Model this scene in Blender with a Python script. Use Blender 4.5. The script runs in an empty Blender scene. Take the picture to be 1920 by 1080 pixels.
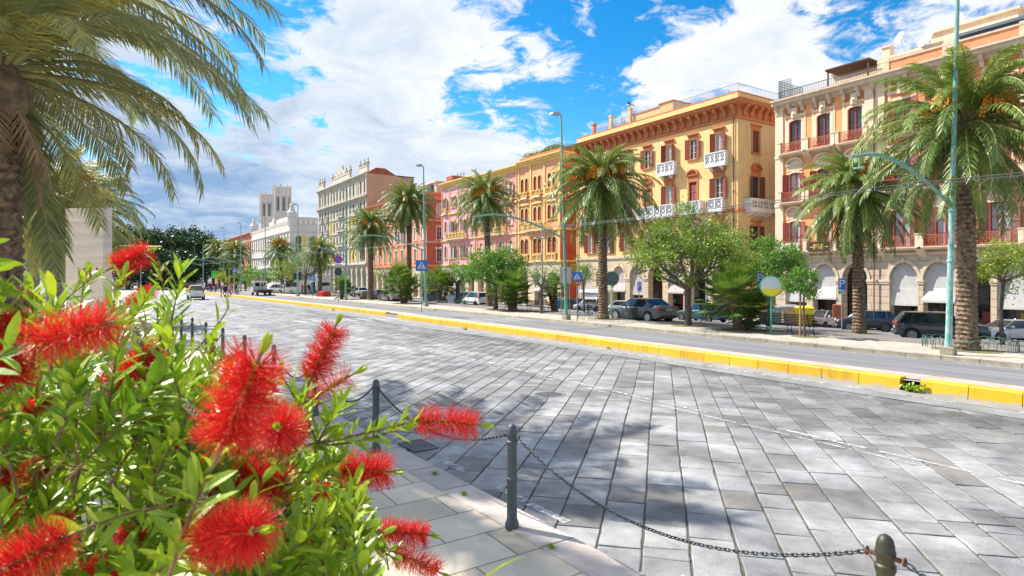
import bpy, math, random
from mathutils import Vector, Matrix
from math import sin, cos, pi, radians, sqrt, atan2
random.seed(7)
SC = bpy.context.scene
COL = SC.collection
# ------------------------------------------------------------------ camera, sky, sun
CAMH, F, HOR = 2.8, 1150.0, 520.0
YAW = radians(-33.23)
cd = bpy.data.cameras.new("camera"); cam = bpy.data.objects.new("camera", cd); COL.objects.link(cam)
cam.location = (0, 0, CAMH); cam.rotation_euler = (radians(90), 0, YAW)
cd.sensor_width = 36.0; cd.lens = F / 1920 * 36; cd.shift_y = -(540 - HOR) / 1920; cd.clip_start = 0.05; cd.clip_end = 5000
SC.camera = cam
SUN_EL = radians(48); SUN_DIR = Vector((-0.503 * cos(SUN_EL), 0.864 * cos(SUN_EL), sin(SUN_EL)))
SC.view_settings.view_transform = 'Standard'; SC.view_settings.look = 'None'
SC.view_settings.exposure = 0.9; SC.view_settings.gamma = 1.0
SC.cycles.use_denoising = True; SC.cycles.max_bounces = 6; SC.cycles.transparent_max_bounces = 6
SC.cycles.caustics_reflective = False; SC.cycles.caustics_refractive = False
w = bpy.data.worlds.new("World"); SC.world = w; w.use_nodes = True
nt = w.node_tree; N = nt.nodes; L = nt.links; N.clear()
out = N.new('ShaderNodeOutputWorld'); bg = N.new('ShaderNodeBackground'); L.new(bg.outputs[0], out.inputs[0])
sky = N.new('ShaderNodeTexSky'); sky.sky_type = 'NISHITA'; sky.sun_disc = False
sky.sun_elevation = SUN_EL; sky.sun_rotation = atan2(SUN_DIR.x, SUN_DIR.y)
sky.air_density = 1.0; sky.dust_density = 0.3; sky.ozone_density = 3.0
bg.inputs[1].default_value = 0.145
def wn(t, **k):
    n = N.new(t)
    for a, b in k.items(): setattr(n, a, b)
    return n
def vm(op, a, b=None):
    n = wn('ShaderNodeVectorMath', operation=op)
    for i, x in enumerate((a, b)):
        if x is None: continue
        if isinstance(x, (tuple, list, Vector)): n.inputs[i].default_value = x
        elif hasattr(x, 'is_output'): L.new(x, n.inputs[i])
    return n
def mm(op, a, b=None, clamp=False):
    n = wn('ShaderNodeMath', operation=op, use_clamp=clamp)
    for i, x in enumerate((a, b)):
        if x is None: continue
        if isinstance(x, (int, float)): n.inputs[i].default_value = x
        else: L.new(x, n.inputs[i])
    return n.outputs[0]
tc = wn('ShaderNodeTexCoord')
nrm = vm('NORMALIZE', tc.outputs['Generated']).outputs[0]
sep = wn('ShaderNodeSeparateXYZ'); L.new(nrm, sep.inputs[0])
zz = mm('ADD', mm('MAXIMUM', sep.outputs[2], 0.0), 0.22)
cmb = wn('ShaderNodeCombineXYZ')
L.new(mm('DIVIDE', sep.outputs[0], zz), cmb.inputs[0]); L.new(mm('DIVIDE', sep.outputs[1], zz), cmb.inputs[1])
def noise(vec, scale, detail, rough=0.55, dist=0.0):
    n = wn('ShaderNodeTexNoise'); L.new(vec, n.inputs['Vector'])
    n.inputs['Scale'].default_value = scale; n.inputs['Detail'].default_value = detail
    n.inputs['Roughness'].default_value = rough; n.inputs['Distortion'].default_value = dist
    return n.outputs[0]
def pdir(px, py):
    d = Vector(((px - 960) / F, 1.0, (HOR - py) / F)).normalized()
    return Vector((d.x * cos(YAW) - d.y * sin(YAW), d.x * sin(YAW) + d.y * cos(YAW), d.z))
sat_ = lambda x: mm('ADD', x, 0.0, True)
n1 = noise(cmb.outputs[0], 2.1, 15, 0.60, 0.5)
cmb2 = vm('ADD', cmb.outputs[0], (3.7, 1.1, 0.4)).outputs[0]
n2 = noise(cmb2, 7.5, 12, 0.66, 0.6)
# density around 0.5: > 0.5 cloud, < 0.5 open sky
dens = mm('ADD', mm('MULTIPLY', mm('SUBTRACT', n1, 0.5), 1.7), mm('MULTIPLY', mm('SUBTRACT', n2, 0.5), 1.5))
dens = mm('ADD', dens, 0.55)
# broad banks of cloud (+) and openings of blue (-), fixed in the sky
for px, py, rad, amt in ((1060, 60, 0.17, -0.36), (930, 15, 0.06, -0.12), (1170, 190, 0.14, -0.36), (1290, 40, 0.16, -0.30), (1400, 215, 0.14, -0.42), (1600, 110, 0.12, -0.42), (1680, 40, 0.10, -0.10),
                         (440, 150, 0.15, -0.22), (600, 245, 0.05, -0.42), (470, 190, 0.08, -0.26), (840, 150, 0.07, -0.36), (890, 125, 0.05, -0.22), (560, 50, 0.10, -0.12), (330, 260, 0.1, -0.1),
                         (700, 110, 0.16, 0.14), (720, 230, 0.16, 0.26), (760, 60, 0.10, 0.25), (620, 130, 0.10, 0.15), (950, 230, 0.20, 0.26), (650, 310, 0.24, 0.16), (1230, 150, 0.09, 0.36), (1330, 100, 0.10, 0.34), (1480, 130, 0.11, 0.40), (1500, 20, 0.13, 0.40), (1100, 25, 0.05, 0.3),
                         (1240, 250, 0.12, 0.30), (300, 340, 0.25, 0.2), (150, 60, 0.25, 0.1), (420, 420, 0.2, 0.22), (1700, 30, 0.08, 0.2)):
    d = pdir(px, py)
    dist = vm('DISTANCE', nrm, tuple(d)).outputs['Value']
    g = mm('SUBTRACT', 1.0, mm('DIVIDE', dist, rad * 1.3), clamp=True)
    g = mm('MULTIPLY', mm('POWER', g, 1.5), amt * (0.72 if amt < 0 else 1.0))
    dens = mm('ADD', dens, g)
low = mm('SUBTRACT', 1.0, mm('MULTIPLY', sep.outputs[2], 4.0), clamp=True)
dens = mm('ADD', dens, mm('MULTIPLY', low, 0.34))
mr = wn('ShaderNodeMapRange', interpolation_type='SMOOTHSTEP'); L.new(dens, mr.inputs[0])
mr.inputs[1].default_value = 0.40; mr.inputs[2].default_value = 0.70; mr.inputs[4].default_value = 0.97
# cloud shading: billows, greyer where thick and low
n3 = noise(vm('ADD', cmb.outputs[0], (9.2, 4.1, 0.0)).outputs[0], 3.2, 10, 0.6, 0.8)
gd = vm('DISTANCE', nrm, tuple(pdir(300, 360))).outputs['Value']
gg = mm('SUBTRACT', 1.0, mm('DIVIDE', gd, 0.5), clamp=True)
low = mm('SUBTRACT', 1.0, mm('MULTIPLY', sep.outputs[2], 3.2), clamp=True)
thick = mm('ADD', mm('MULTIPLY', mm('SUBTRACT', n3, 0.5), 1.35), mm('MULTIPLY', mm('SUBTRACT', dens, 0.5), 0.35))
thick = mm('ADD', thick, mm('MULTIPLY', gg, 0.62)); thick = mm('ADD', thick, mm('MULTIPLY', low, 0.12))
cr = wn('ShaderNodeValToRGB'); L.new(thick, cr.inputs[0])
e = cr.color_ramp.elements
e[0].position = 0.0; e[0].color = (3.9, 3.9, 3.95, 1)
e[1].position = 0.95; e[1].color = (1.05, 1.65, 2.65, 1)
for ps, c_ in ((0.24, (3.3, 3.5, 3.8, 1)), (0.58, (2.45, 2.8, 3.3, 1))): q = e.new(ps); q.color = c_
hs = wn('ShaderNodeHueSaturation'); hs.inputs['Saturation'].default_value = 1.3; hs.inputs['Value'].default_value = 0.50; hs.inputs['Hue'].default_value = 0.49
gm = wn('ShaderNodeGamma'); gm.inputs[1].default_value = 1.25; L.new(sky.outputs[0], gm.inputs[0]); L.new(gm.outputs[0], hs.inputs['Color'])
mx = wn('ShaderNodeMix', data_type='RGBA'); L.new(mr.outputs[0], mx.inputs['Factor'])
L.new(hs.outputs[0], mx.inputs['A']); L.new(cr.outputs[0], mx.inputs['B'])
L.new(mx.outputs['Result'], bg.inputs[0])
sd = bpy.data.lights.new("sun", 'SUN'); sd.energy = 4.6; sd.angle = radians(0.53); sd.color = (1.0, 0.94, 0.84)
so = bpy.data.objects.new("sun", sd); COL.objects.link(so)
so.rotation_euler = SUN_DIR.to_track_quat('Z', 'Y').to_euler(); so.location = (0, 0, 60)

# ------------------------------------------------------------------ ground shape and photo-to-place helpers
def gz(v):
    if v < 29: return 0.0
    if v < 58: return -(v - 29) * 0.068
    return -1.972
def smooth(t): t = max(0.0, min(1.0, t)); return t * t * (3 - 2 * t)
def bend(u): return -3.0 * smooth((u - 18) / 100.0)
def cam2w(X, Y): return (X * cos(YAW) - Y * sin(YAW), X * sin(YAW) + Y * cos(YAW))
def G(px, py, z=None):
    zt = 0.0
    for _ in range(25):
        Y = F * (CAMH - zt) / max(py - HOR, 0.5); X = (px - 960) / F * Y
        v, u = cam2w(X, Y)
        zt = 0.5 * zt + 0.5 * (gz(v) if z is None else z)
    return Vector((v, u, zt))
def depth(p):
    return -p[0] * sin(YAW) + p[1] * cos(YAW)
def at(px, py, Y):
    v, u = cam2w((px - 960) / F * Y, Y)
    return Vector((v, u, CAMH + (HOR - py) / F * Y))
def PV(px, v):                       # the point along the line of sight px that lies at distance v across the street
    t = (px - 960) / F
    Y = v / (t * cos(YAW) - sin(YAW)); return (t * sin(YAW) + cos(YAW)) * Y, Y
def ZA(py, Y): return CAMH + (HOR - py) / F * Y

# ------------------------------------------------------------------ materials
MATS = {}
def mat(name, col, rough=0.7, metal=0.0, var=0.12, scale=3.0, bump=0.0, bscale=40.0, col2=None, tint=None, trans=0.0, spec=None, coat=0.0, detail=6.0, emis=None, stain=0.0, stretch=None):
    if name in MATS: return MATS[name]
    m = bpy.data.materials.new(name); m.use_nodes = True; MATS[name] = m
    t = m.node_tree; n = t.nodes; l = t.links
    b = n['Principled BSDF']; b.inputs['Roughness'].default_value = rough; b.inputs['Metallic'].default_value = metal
    if spec is not None: b.inputs['Specular IOR Level'].default_value = spec
    if coat: b.inputs['Coat Weight'].default_value = coat; b.inputs['Coat Roughness'].default_value = 0.06
    tcn = n.new('ShaderNodeTexCoord')
    vec = tcn.outputs['Object']
    if stretch:
        mp = n.new('ShaderNodeMapping'); mp.inputs['Scale'].default_value = stretch; l.new(vec, mp.inputs[0]); vec = mp.outputs[0]
    no = n.new('ShaderNodeTexNoise'); no.inputs['Scale'].default_value = scale; no.inputs['Detail'].default_value = detail; no.inputs['Roughness'].default_value = 0.62
    l.new(vec, no.inputs['Vector'])
    c2 = col2 if col2 else tuple(c * (1 - var * 1.6) for c in col)
    c1 = col if col2 else tuple(min(1, c * (1 + var * 0.8)) for c in col)
    r = n.new('ShaderNodeValToRGB'); r.color_ramp.elements[0].position = 0.32; r.color_ramp.elements[1].position = 0.68
    r.color_ramp.elements[0].color = (*c2, 1); r.color_ramp.elements[1].color = (*c1, 1)
    l.new(no.outputs[0], r.inputs[0]); cur = r.outputs[0]
    if tint:
        a = n.new('ShaderNodeAttribute'); a.attribute_name = 'tint'
        tr = n.new('ShaderNodeValToRGB'); es = tr.color_ramp.elements
        es[0].position = 0; es[1].position = 1; es[0].color = (*tint[0], 1); es[1].color = (*tint[-1], 1)
        for i in range(1, len(tint) - 1):
            q = es.new(i / (len(tint) - 1)); q.color = (*tint[i], 1)
        l.new(a.outputs['Fac'], tr.inputs[0])
        mxx = n.new('ShaderNodeMix'); mxx.data_type = 'RGBA'; mxx.blend_type = 'MULTIPLY'; mxx.inputs['Factor'].default_value = 1.0
        l.new(cur, mxx.inputs['A']); l.new(tr.outputs[0], mxx.inputs['B']); cur = mxx.outputs['Result']
    if stain:
        s = n.new('ShaderNodeTexNoise'); s.inputs['Scale'].default_value = 0.9; s.inputs['Detail'].default_value = 9; s.inputs['Roughness'].default_value = 0.7
        mp2 = n.new('ShaderNodeMapping'); mp2.inputs['Scale'].default_value = (1.6, 1.6, 0.35); l.new(tcn.outputs['Object'], mp2.inputs[0]); l.new(mp2.outputs[0], s.inputs['Vector'])
        sr = n.new('ShaderNodeMapRange'); sr.inputs[1].default_value = 0.52; sr.inputs[2].default_value = 0.72; sr.inputs[3].default_value = 1.0; sr.inputs[4].default_value = 1 - stain
        l.new(s.outputs[0], sr.inputs[0])
        mx3 = n.new('ShaderNodeMix'); mx3.data_type = 'RGBA'; mx3.blend_type = 'MULTIPLY'; mx3.inputs['Factor'].default_value = 1.0
        l.new(cur, mx3.inputs['A']); l.new(sr.outputs[0], mx3.inputs['B']); cur = mx3.outputs['Result']
    l.new(cur, b.inputs['Base Color'])
    if bump:
        bn = n.new('ShaderNodeTexNoise'); bn.inputs['Scale'].default_value = bscale; bn.inputs['Detail'].default_value = 5; l.new(vec, bn.inputs['Vector'])
        bp = n.new('ShaderNodeBump'); bp.inputs['Strength'].default_value = bump; bp.inputs['Distance'].default_value = 0.02
        l.new(bn.outputs[0], bp.inputs['Height']); l.new(bp.outputs[0], b.inputs['Normal'])
    if emis:
        b.inputs['Emission Color'].default_value = (*emis[:3], 1); b.inputs['Emission Strength'].default_value = emis[3]
    if trans:
        tl = n.new('ShaderNodeBsdfTranslucent'); l.new(cur, tl.inputs[0])
        ms = n.new('ShaderNodeMixShader'); ms.inputs[0].default_value = trans
        l.new(b.outputs[0], ms.inputs[1]); l.new(tl.outputs[0], ms.inputs[2])
        l.new(ms.outputs[0], n['Material Output'].inputs[0])
    return m
def brick(name, c1, c2, mortar, scale=1.0, bw=0.5, rh=0.25, ms=0.02, rough=0.85, swap=False, bump=0.4, offset=0.5):
    if name in MATS: return MATS[name]
    m = bpy.data.materials.new(name); m.use_nodes = True; MATS[name] = m
    t = m.node_tree; n = t.nodes; l = t.links; b = n['Principled BSDF']; b.inputs['Roughness'].default_value = rough
    tcn = n.new('ShaderNodeTexCoord'); sp = n.new('ShaderNodeSeparateXYZ'); cb = n.new('ShaderNodeCombineXYZ')
    l.new(tcn.outputs['Object'], sp.inputs[0])
    if swap:                                      # upright walls: (x+y, z)
        ad = n.new('ShaderNodeMath'); ad.operation = 'ADD'; l.new(sp.outputs[0], ad.inputs[0]); l.new(sp.outputs[1], ad.inputs[1])
        l.new(ad.outputs[0], cb.inputs[0]); l.new(sp.outputs[2], cb.inputs[1])
    else: l.new(sp.outputs[0], cb.inputs[0]); l.new(sp.outputs[1], cb.inputs[1])
    bt = n.new('ShaderNodeTexBrick'); l.new(cb.outputs[0], bt.inputs['Vector'])
    bt.inputs['Color1'].default_value = (*c1, 1); bt.inputs['Color2'].default_value = (*c2, 1); bt.inputs['Mortar'].default_value = (*mortar, 1)
    bt.inputs['Scale'].default_value = scale; bt.inputs['Mortar Size'].default_value = ms; bt.inputs['Brick Width'].default_value = bw; bt.inputs['Row Height'].default_value = rh
    bt.offset = offset
    no = n.new('ShaderNodeTexNoise'); no.inputs['Scale'].default_value = 1.3; no.inputs['Detail'].default_value = 9; no.inputs['Roughness'].default_value = 0.7; l.new(tcn.outputs['Object'], no.inputs['Vector'])
    mr_ = n.new('ShaderNodeMapRange'); mr_.inputs[1].default_value = 0.3; mr_.inputs[2].default_value = 0.7; mr_.inputs[3].default_value = 0.78; mr_.inputs[4].default_value = 1.12
    l.new(no.outputs[0], mr_.inputs[0])
    mx_ = n.new('ShaderNodeMix'); mx_.data_type = 'RGBA'; mx_.blend_type = 'MULTIPLY'; mx_.inputs['Factor'].default_value = 1
    l.new(bt.outputs[0], mx_.inputs['A']); l.new(mr_.outputs[0], mx_.inputs['B']); l.new(mx_.outputs['Result'], b.inputs['Base Color'])
    bp = n.new('ShaderNodeBump'); bp.inputs['Strength'].default_value = bump; bp.inputs['Distance'].default_value = 0.01; bp.invert = True
    l.new(bt.outputs['Fac'], bp.inputs['Height']); l.new(bp.outputs[0], b.inputs['Normal'])
    return m

def chips(m, under_, lo, hi, scale, zfade=None):
    """paint worn off in flakes: shows the material below"""
    n = m.node_tree.nodes; l = m.node_tree.links; b_ = n['Principled BSDF']; src = b_.inputs['Base Color'].links[0].from_socket
    t_ = n.new('ShaderNodeTexCoord'); s1 = n.new('ShaderNodeTexNoise'); s1.inputs['Scale'].default_value = scale; s1.inputs['Detail'].default_value = 12; s1.inputs['Roughness'].default_value = .78; l.new(t_.outputs['Object'], s1.inputs['Vector'])
    r_ = n.new('ShaderNodeMapRange'); r_.inputs[1].default_value = lo; r_.inputs[2].default_value = hi; l.new(s1.outputs[0], r_.inputs[0]); fac = r_.outputs[0]
    if zfade:                                  # scuffed most near the road
        sx = n.new('ShaderNodeSeparateXYZ'); l.new(t_.outputs['Object'], sx.inputs[0]); z_ = n.new('ShaderNodeMapRange'); z_.inputs[1].default_value = zfade[0]; z_.inputs[2].default_value = zfade[1]; z_.inputs[3].default_value = .22; z_.inputs[4].default_value = 0; l.new(sx.outputs[2], z_.inputs[0])
        ad = n.new('ShaderNodeMath'); ad.operation = 'ADD'; l.new(s1.outputs[0], ad.inputs[0]); l.new(z_.outputs[0], ad.inputs[1]); l.new(ad.outputs[0], r_.inputs[0])
    mx_ = n.new('ShaderNodeMix'); mx_.data_type = 'RGBA'; l.new(fac, mx_.inputs['Factor']); l.new(src, mx_.inputs['A']); mx_.inputs['B'].default_value = (*under_, 1); l.new(mx_.outputs['Result'], b_.inputs['Base Color'])

# ------------------------------------------------------------------ mesh builder
class MB:
    def __init__(s): s.v = []; s.f = []; s.m = []; s.t = []
    def add(s, vs, fs, m=0, t=0.5):
        o = len(s.v); s.v.extend(vs)
        for f in fs: s.f.append(tuple(i + o for i in f)); s.m.append(m); s.t.append(t)
    def box(s, x0, y0, z0, x1, y1, z1, m=0, t=0.5):
        s.add([(x0, y0, z0), (x1, y0, z0), (x1, y1, z0), (x0, y1, z0), (x0, y0, z1), (x1, y0, z1), (x1, y1, z1), (x0, y1, z1)],
              [(0, 3, 2, 1), (4, 5, 6, 7), (0, 1, 5, 4), (1, 2, 6, 5), (2, 3, 7, 6), (3, 0, 4, 7)], m, t)
    def cbox(s, c, d, m=0, rz=0.0, bev=0.0, t=0.5):
        """box centred on c, size d, turned rz; chamfered by bev on its upright edges and top"""
        hx, hy, hz = d[0] / 2, d[1] / 2, d[2] / 2
        if bev <= 0: pts = [(-hx, -hy), (hx, -hy), (hx, hy), (-hx, hy)]
        else: pts = [(-hx + bev, -hy), (hx - bev, -hy), (hx, -hy + bev), (hx, hy - bev), (hx - bev, hy), (-hx + bev, hy), (-hx, hy - bev), (-hx, -hy + bev)]
        ca, sa = cos(rz), sin(rz)
        R = lambda x, y, z: (c[0] + x * ca - y * sa, c[1] + x * sa + y * ca, c[2] + z)
        n = len(pts); vs = [R(x, y, -hz) for x, y in pts] + [R(x, y, hz - bev) for x, y in pts]
        fs = [tuple(range(n - 1, -1, -1))] + [(i, (i + 1) % n, n + (i + 1) % n, n + i) for i in range(n)]
        if bev > 0:
            k = max(0.3, 1 - bev / min(hx, hy)); vs += [R(x * k, y * k, hz) for x, y in pts]
            fs += [(n + i, n + (i + 1) % n, 2 * n + (i + 1) % n, 2 * n + i) for i in range(n)] + [tuple(range(2 * n, 3 * n))]
        else: fs.append(tuple(range(n, 2 * n)))
        s.add(vs, fs, m, t)
    def tube(s, pts, rad, seg=8, m=0, cap=True, t=0.5):
        pts = [Vector(p) for p in pts]; n = len(pts)
        if not isinstance(rad, (list, tuple)): rad = [rad] * n
        vs = []; fs = []; ref = Vector((0, 0, 1))
        for i, p in enumerate(pts):
            d = (pts[min(i + 1, n - 1)] - pts[max(i - 1, 0)]).normalized()
            a = d.cross(ref)
            if a.length < 0.05: a = d.cross(Vector((0, 1, 0)))
            a.normalize(); b = d.cross(a).normalized()
            for k in range(seg):
                q = 2 * pi * k / seg; vs.append(tuple(p + (a * cos(q) + b * sin(q)) * rad[i]))
        for i in range(n - 1):
            for k in range(seg): fs.append((i * seg + k, i * seg + (k + 1) % seg, (i + 1) * seg + (k + 1) % seg, (i + 1) * seg + k))
        if cap: fs.append(tuple(range(seg - 1, -1, -1))); fs.append(tuple(range((n - 1) * seg, n * seg)))
        s.add(vs, fs, m, t)
    def lathe(s, prof, c=(0, 0, 0), seg=16, m=0, t=0.5, a0=0.0):
        vs = []; fs = []; n = len(prof)
        for r, z in prof:
            for k in range(seg): q = a0 + 2 * pi * k / seg; vs.append((c[0] + r * cos(q), c[1] + r * sin(q), c[2] + z))
        for i in range(n - 1):
            for k in range(seg): fs.append((i * seg + k, i * seg + (k + 1) % seg, (i + 1) * seg + (k + 1) % seg, (i + 1) * seg + k))
        fs.append(tuple(range(seg - 1, -1, -1))); fs.append(tuple(range((n - 1) * seg, n * seg)))
        s.add(vs, fs, m, t)
    def ext(s, poly, a, b, axis='y', m=0, t=0.5):
        """polygon in the two other axes, stretched from a to b along axis"""
        if axis == 'y': f = lambda p, q: (p[0], q, p[1])
        elif axis == 'x': f = lambda p, q: (q, p[0], p[1])
        else: f = lambda p, q: (p[0], p[1], q)
        n = len(poly); s.add([f(p, a) for p in poly] + [f(p, b) for p in poly],
                             [tuple(range(n)), tuple(range(2 * n - 1, n - 1, -1))] + [(i, n + i, n + (i + 1) % n, (i + 1) % n) for i in range(n)], m, t)
    def ball(s, c, r, m=0, seg=10, rings=7, t=0.5):
        rr = r if isinstance(r, (tuple, list)) else (r, r, r)
        vs = []; fs = []
        for i in range(rings + 1):
            a = pi * i / rings
            for k in range(seg): q = 2 * pi * k / seg; vs.append((c[0] + rr[0] * sin(a) * cos(q), c[1] + rr[1] * sin(a) * sin(q), c[2] + rr[2] * cos(a)))
        for i in range(rings):
            for k in range(seg): fs.append((i * seg + k, (i + 1) * seg + k, (i + 1) * seg + (k + 1) % seg, i * seg + (k + 1) % seg))
        s.add(vs, fs, m, t)
    def xf(s, M, start=0):
        for i in range(start, len(s.v)): s.v[i] = tuple(M @ Vector(s.v[i]))
    def join(s, o, M=None):
        vs = o.v if M is None else [tuple(M @ Vector(p)) for p in o.v]
        k = len(s.v); s.v.extend(vs)
        s.f.extend(tuple(i + k for i in f) for f in o.f); s.m.extend(o.m); s.t.extend(o.t)
    def mesh(s, name, mats, smooth=False, tint=False, angle=None):
        me = bpy.data.meshes.new(name); me.from_pydata(s.v, [], s.f)
        for q in (mats if isinstance(mats, (list, tuple)) else [mats]): me.materials.append(q)
        me.polygons.foreach_set('material_index', s.m)
        if smooth: me.polygons.foreach_set('use_smooth', [True] * len(s.f))
        if tint:
            a = me.attributes.new('tint', 'FLOAT', 'FACE'); a.data.foreach_set('value', s.t)
        if smooth and angle: me.set_sharp_from_angle(angle=radians(angle))
        me.update(); return me
    def build(s, name, mats, parent=None, loc=(0, 0, 0), rz=0.0, smooth=False, tint=False, angle=None):
        return obj(name, s.mesh(name, mats, smooth, tint, angle), parent, loc, rz)
def obj(name, me, parent=None, loc=(0, 0, 0), rz=0.0, scale=None):
    o = bpy.data.objects.new(name, me); COL.objects.link(o); o.location = loc; o.rotation_euler = (0, 0, rz)
    if scale: o.scale = (scale,) * 3 if isinstance(scale, (int, float)) else scale
    if parent: o.parent = parent
    return o
def tag(o, label=None, cat=None, group=None, kind=None):
    if label: o['label'] = label
    if cat: o['category'] = cat
    if group: o['group'] = group
    if kind: o['kind'] = kind
    return o
def thing(name, label, cat, loc=(0, 0, 0), rz=0.0, group=None):
    return tag(obj(name, None, None, loc, rz), label, cat, group)
def dup(o, parent=None):
    c = o.copy(); COL.objects.link(c); c.parent = parent
    for ch in o.children: dup(ch, c)
    return c
def again(root, loc, rz, label, group=None, scale=None):
    c = dup(root); c.location = loc; c.rotation_euler = (0, 0, rz); c['label'] = label
    if group: c['group'] = group
    if scale: c.scale = (scale,) * 3
    return c
# ------------------------------------------------------------------ ground, roads, pavements
def strip(name, vf0, vf1, us, z, m, zf=None, nv=1, tint=False):
    """a sheet between two lines across v, running along u"""
    b = MB(); rows = []
    for u in us:
        a, c = vf0(u), vf1(u)
        rows.append([(a + (c - a) * k / nv, u, (zf or gz)(a + (c - a) * k / nv) + z) for k in range(nv + 1)])
    vs = [p for r in rows for p in r]; w_ = nv + 1
    fs = [(i * w_ + k, i * w_ + k + 1, (i + 1) * w_ + k + 1, (i + 1) * w_ + k) for i in range(len(us) - 1) for k in range(nv)]
    b.add(vs, fs); o = b.build(name, m); tag(o, kind='structure'); return o
US = [-8 + 4 * i for i in range(60)] + [240, 280, 340, 420]
asphalt = mat('asphalt_light', (0.21, 0.212, 0.225), 0.85, var=0.24, scale=1.3, bump=0.15, bscale=90, detail=12, stretch=(1.3, .07, 1))
asphalt2 = mat('asphalt_parking', (0.19, 0.19, 0.20), 0.85, var=0.16, scale=0.5, bump=0.15, bscale=60, detail=12)
earth = mat('ground_base', (0.20, 0.20, 0.195), 0.95, var=0.1, scale=0.2)
gutter = mat('gutter_concrete', (0.30, 0.285, 0.26), 0.9, var=0.2, scale=1.5, bump=0.3, bscale=30, detail=12)
# land sheet to the horizon, following the dip towards the buildings
b = MB(); xs = [-3000, -60, 29, 58, 3000]; ys = [-3000, 3000]
b.add([(x, y, gz(x) - 0.03) for y in ys for x in xs], [(i, i + 1, i + 6, i + 5) for i in range(4)]); tag(b.build('ground', earth), kind='structure')
YK = lambda u: 16.35 + bend(u) + 0.45 * smooth((u - 38.3) / 1.2)                 # face of the yellow kerb
KL = lambda u: 4.0 - 0.042 * (u - 5.5) if u < 60 else 1.7 - 0.02 * (u - 60)   # left kerb face
strip('road_bed', lambda u: KL(u) - 0.2, lambda u: YK(u) + 0.2, US, -0.012, mat('joint_grit', (0.135, 0.125, 0.105), 0.95, var=0.3, scale=8, bump=0.5, bscale=60, col2=(0.06, 0.07, 0.035)))
strip('gutter', lambda u: YK(u) - 0.55, lambda u: YK(u) + 0.02, US[:52], 0.012, gutter)
strip('road_edge_strip', lambda u: YK(u) - 1.3 - 0.5 * smooth((u - 22) / 10), lambda u: YK(u) - 0.56, US[:52], 0.008, mat('edge_asphalt', (0.25, 0.25, 0.255), 0.85, var=0.22, scale=0.9, bump=0.2, detail=12))
ISL = lambda u: 17.75 + bend(u) + 0.45 * smooth((u - 38.3) / 1.2)
strip('bus_lane_road', lambda u: ISL(u) - 0.1, lambda u: 23.5 + bend(u), US, 0.004, asphalt)
PRM = lambda u: 27.2 + bend(u)
pave = brick('promenade_pavers', (0.50, 0.46, 0.39), (0.44, 0.40, 0.33), (0.25, 0.23, 0.19), 1.0, 0.6, 0.4, 0.012)
strip('promenade_pavement', lambda u: 23.72 + bend(u), PRM, US, 0.13, pave)
strip('promenade_paving_dark', PRM, lambda u: 31.8 + bend(u) * 0.7, US, 0.115, brick('dark_pavers', (0.27, 0.245, 0.23), (0.22, 0.20, 0.19), (0.13, 0.12, 0.11), 1.0, 0.5, 0.25, 0.02), nv=4)
strip('parking_road', lambda u: 31.8 + bend(u) * 0.7, lambda u: 55.2, US, 0.01, asphalt2, nv=5)
strip('portico_pavement', lambda u: 55.0, lambda u: 75.0, US, 0.14, mat('portico_stone', (0.36, 0.33, 0.30), 0.7, var=0.1))
whitel = mat('road_paint_white', (0.72, 0.72, 0.70), 0.7, var=0.18, scale=6)
# left pavement of large pale slabs and its kerb stones
slab = brick('left_pavement_slabs', (0.60, 0.50, 0.37), (0.70, 0.62, 0.50), (0.25, 0.22, 0.17), 1.0, 0.95, 0.62, 0.010, rough=0.8, bump=0.3)
strip('left_pavement', lambda u: -60.0, lambda u: KL(u) - 0.44, US, 0.10, slab)
b = MB(); u = -1.0
kst = mat('kerb_stone', (0.56, 0.50, 0.46), 0.85, var=0.12, scale=2.0, bump=0.35, bscale=120, tint=[(0.86, 0.86, 0.88), (1.1, 1.05, 1.0)], detail=12)
while u < 70:
    L_ = random.uniform(0.9, 1.25); a, c = KL(u), KL(u + L_); d = 0.012; t = random.random(); h = 0.115 + random.uniform(-.006, .006)
    b.add([(a - .44, u + d, 0), (a, u + d, 0), (c, u + L_ - d, 0), (c - .44, u + L_ - d, 0), (a - .44, u + d, h), (a - .03, u + d, h), (a, u + d, h - .03), (c, u + L_ - d, h - .03), (c - .03, u + L_ - d, h), (c - .44, u + L_ - d, h)],
          [(4, 5, 8, 9), (5, 6, 7, 8), (1, 2, 7, 6), (0, 1, 6, 5, 4), (2, 3, 9, 8, 7), (0, 4, 9, 3)], 0, t); u += L_
tag(b.build('left_kerb', kst, tint=True), kind='structure')
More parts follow.
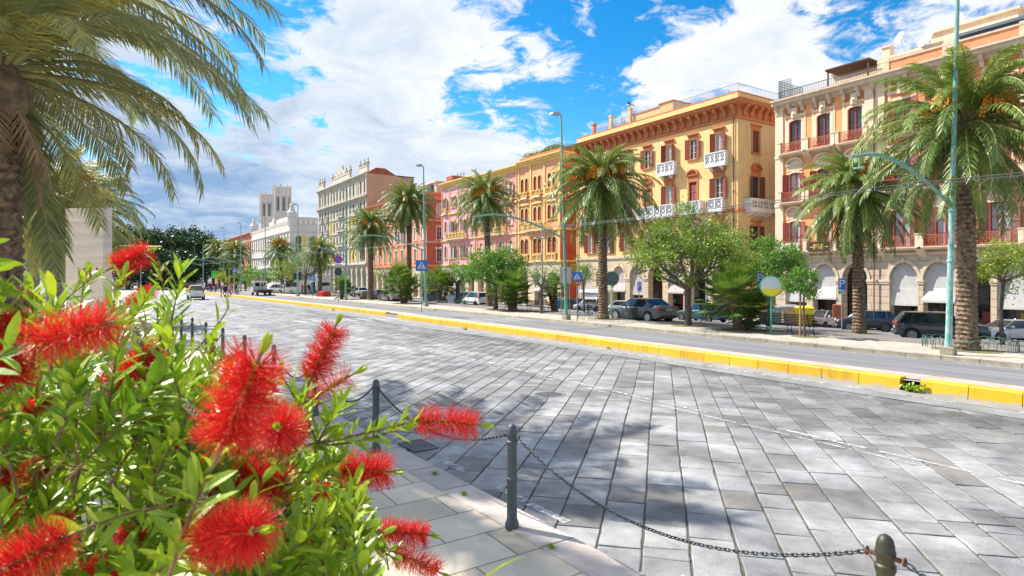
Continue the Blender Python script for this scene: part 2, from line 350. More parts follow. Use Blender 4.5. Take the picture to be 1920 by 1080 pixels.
# island: yellow kerb of cast blocks, pinkish paving behind it
isl = brick('island_pavers', (0.50, 0.36, 0.31), (0.55, 0.45, 0.40), (0.35, 0.30, 0.26), 1.0, 0.4, 0.4, 0.015, offset=0.0)
strip('island_paving', lambda u: YK(u) + 0.30, lambda u: ISL(u) - 0.12, US, 0.285, isl)
b = MB(); u = -6.0; GAPU = G(740, 596).y
ymat = mat('yellow_kerb_paint', (0.70, 0.42, 0.012), 0.6, var=0.06, scale=1.2, bump=0.3, bscale=50, tint=[(0.88, 0.84, 0.8), (1.0, 1.0, 1.0), (1.0, 1.06, 1.4)], stain=0.45)
chips(ymat, (.42, .38, .30), .60, .64, 5.0, (0.0, .12))
gmat = mat('bare_kerb_concrete', (0.30, 0.30, 0.30), 0.9, var=0.2, scale=3, bump=0.3)
HOLE = G(1710, 728).y
while u < 175:
    L_ = 1.0 if u < 120 else 4.0; gap = 0.016
    if abs(u + 0.5 - HOLE) < 0.5:
        u += 0.22; continue
    grey = 0 if not (GAPU - 1.4 < u < GAPU + 1.0) else 1
    a, c = YK(u), YK(u + L_); h = 0.325 if not grey else 0.20; t = random.random(); y0, y1 = u + gap / 2, u + L_ - gap / 2
    b.add([(a - .0, y0, 0), (a + .03, y0, h - .03), (a + .06, y0, h), (a + .32, y0, h), (a + .32, y0, 0), (c, y1, 0), (c + .03, y1, h - .03), (c + .06, y1, h), (c + .32, y1, h), (c + .32, y1, 0)],
          [(0, 1, 6, 5), (1, 2, 7, 6), (2, 3, 8, 7), (0, 4, 3, 2, 1), (5, 6, 7, 8, 9), (3, 4, 9, 8)], grey, t); u += L_
tag(b.build('yellow_kerb', [ymat, gmat], tint=True), kind='structure')
# dark joints' backing so gaps show grime
strip('kerb_core', lambda u: YK(u) + 0.05, lambda u: YK(u) + 0.31, US, 0.265, gutter)
strip('island_far_kerb', lambda u: ISL(u) - 0.13, lambda u: ISL(u), US, 0.0, kst)
b = MB(); u = -6.0
while u < 180:
    L_ = 1.1; a, c = 23.5 + bend(u), 23.5 + bend(u + L_); t = random.random(); dz = random.uniform(-.008, .008)
    b.add([(a, u + .01, 0), (a + .02, u + .01, .14 + dz), (a + .25, u + .01, .14 + dz), (c, u + L_ - .01, 0), (c + .02, u + L_ - .01, .14 + dz), (c + .25, u + L_ - .01, .14 + dz)], [(0, 1, 4, 3), (1, 2, 5, 4), (0, 2, 1), (3, 4, 5)], 0, t)
    a, c = ISL(u) - .12, ISL(u + L_) - .12
    b.add([(a, u + .01, .29), (a + .12, u + .01, .28), (a + .14, u + .01, 0), (c, u + L_ - .01, .29), (c + .12, u + L_ - .01, .28), (c + .14, u + L_ - .01, 0)], [(0, 1, 4, 3), (1, 2, 5, 4)], 0, t); u += L_
tag(b.build('promenade_kerb', mat('worn_kerb', (0.42, 0.38, 0.31), 0.9, var=0.2, scale=3, bump=0.4, bscale=40, tint=[(0.75, 0.72, 0.66), (1.05, 1.0, 0.95)]), tint=True), kind='structure')

# stone slab carriageway: long courses at an angle, each slab its own face with worn edges
def clip(poly, fn):
    o = []; n = len(poly)
    for i in range(n):
        p, q = poly[i], poly[(i + 1) % n]; a, c = fn(p), fn(q)
        if a >= 0: o.append(p)
        if (a >= 0) != (c >= 0):
            t = a / (a - c); o.append((p[0] + (q[0] - p[0]) * t, p[1] + (q[1] - p[1]) * t))
    return o
ca = Vector(cam2w(0.241, 1.0)).normalized(); cp = Vector((ca.y, -ca.x))       # along the courses, across them
b = MB(); rs = random.Random(3)
o0 = Vector((9.0, 8.0)); k = -90; off = -62.0
while off < 62.0:
    wd = rs.uniform(0.37, 0.52); s_ = -75.0 + rs.uniform(0, 1)
    ph1, ph2 = rs.uniform(0, 6), rs.uniform(0, 6)
    wob = lambda s, o_: 0.018 * sin(s * 0.35 + o_ * 1.3) + 0.007 * sin(s * 1.1 + o_ * 2.1)
    while s_ < 95:
        ln = rs.choice((0.25, 0.4, 0.5, 0.6, 0.65, 0.75, 0.95)) * rs.uniform(0.9, 1.1)
        c_ = o0 + ca * (s_ + ln / 2) + cp * (off + wd / 2)
        ub = c_.y
        if -1 < ub < 92 and KL(ub) - 0.9 < c_.x < YK(ub) - 0.7:
            g = 0.006 + (0.005 if ub < 25 else 0.012) + rs.uniform(-.002, .004); gs = 0.008
            sk = rs.uniform(-0.02, 0.02)
            raw = []
            A, B_, C, D = (s_ + gs, off + g), (s_ + ln - gs + sk, off + g), (s_ + ln - gs, off + wd - g), (s_ + gs + sk, off + wd - g)
            nn = 4 if ub < 20 else 1
            for P_, Q_ in ((A, B_), (B_, C), (C, D), (D, A)):
                for i in range(nn):
                    t = i / nn; x = P_[0] + (Q_[0] - P_[0]) * t; y = P_[1] + (Q_[1] - P_[1]) * t
                    if i and nn > 1: x += rs.uniform(-.006, .006); y += rs.uniform(-.008, .008)
                    y += wob(x, off + (0 if y < off + wd / 2 else wd))
                    q = o0 + ca * x + cp * y; raw.append((q.x, q.y))
            kl = KL(ub) + 0.0; yk = YK(ub) - (0.62 if ub > 30 else 0.58) - 0.5 * smooth((ub - 22) / 10)
            poly = clip(raw, lambda p: p[0] - (KL(p[1]) + 0.012)); poly = clip(poly, lambda p: (YK(p[1]) - 1.31 - 0.5 * smooth((p[1] - 22) / 10)) - p[0])
            if len(poly) >= 3:
                n = len(poly); cx = sum(p[0] for p in poly) / n; cy = sum(p[1] for p in poly) / n
                tx, ty = rs.uniform(-.006, .006), rs.uniform(-.006, .006); h = rs.uniform(-.004, .004) + 0.004
                e_ = 0.014
                inner = []
                for p in poly:
                    dx, dy = cx - p[0], cy - p[1]; l_ = sqrt(dx * dx + dy * dy) + 1e-6; inner.append((p[0] + dx / l_ * e_, p[1] + dy / l_ * e_))
                zf = lambda p: h + tx * (p[0] - cx) + ty * (p[1] - cy)
                tt = rs.random(); tt = tt if rs.random() > 0.08 else -0.2 + 0 * tt
                vs = [(p[0], p[1], -0.012) for p in poly] + [(p[0], p[1], zf(p) - 0.006) for p in poly] + [(p[0], p[1], zf(p)) for p in inner]
                fs = [(n + i, n + (i + 1) % n, 2 * n + (i + 1) % n, 2 * n + i) for i in range(n)] + [tuple(range(2 * n, 3 * n))]
                if ub < 30: fs += [(i, (i + 1) % n, n + (i + 1) % n, n + i) for i in range(n)]
                b.add(vs, fs, 0, max(0.0, tt))
        s_ += ln
    off += wd
stone = mat('road_stone', (0.35, 0.35, 0.355), 0.62, var=0.2, scale=0.55, bump=0.35, bscale=70, detail=14,
            tint=[(0.68, 0.65, 0.62), (0.86, 0.87, 0.89), (0.97, 0.95, 0.92), (0.94, 0.96, 1.0), (1.03, 1.03, 1.02), (1.15, 1.14, 1.11)], stain=0.0)
def stone_extra(m):
    n = m.node_tree.nodes; l = m.node_tree.links; b_ = n['Principled BSDF']; src = b_.inputs['Base Color'].links[0].from_socket
    t_ = n.new('ShaderNodeTexCoord'); s1 = n.new('ShaderNodeTexNoise'); s1.inputs['Scale'].default_value = 1.1; s1.inputs['Detail'].default_value = 12; s1.inputs['Roughness'].default_value = 0.72; l.new(t_.outputs['Object'], s1.inputs['Vector'])
    s2 = n.new('ShaderNodeTexNoise'); s2.inputs['Scale'].default_value = 110; s2.inputs['Detail'].default_value = 3; l.new(t_.outputs['Object'], s2.inputs['Vector'])
    m1_ = n.new('ShaderNodeMapRange'); m1_.inputs[1].default_value = .36; m1_.inputs[2].default_value = .66; m1_.inputs[3].default_value = .70; m1_.inputs[4].default_value = 1.12; l.new(s1.outputs[0], m1_.inputs[0])
    m2_ = n.new('ShaderNodeMapRange'); m2_.inputs[1].default_value = .3; m2_.inputs[2].default_value = .7; m2_.inputs[3].default_value = .74; m2_.inputs[4].default_value = 1.22; l.new(s2.outputs[0], m2_.inputs[0])
    mu0 = n.new('ShaderNodeMath'); mu0.operation = 'MULTIPLY'; l.new(m1_.outputs[0], mu0.inputs[0]); l.new(m2_.outputs[0], mu0.inputs[1])
    mp_ = n.new('ShaderNodeMapping'); mp_.inputs['Scale'].default_value = (.75, .10, 1); l.new(t_.outputs['Object'], mp_.inputs[0])    # tyre-darkened and oily bands along the lanes
    s3 = n.new('ShaderNodeTexNoise'); s3.inputs['Scale'].default_value = 1.0; s3.inputs['Detail'].default_value = 7; s3.inputs['Roughness'].default_value = .62; l.new(mp_.outputs[0], s3.inputs['Vector'])
    m3_ = n.new('ShaderNodeMapRange'); m3_.inputs[1].default_value = .36; m3_.inputs[2].default_value = .58; m3_.inputs[3].default_value = .66; m3_.inputs[4].default_value = 1.08; l.new(s3.outputs[0], m3_.inputs[0])
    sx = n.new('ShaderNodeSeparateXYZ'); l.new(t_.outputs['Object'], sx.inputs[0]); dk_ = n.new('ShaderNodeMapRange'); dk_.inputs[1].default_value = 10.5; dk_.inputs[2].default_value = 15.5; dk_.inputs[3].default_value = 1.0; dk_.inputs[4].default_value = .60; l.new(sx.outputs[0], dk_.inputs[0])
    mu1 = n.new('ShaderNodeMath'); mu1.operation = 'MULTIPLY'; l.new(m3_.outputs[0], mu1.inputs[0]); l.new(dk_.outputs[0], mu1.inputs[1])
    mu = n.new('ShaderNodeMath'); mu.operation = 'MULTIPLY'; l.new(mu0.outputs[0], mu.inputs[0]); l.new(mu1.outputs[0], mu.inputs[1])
    mx_ = n.new('ShaderNodeMix'); mx_.data_type = 'RGBA'; mx_.blend_type = 'MULTIPLY'; mx_.inputs['Factor'].default_value = 1; l.new(src, mx_.inputs['A']); l.new(mu.outputs[0], mx_.inputs['B']); l.new(mx_.outputs['Result'], b_.inputs['Base Color'])
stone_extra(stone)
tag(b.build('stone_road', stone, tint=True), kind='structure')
strip('far_road', lambda u: KL(u) - 0.2, lambda u: YK(u) - 0.5, [90, 110, 130, 160, 200, 240, 280], 0.006, mat('far_road_stone', (0.34, 0.345, 0.36), 0.7, var=0.15, scale=0.3))
strip('far_square', lambda u: -60, lambda u: KL(u) - 0.1, [90, 110, 130, 160, 200, 240, 280], 0.118, mat('far_square_asphalt', (0.28, 0.28, 0.29), 0.8, var=0.12, scale=0.2))
# painted lines, worn through: many short dabs
def line(name, vf, u0, u1, wd, z, keep=0.9, seg=0.5, bendy=True, seed=1):
    r = random.Random(seed); b = MB(); u = u0
    while u < u1:
        if r.random() < keep:
            j = [r.uniform(-.012, .012) for _ in range(4)]; l = seg * r.uniform(0.8, 1.0)
            b.add([(vf(u) + j[0], u, gz(vf(u)) + z), (vf(u) + wd + j[1], u, gz(vf(u)) + z), (vf(u + l) + wd + j[2], u + l, gz(vf(u)) + z), (vf(u + l) + j[3], u + l, gz(vf(u)) + z)], [(0, 1, 2, 3)])
        u += seg
    tag(b.build(name, wpaint), kind='structure')
wpaint = mat('worn_white_paint', (0.66, 0.66, 0.65), 0.75, var=0.2, scale=9, detail=12)
def wear(m, lo, hi, sc=7):
    t = m.node_tree; n = t.nodes; l = t.links
    tx = n.new('ShaderNodeTexNoise'); tx.inputs['Scale'].default_value = sc; tx.inputs['Detail'].default_value = 10; tx.inputs['Roughness'].default_value = 0.75
    tc_ = n.new('ShaderNodeTexCoord'); l.new(tc_.outputs['Object'], tx.inputs['Vector'])
    r = n.new('ShaderNodeMapRange'); r.inputs[1].default_value = lo; r.inputs[2].default_value = hi; l.new(tx.outputs[0], r.inputs[0]); l.new(r.outputs[0], n['Principled BSDF'].inputs['Alpha'])
wear(wpaint, 0.42, 0.60)
line('lane_line', lambda u: 10.28 + bend(u) * 0.8, 2, 90, 0.09, 0.012, 0.86, 1.6)
line('lane_line', lambda u: 10.02 + bend(u) * 0.8, 2, 34, 0.06, 0.012, 0.78, 1.1, seed=2)
line('edge_line', lambda u: KL(u) + 0.30, 1, 90, 0.12, 0.012, 0.66, 0.75, seed=3)
line('kerb_line', lambda u: YK(u) - 0.68, -4, 120, 0.12, 0.016, 0.97, 1.0, seed=4)
line('bus_lane_line', lambda u: ISL(u) + 0.16, -4, 140, 0.12, 0.009, 0.97, 1.0, seed=5)
line('bus_lane_line', lambda u: 23.12 + bend(u), -4, 140, 0.10, 0.009, 0.9, 1.0, seed=6)
line('bay_line', lambda u: 31.9 + bend(u) * 0.7, -4, 140, 0.12, 0.03, 0.9, 1.0, seed=7)
b = MB(); cu = G(640, 601).y
for i in range(7):
    v0 = 9.8 + i * 1.0
    b.add([(v0, cu - 1.4, .013), (v0 + .5, cu - 1.4, .013), (v0 + .5, cu + 1.6, .013), (v0, cu + 1.6, .013)], [(0, 1, 2, 3)])
for i in range(5):
    v0 = 19.1 + i * 0.9 + bend(33)
    b.add([(v0, 32.5, .011), (v0 + .4, 32.5, .011), (v0 + .4, 35.5, .011), (v0, 35.5, .011)], [(0, 1, 2, 3)])
tag(b.build('crossing_stripes', wpaint), kind='structure')
# ------------------------------------------------------------------ buildings
ZB = 2.0                                   # local z = world z + ZB
glass = mat('window_glass', (0.05, 0.07, 0.09), 0.08, var=0.5, scale=0.7, spec=0.9)
glass_c = mat('window_glass_curtain', (0.42, 0.44, 0.46), 0.15, var=0.25, scale=2.5, spec=0.7, stretch=(6, 1, 0.4))
dark_in = mat('shadowed_interior', (0.06, 0.055, 0.05), 0.9)
cream = mat('cream_stone', (0.66, 0.54, 0.39), 0.8, var=0.1, scale=1.2, bump=0.2, bscale=20, stain=0.25)
cream_w = mat('pale_cream_plaster', (0.80, 0.63, 0.45), 0.8, var=0.07, scale=1.0, stain=0.2)
marble = mat('white_marble', (0.74, 0.74, 0.73), 0.5, var=0.08, scale=4, stain=0.1)
terr = mat('terracotta_trim', (0.55, 0.19, 0.07), 0.75, var=0.14, scale=2.0, stain=0.2)
shut_r = mat('dark_red_shutter', (0.27, 0.035, 0.022), 0.6, var=0.12, scale=4)
shut_b = mat('brown_shutter', (0.16, 0.06, 0.04), 0.65, var=0.2, scale=4)
shut_w = mat('white_shutter', (0.66, 0.65, 0.62), 0.6, var=0.1)
shut_g = mat('grey_shutter', (0.22, 0.22, 0.23), 0.6, var=0.1)
fr_w = mat('white_window_frame', (0.68, 0.66, 0.6), 0.5)
fr_r = mat('red_window_frame', (0.36, 0.04, 0.035), 0.5)
fr_d = mat('dark_window_frame', (0.08, 0.07, 0.065), 0.5)
roof_t = brick('roof_tiles', (0.50, 0.16, 0.07), (0.40, 0.12, 0.06), (0.2, 0.07, 0.04), 1.0, 0.3, 0.35, 0.04)
roof_g = mat('flat_roof', (0.30, 0.28, 0.26), 0.9)
iron = mat('wrought_iron', (0.05, 0.055, 0.06), 0.5)
iron_o = mat('orange_red_railing', (0.55, 0.15, 0.075), 0.6, var=0.15)

def wall(b, x0, x1, z0, z1, ops, th=0.35, m=0, mr=None, seg=8):
    mr = m if mr is None else mr
    xs = sorted({x0, x1, *[o[0] for o in ops], *[o[1] for o in ops]}); zs = sorted({z0, z1, *[o[2] for o in ops], *[o[3] for o in ops]})
    for j in range(len(zs) - 1):
        run = None
        for i in range(len(xs) - 1):
            cx, cz = (xs[i] + xs[i + 1]) / 2, (zs[j] + zs[j + 1]) / 2
            hole = any(o[0] < cx < o[1] and o[2] < cz < o[3] for o in ops)
            if not hole and run is None: run = xs[i]
            if run is not None and (hole or i == len(xs) - 2):
                e_ = xs[i] if hole else xs[i + 1]
                b.add([(run, 0, zs[j]), (e_, 0, zs[j]), (e_, 0, zs[j + 1]), (run, 0, zs[j + 1])], [(0, 1, 2, 3)], m); run = None
    for xa, xb, za, zb, ar in ops:
        r = (xb - xa) / 2; cx = (xa + xb) / 2; rise = r * ar
        if ar > 0:
            cv = [(cx - r * cos(pi * k / seg), zb - rise + rise * sin(pi * k / seg)) for k in range(seg + 1)]
            for k in range(seg):
                p, q = cv[k], cv[k + 1]
                b.add([(p[0], 0, p[1]), (q[0], 0, q[1]), (q[0], 0, zb), (p[0], 0, zb)], [(0, 1, 2, 3)], m)
        else: cv = [(xa, zb), (xb, zb)]
        loop = [(xa, za)] + cv + [(xb, za)]
        for k in range(len(loop)):
            p, q = loop[k], loop[(k + 1) % len(loop)]
            b.add([(p[0], 0, p[1]), (q[0], 0, q[1]), (q[0], th, q[1]), (p[0], th, p[1])], [(0, 1, 2, 3)], mr)
def arch_trim(b, cx, zs, r, rise, wd, pr, m=0, seg=14, key=None, pointed=0):
    """archivolt: a ring of width wd, proud of the wall by pr"""
    P = []
    for k in range(seg + 1):
        a = pi * k / seg; c_, s_ = -cos(a), sin(a)
        P.append(((cx + r * c_, zs + rise * s_), (cx + (r + wd) * c_, zs + (rise + wd) * s_)))
    for k in range(seg):
        (a0, b0), (a1, b1) = P[k], P[k + 1]
        b.add([(a0[0], -pr, a0[1]), (a1[0], -pr, a1[1]), (b1[0], -pr, b1[1]), (b0[0], -pr, b0[1]), (b0[0], 0, b0[1]), (b1[0], 0, b1[1]), (a0[0], 0, a0[1]), (a1[0], 0, a1[1])],
              [(0, 1, 2, 3), (3, 2, 5, 4), (0, 6, 7, 1)], m)
    if key is not None: b.box(cx - .14, -pr - .06, zs + rise - .04, cx + .14, 0, zs + rise + wd + .1, key)
WM = {}
def win_mesh(w_, h, ar, fr, trim, hood='flat', gl=None, tw=0.16, bars=2, sill=True, deep=0.22):
    key = (round(w_, 2), round(h, 2), ar, fr.name, trim.name if trim else '', hood, gl.name if gl else '', tw, bars, sill)
    if key in WM: return WM[key]
    b = MB(); g = gl or glass; r = w_ / 2; rise = r * ar; y = deep
    n = 10; cv = [(-r, h)] + ([] if ar == 0 else []) + [(r, h)] if ar == 0 else [(-r * cos(pi * k / n), h - rise + rise * sin(pi * k / n)) for k in range(n + 1)]
    poly = [(-r, 0)] + cv + [(r, 0)]
    b.add([(p[0], y, p[1]) for p in poly], [tuple(range(len(poly)))], 0)
    f = 0.07
    b.box(-r, y - .07, 0, -r + f, y - .003, h - rise, 1); b.box(r - f, y - .07, 0, r, y - .003, h - rise, 1); b.box(-f * .7, y - .08, 0.002, f * .7, y - .004, h - rise * .3 - .003, 1)
    b.box(-r + f, y - .07, 0, r - f, y - .005, f * 1.4, 1)
    if ar == 0: b.box(-r + f, y - .07, h - f, r - f, y - .005, h - .002, 1)
    for k in range(bars):
        z = (h - rise) * (k + 1) / (bars + (1 if ar == 0 else 0)) if bars > 1 or ar == 0 else (h - rise)
        b.box(-r + f, y - .06, z - .025, r - f, y - .006, z + .025, 1)
    if ar:
        for k in range(n):
            p, q = cv[k], cv[k + 1]; s_ = 0.93
            z0_ = h - rise
            b.add([(p[0], y - .05, p[1]), (q[0], y - .05, q[1]), (q[0] * s_, y - .05, z0_ + (q[1] - z0_) * s_), (p[0] * s_, y - .05, z0_ + (p[1] - z0_) * s_)], [(0, 1, 2, 3)], 1)
    if trim:
        e_ = tw
        b.box(-r - e_, -.07, -.02, -r, -.0, h - rise, 2); b.box(r, -.07, -.02, r + e_, -.0, h - rise, 2)
        if ar == 0: b.box(-r - e_, -.075, h, r + e_, -.0, h + e_, 2)
        else: arch_trim(b, 0, h - rise, r, rise, e_, .07, 2, 10)
        if sill: b.box(-r - e_ - .06, -.18, -.14, r + e_ + .06, 0.0, -.022, 2)
        top = h + e_
        if hood == 'flat':
            b.box(-r - e_, -.06, top + .002, r + e_, 0, top + .32, 2); b.box(-r - e_ - .12, -.26, top + .32, r + e_ + .12, 0, top + .44, 2); b.box(-r - e_ - .05, -.16, top + .24, r + e_ + .05, -.061, top + .318, 2)
        elif hood == 'heavy':
            b.box(-r - e_, -.08, top + .002, r + e_, 0, top + .6, 2); b.box(-r - e_ - .2, -.34, top + .6, r + e_ + .2, 0, top + .78, 2); b.box(-r - e_ - .08, -.2, top + .45, r + e_ + .08, -.081, top + .598, 2)
            b.box(-r - e_ + .1, -.12, top + .1, r + e_ - .1, -.081, top + .35, 2)
        elif hood == 'segment':
            b.box(-r - e_, -.08, top + .002, r + e_, 0, top + .5, 2); b.box(-r - e_ - .14, -.24, top + .5, r + e_ + .14, 0, top + .6, 2)
            arch_trim(b, 0, top + .6, r + e_ - .1, .52, .2, .28, 2, 12)
            ar_ = [(-(r + e_ - .1) * cos(pi * k / 12), top + .6 + .52 * sin(pi * k / 12)) for k in range(13)]
            b.add([(p[0], -.05, p[1]) for p in ar_], [tuple(range(13))], 2)
        elif hood == 'thin': b.box(-r - e_ - .08, -.14, top + .1, r + e_ + .08, 0, top + .2, 2)
    me = b.mesh('window', [g, fr, trim or fr]); WM[key] = me; return me
def shut_mesh(w_, h, m):
    key = ('s', round(w_, 2), round(h, 2), m.name)
    if key in WM: return WM[key]
    b = MB(); f = .06
    b.box(0, -.04, 0, f, 0, h); b.box(w_ - f, -.04, 0, w_, 0, h); b.box(f, -.04, 0, w_ - f, 0, f); b.box(f, -.04, h - f, w_ - f, 0, h); b.box(f, -.04, h * .5 - .03, w_ - f, 0, h * .5 + .03)
    b.add([(f, -.005, f), (w_ - f, -.005, f), (w_ - f, -.005, h - f), (f, -.005, h - f)], [(0, 1, 2, 3)])
    n = int(h / .11)
    for i in range(n):
        z = f + (h - 2 * f) * (i + .5) / n
        if abs(z - h / 2) < .06: continue
        b.add([(f, -.035, z - .03), (w_ - f, -.035, z - .03), (w_ - f, -.008, z + .03), (f, -.008, z + .03)], [(0, 1, 2, 3)])
    me = b.mesh('shutter', m); WM[key] = me; return me
SR = random.Random(4)
def window(root, x, z, w_, h, ar=0, fr=fr_w, trim=None, hood='flat', gl=None, sh=None, y=0.0, rz=0.0, state='open', **k):
    me = win_mesh(w_, h, ar, fr, trim, hood, gl, **k)
    o = obj('window', me, root, (x, y, z) if not isinstance(x, tuple) else (x[0], x[1], z), rz)
    if sh:
        hh = h - w_ / 2 * ar * .8
        sm = shut_mesh(w_ / 2, hh, sh); e_ = k.get('tw', .16)
        ang = radians(SR.choice((6, 12, 18, 24, 38)))
        if state == 'open' and SR.random() < .13: state = 'shut'
        if state == 'shut':
            obj('shutter', sm, o, (-w_ / 2, .12, 0)); obj('shutter', sm, o, (0.0, .12, 0))
        else:
            obj('shutter', sm, o, (-w_ / 2 - .01, -.085, 0), pi + ang, None); obj('shutter', sm, o, (w_ / 2 + .01, -.125, 0), -ang)
    return o
BM = {}
def balcony_mesh(kind, w_, d, h=1.0):
    key = (kind, round(w_, 2), round(d, 2), h)
    if key in BM: return BM[key]
    b = MB()
    if kind == 'marble':
        b.box(-w_ / 2, -d, -.18, w_ / 2, 0, 0, 0); b.box(-w_ / 2 - .06, -d - .06, -.26, w_ / 2 + .06, 0, -.18, 0)
        n = max(2, int(w_ / .95))
        for i in range(n + 1): x = -w_ / 2 + w_ * i / n; b.box(x - .09, -d, 0, x + .09, -d + .16, h, 0)
        b.box(-w_ / 2 - .1, -d - .04, h, w_ / 2 + .1, -d + .2, h + .12, 0)
        for s_ in (-1, 1): b.box(s_ * w_ / 2 - .06, -d + .2, h, s_ * w_ / 2 + .06, 0, h + .12, 0)
        b.box(-w_ / 2 + .09, -d + .06, .02, w_ / 2 - .09, -d + .10, h, 0)
        for i in range(n * 2):
            x = -w_ / 2 + w_ * (i + .5) / (n * 2); r = min(.16, w_ / n / 5)
            for a, c_ in ((-1, -1), (1, -1), (-1, 1), (1, 1), (0, 0)):
                b.cbox((x + a * r * .8, -d + .05, h / 2 + c_ * r * 1.5), (r * .9, .03, r * 1.2), 1)
        for s_ in (-1, 1):
            b.box(s_ * (w_ / 2 - .03) - .03, -d + .1, .02, s_ * (w_ / 2 - .03) + .03, 0, h, 0)
        for i in range(max(2, n)):
            x = -w_ / 2 + w_ * (i + .5) / max(2, n)
            b.ext([(-d + .1, -.26), (0, -.26), (0, -.75), (-d * .45, -.62), (-d * .8, -.45)], x - .14, x + .14, 'x', 0)
        me = b.mesh('balcony', [marble, mat('pierced_shadow', (0.16, 0.15, 0.15), .9)])
    elif kind == 'iron':
        b.box(-w_ / 2, -d, -.2, w_ / 2, 0, 0, 0); b.box(-w_ / 2 - .05, -d - .05, -.08, w_ / 2 + .05, -d, 0.0, 0)
        for x in (-w_ / 2, w_ / 2): b.box(x - .17, -d - .02, 0, x + .17, -d + .3, h + .05, 0); b.box(x - .22, -d - .06, h + .05, x + .22, -d + .34, h + .14, 0); b.ext([(-d + .05, -.2), (0, -.2), (0, -.85), (-d * .7, -.5)], x - .15, x + .15, 'x', 0)
        b.box(-w_ / 2 + .17, -d + .08, h - .04, w_ / 2 - .17, -d + .13, h, 1)
        b.box(-w_ / 2 + .17, -d + .08, .05, w_ / 2 - .17, -d + .13, .09, 1)
        n = int(w_ / .13)
        for i in range(n):
            x = -w_ / 2 + .2 + (w_ - .4) * i / (n - 1); b.box(x - .014, -d + .09, .09, x + .014, -d + .12, h - .04, 1)
        for i in range(max(2, int(w_ / .5))):
            x = -w_ / 2 + .3 + (w_ - .6) * i / max(1, int(w_ / .5) - 1); b.tube([(x + .17 * cos(q * pi / 4), -d + .07, h * .5 + .26 * sin(q * pi / 4)) for q in range(9)], .02, 4, 1, cap=False)
        me = b.mesh('balcony', [cream_w, iron_o])
    elif kind in ('yellow', 'cream', 'grey'):
        mm_ = {'yellow': ytrim, 'cream': cream, 'grey': greyst}[kind]
        b.box(-w_ / 2, -d, -.18, w_ / 2, 0, 0, 1 if kind == 'yellow' else 0); b.box(-w_ / 2, -d, h, w_ / 2, -d + .2, h + .14, 0); b.box(-w_ / 2, -d + .02, 0, w_ / 2, -d + .16, .12, 0)
        n = max(4, int(w_ / .28))
        for i in range(n + 1):
            x = -w_ / 2 + w_ * i / n
            if i % 5 == 0 or i == n: b.box(max(-w_ / 2, x - .12), -d + .01, .12, min(w_ / 2, x + .12), -d + .19, h, 0)
            else: b.lathe([(.05, .12), (.09, h * .4), (.045, h * .7), (.07, h)], (x, -d + .1, 0), 5, 0)
        b.box(-w_ / 2 + .05, -d + .19, .1, w_ / 2 - .05, -d + .21, h, 0)
        for i in range(max(2, int(w_ / 1.1))):
            x = -w_ / 2 + w_ * (i + .5) / max(2, int(w_ / 1.1)); b.ext([(-d + .1, -.18), (0, -.18), (0, -.6), (-d * .5, -.5)], x - .1, x + .1, 'x', 1 if kind == 'yellow' else 0)
        me = b.mesh('balcony', [mm_, cream_w])
    BM[key] = me; return me
def shell(root, Ln, D, z0, z1, m, mroof, par=0.0):
    """back, left and roof of a block; the front and right walls are made separately"""
    b = MB(); b.box(0.02, .95, z0 + 7.0, Ln - .95, D, z1 - .02); b.box(0.02, 4.35, z0, Ln - .95, D, z0 + 6.98); b.build('back_block', m, root)
    b = MB(); b.box(-.0, .4, z1 - .02, Ln, D + .05, z1 + .12); b.build('roof', mroof, root)
def front(root, Ln, z0, z1, ops, m, name='facade_wall', th=.35, mr=None, x0=0.0):
    b = MB(); wall(b, x0, Ln, z0, z1, ops, th); return b.build(name, m, root)
def side(root, Ln, D, z0, z1, ops, m, name='side_wall'):
    b = MB(); wall(b, 0.0, D, z0, z1, ops, .35); return b.build(name, m, root, (Ln, 0, 0), pi / 2)
def left_wall(root, D, z0, z1, m):
    b = MB(); b.add([(0, 0, z0), (0, D, z0), (0, D, z1), (0, 0, z1)], [(0, 1, 2, 3)]); b.build('far_side_wall', m, root)
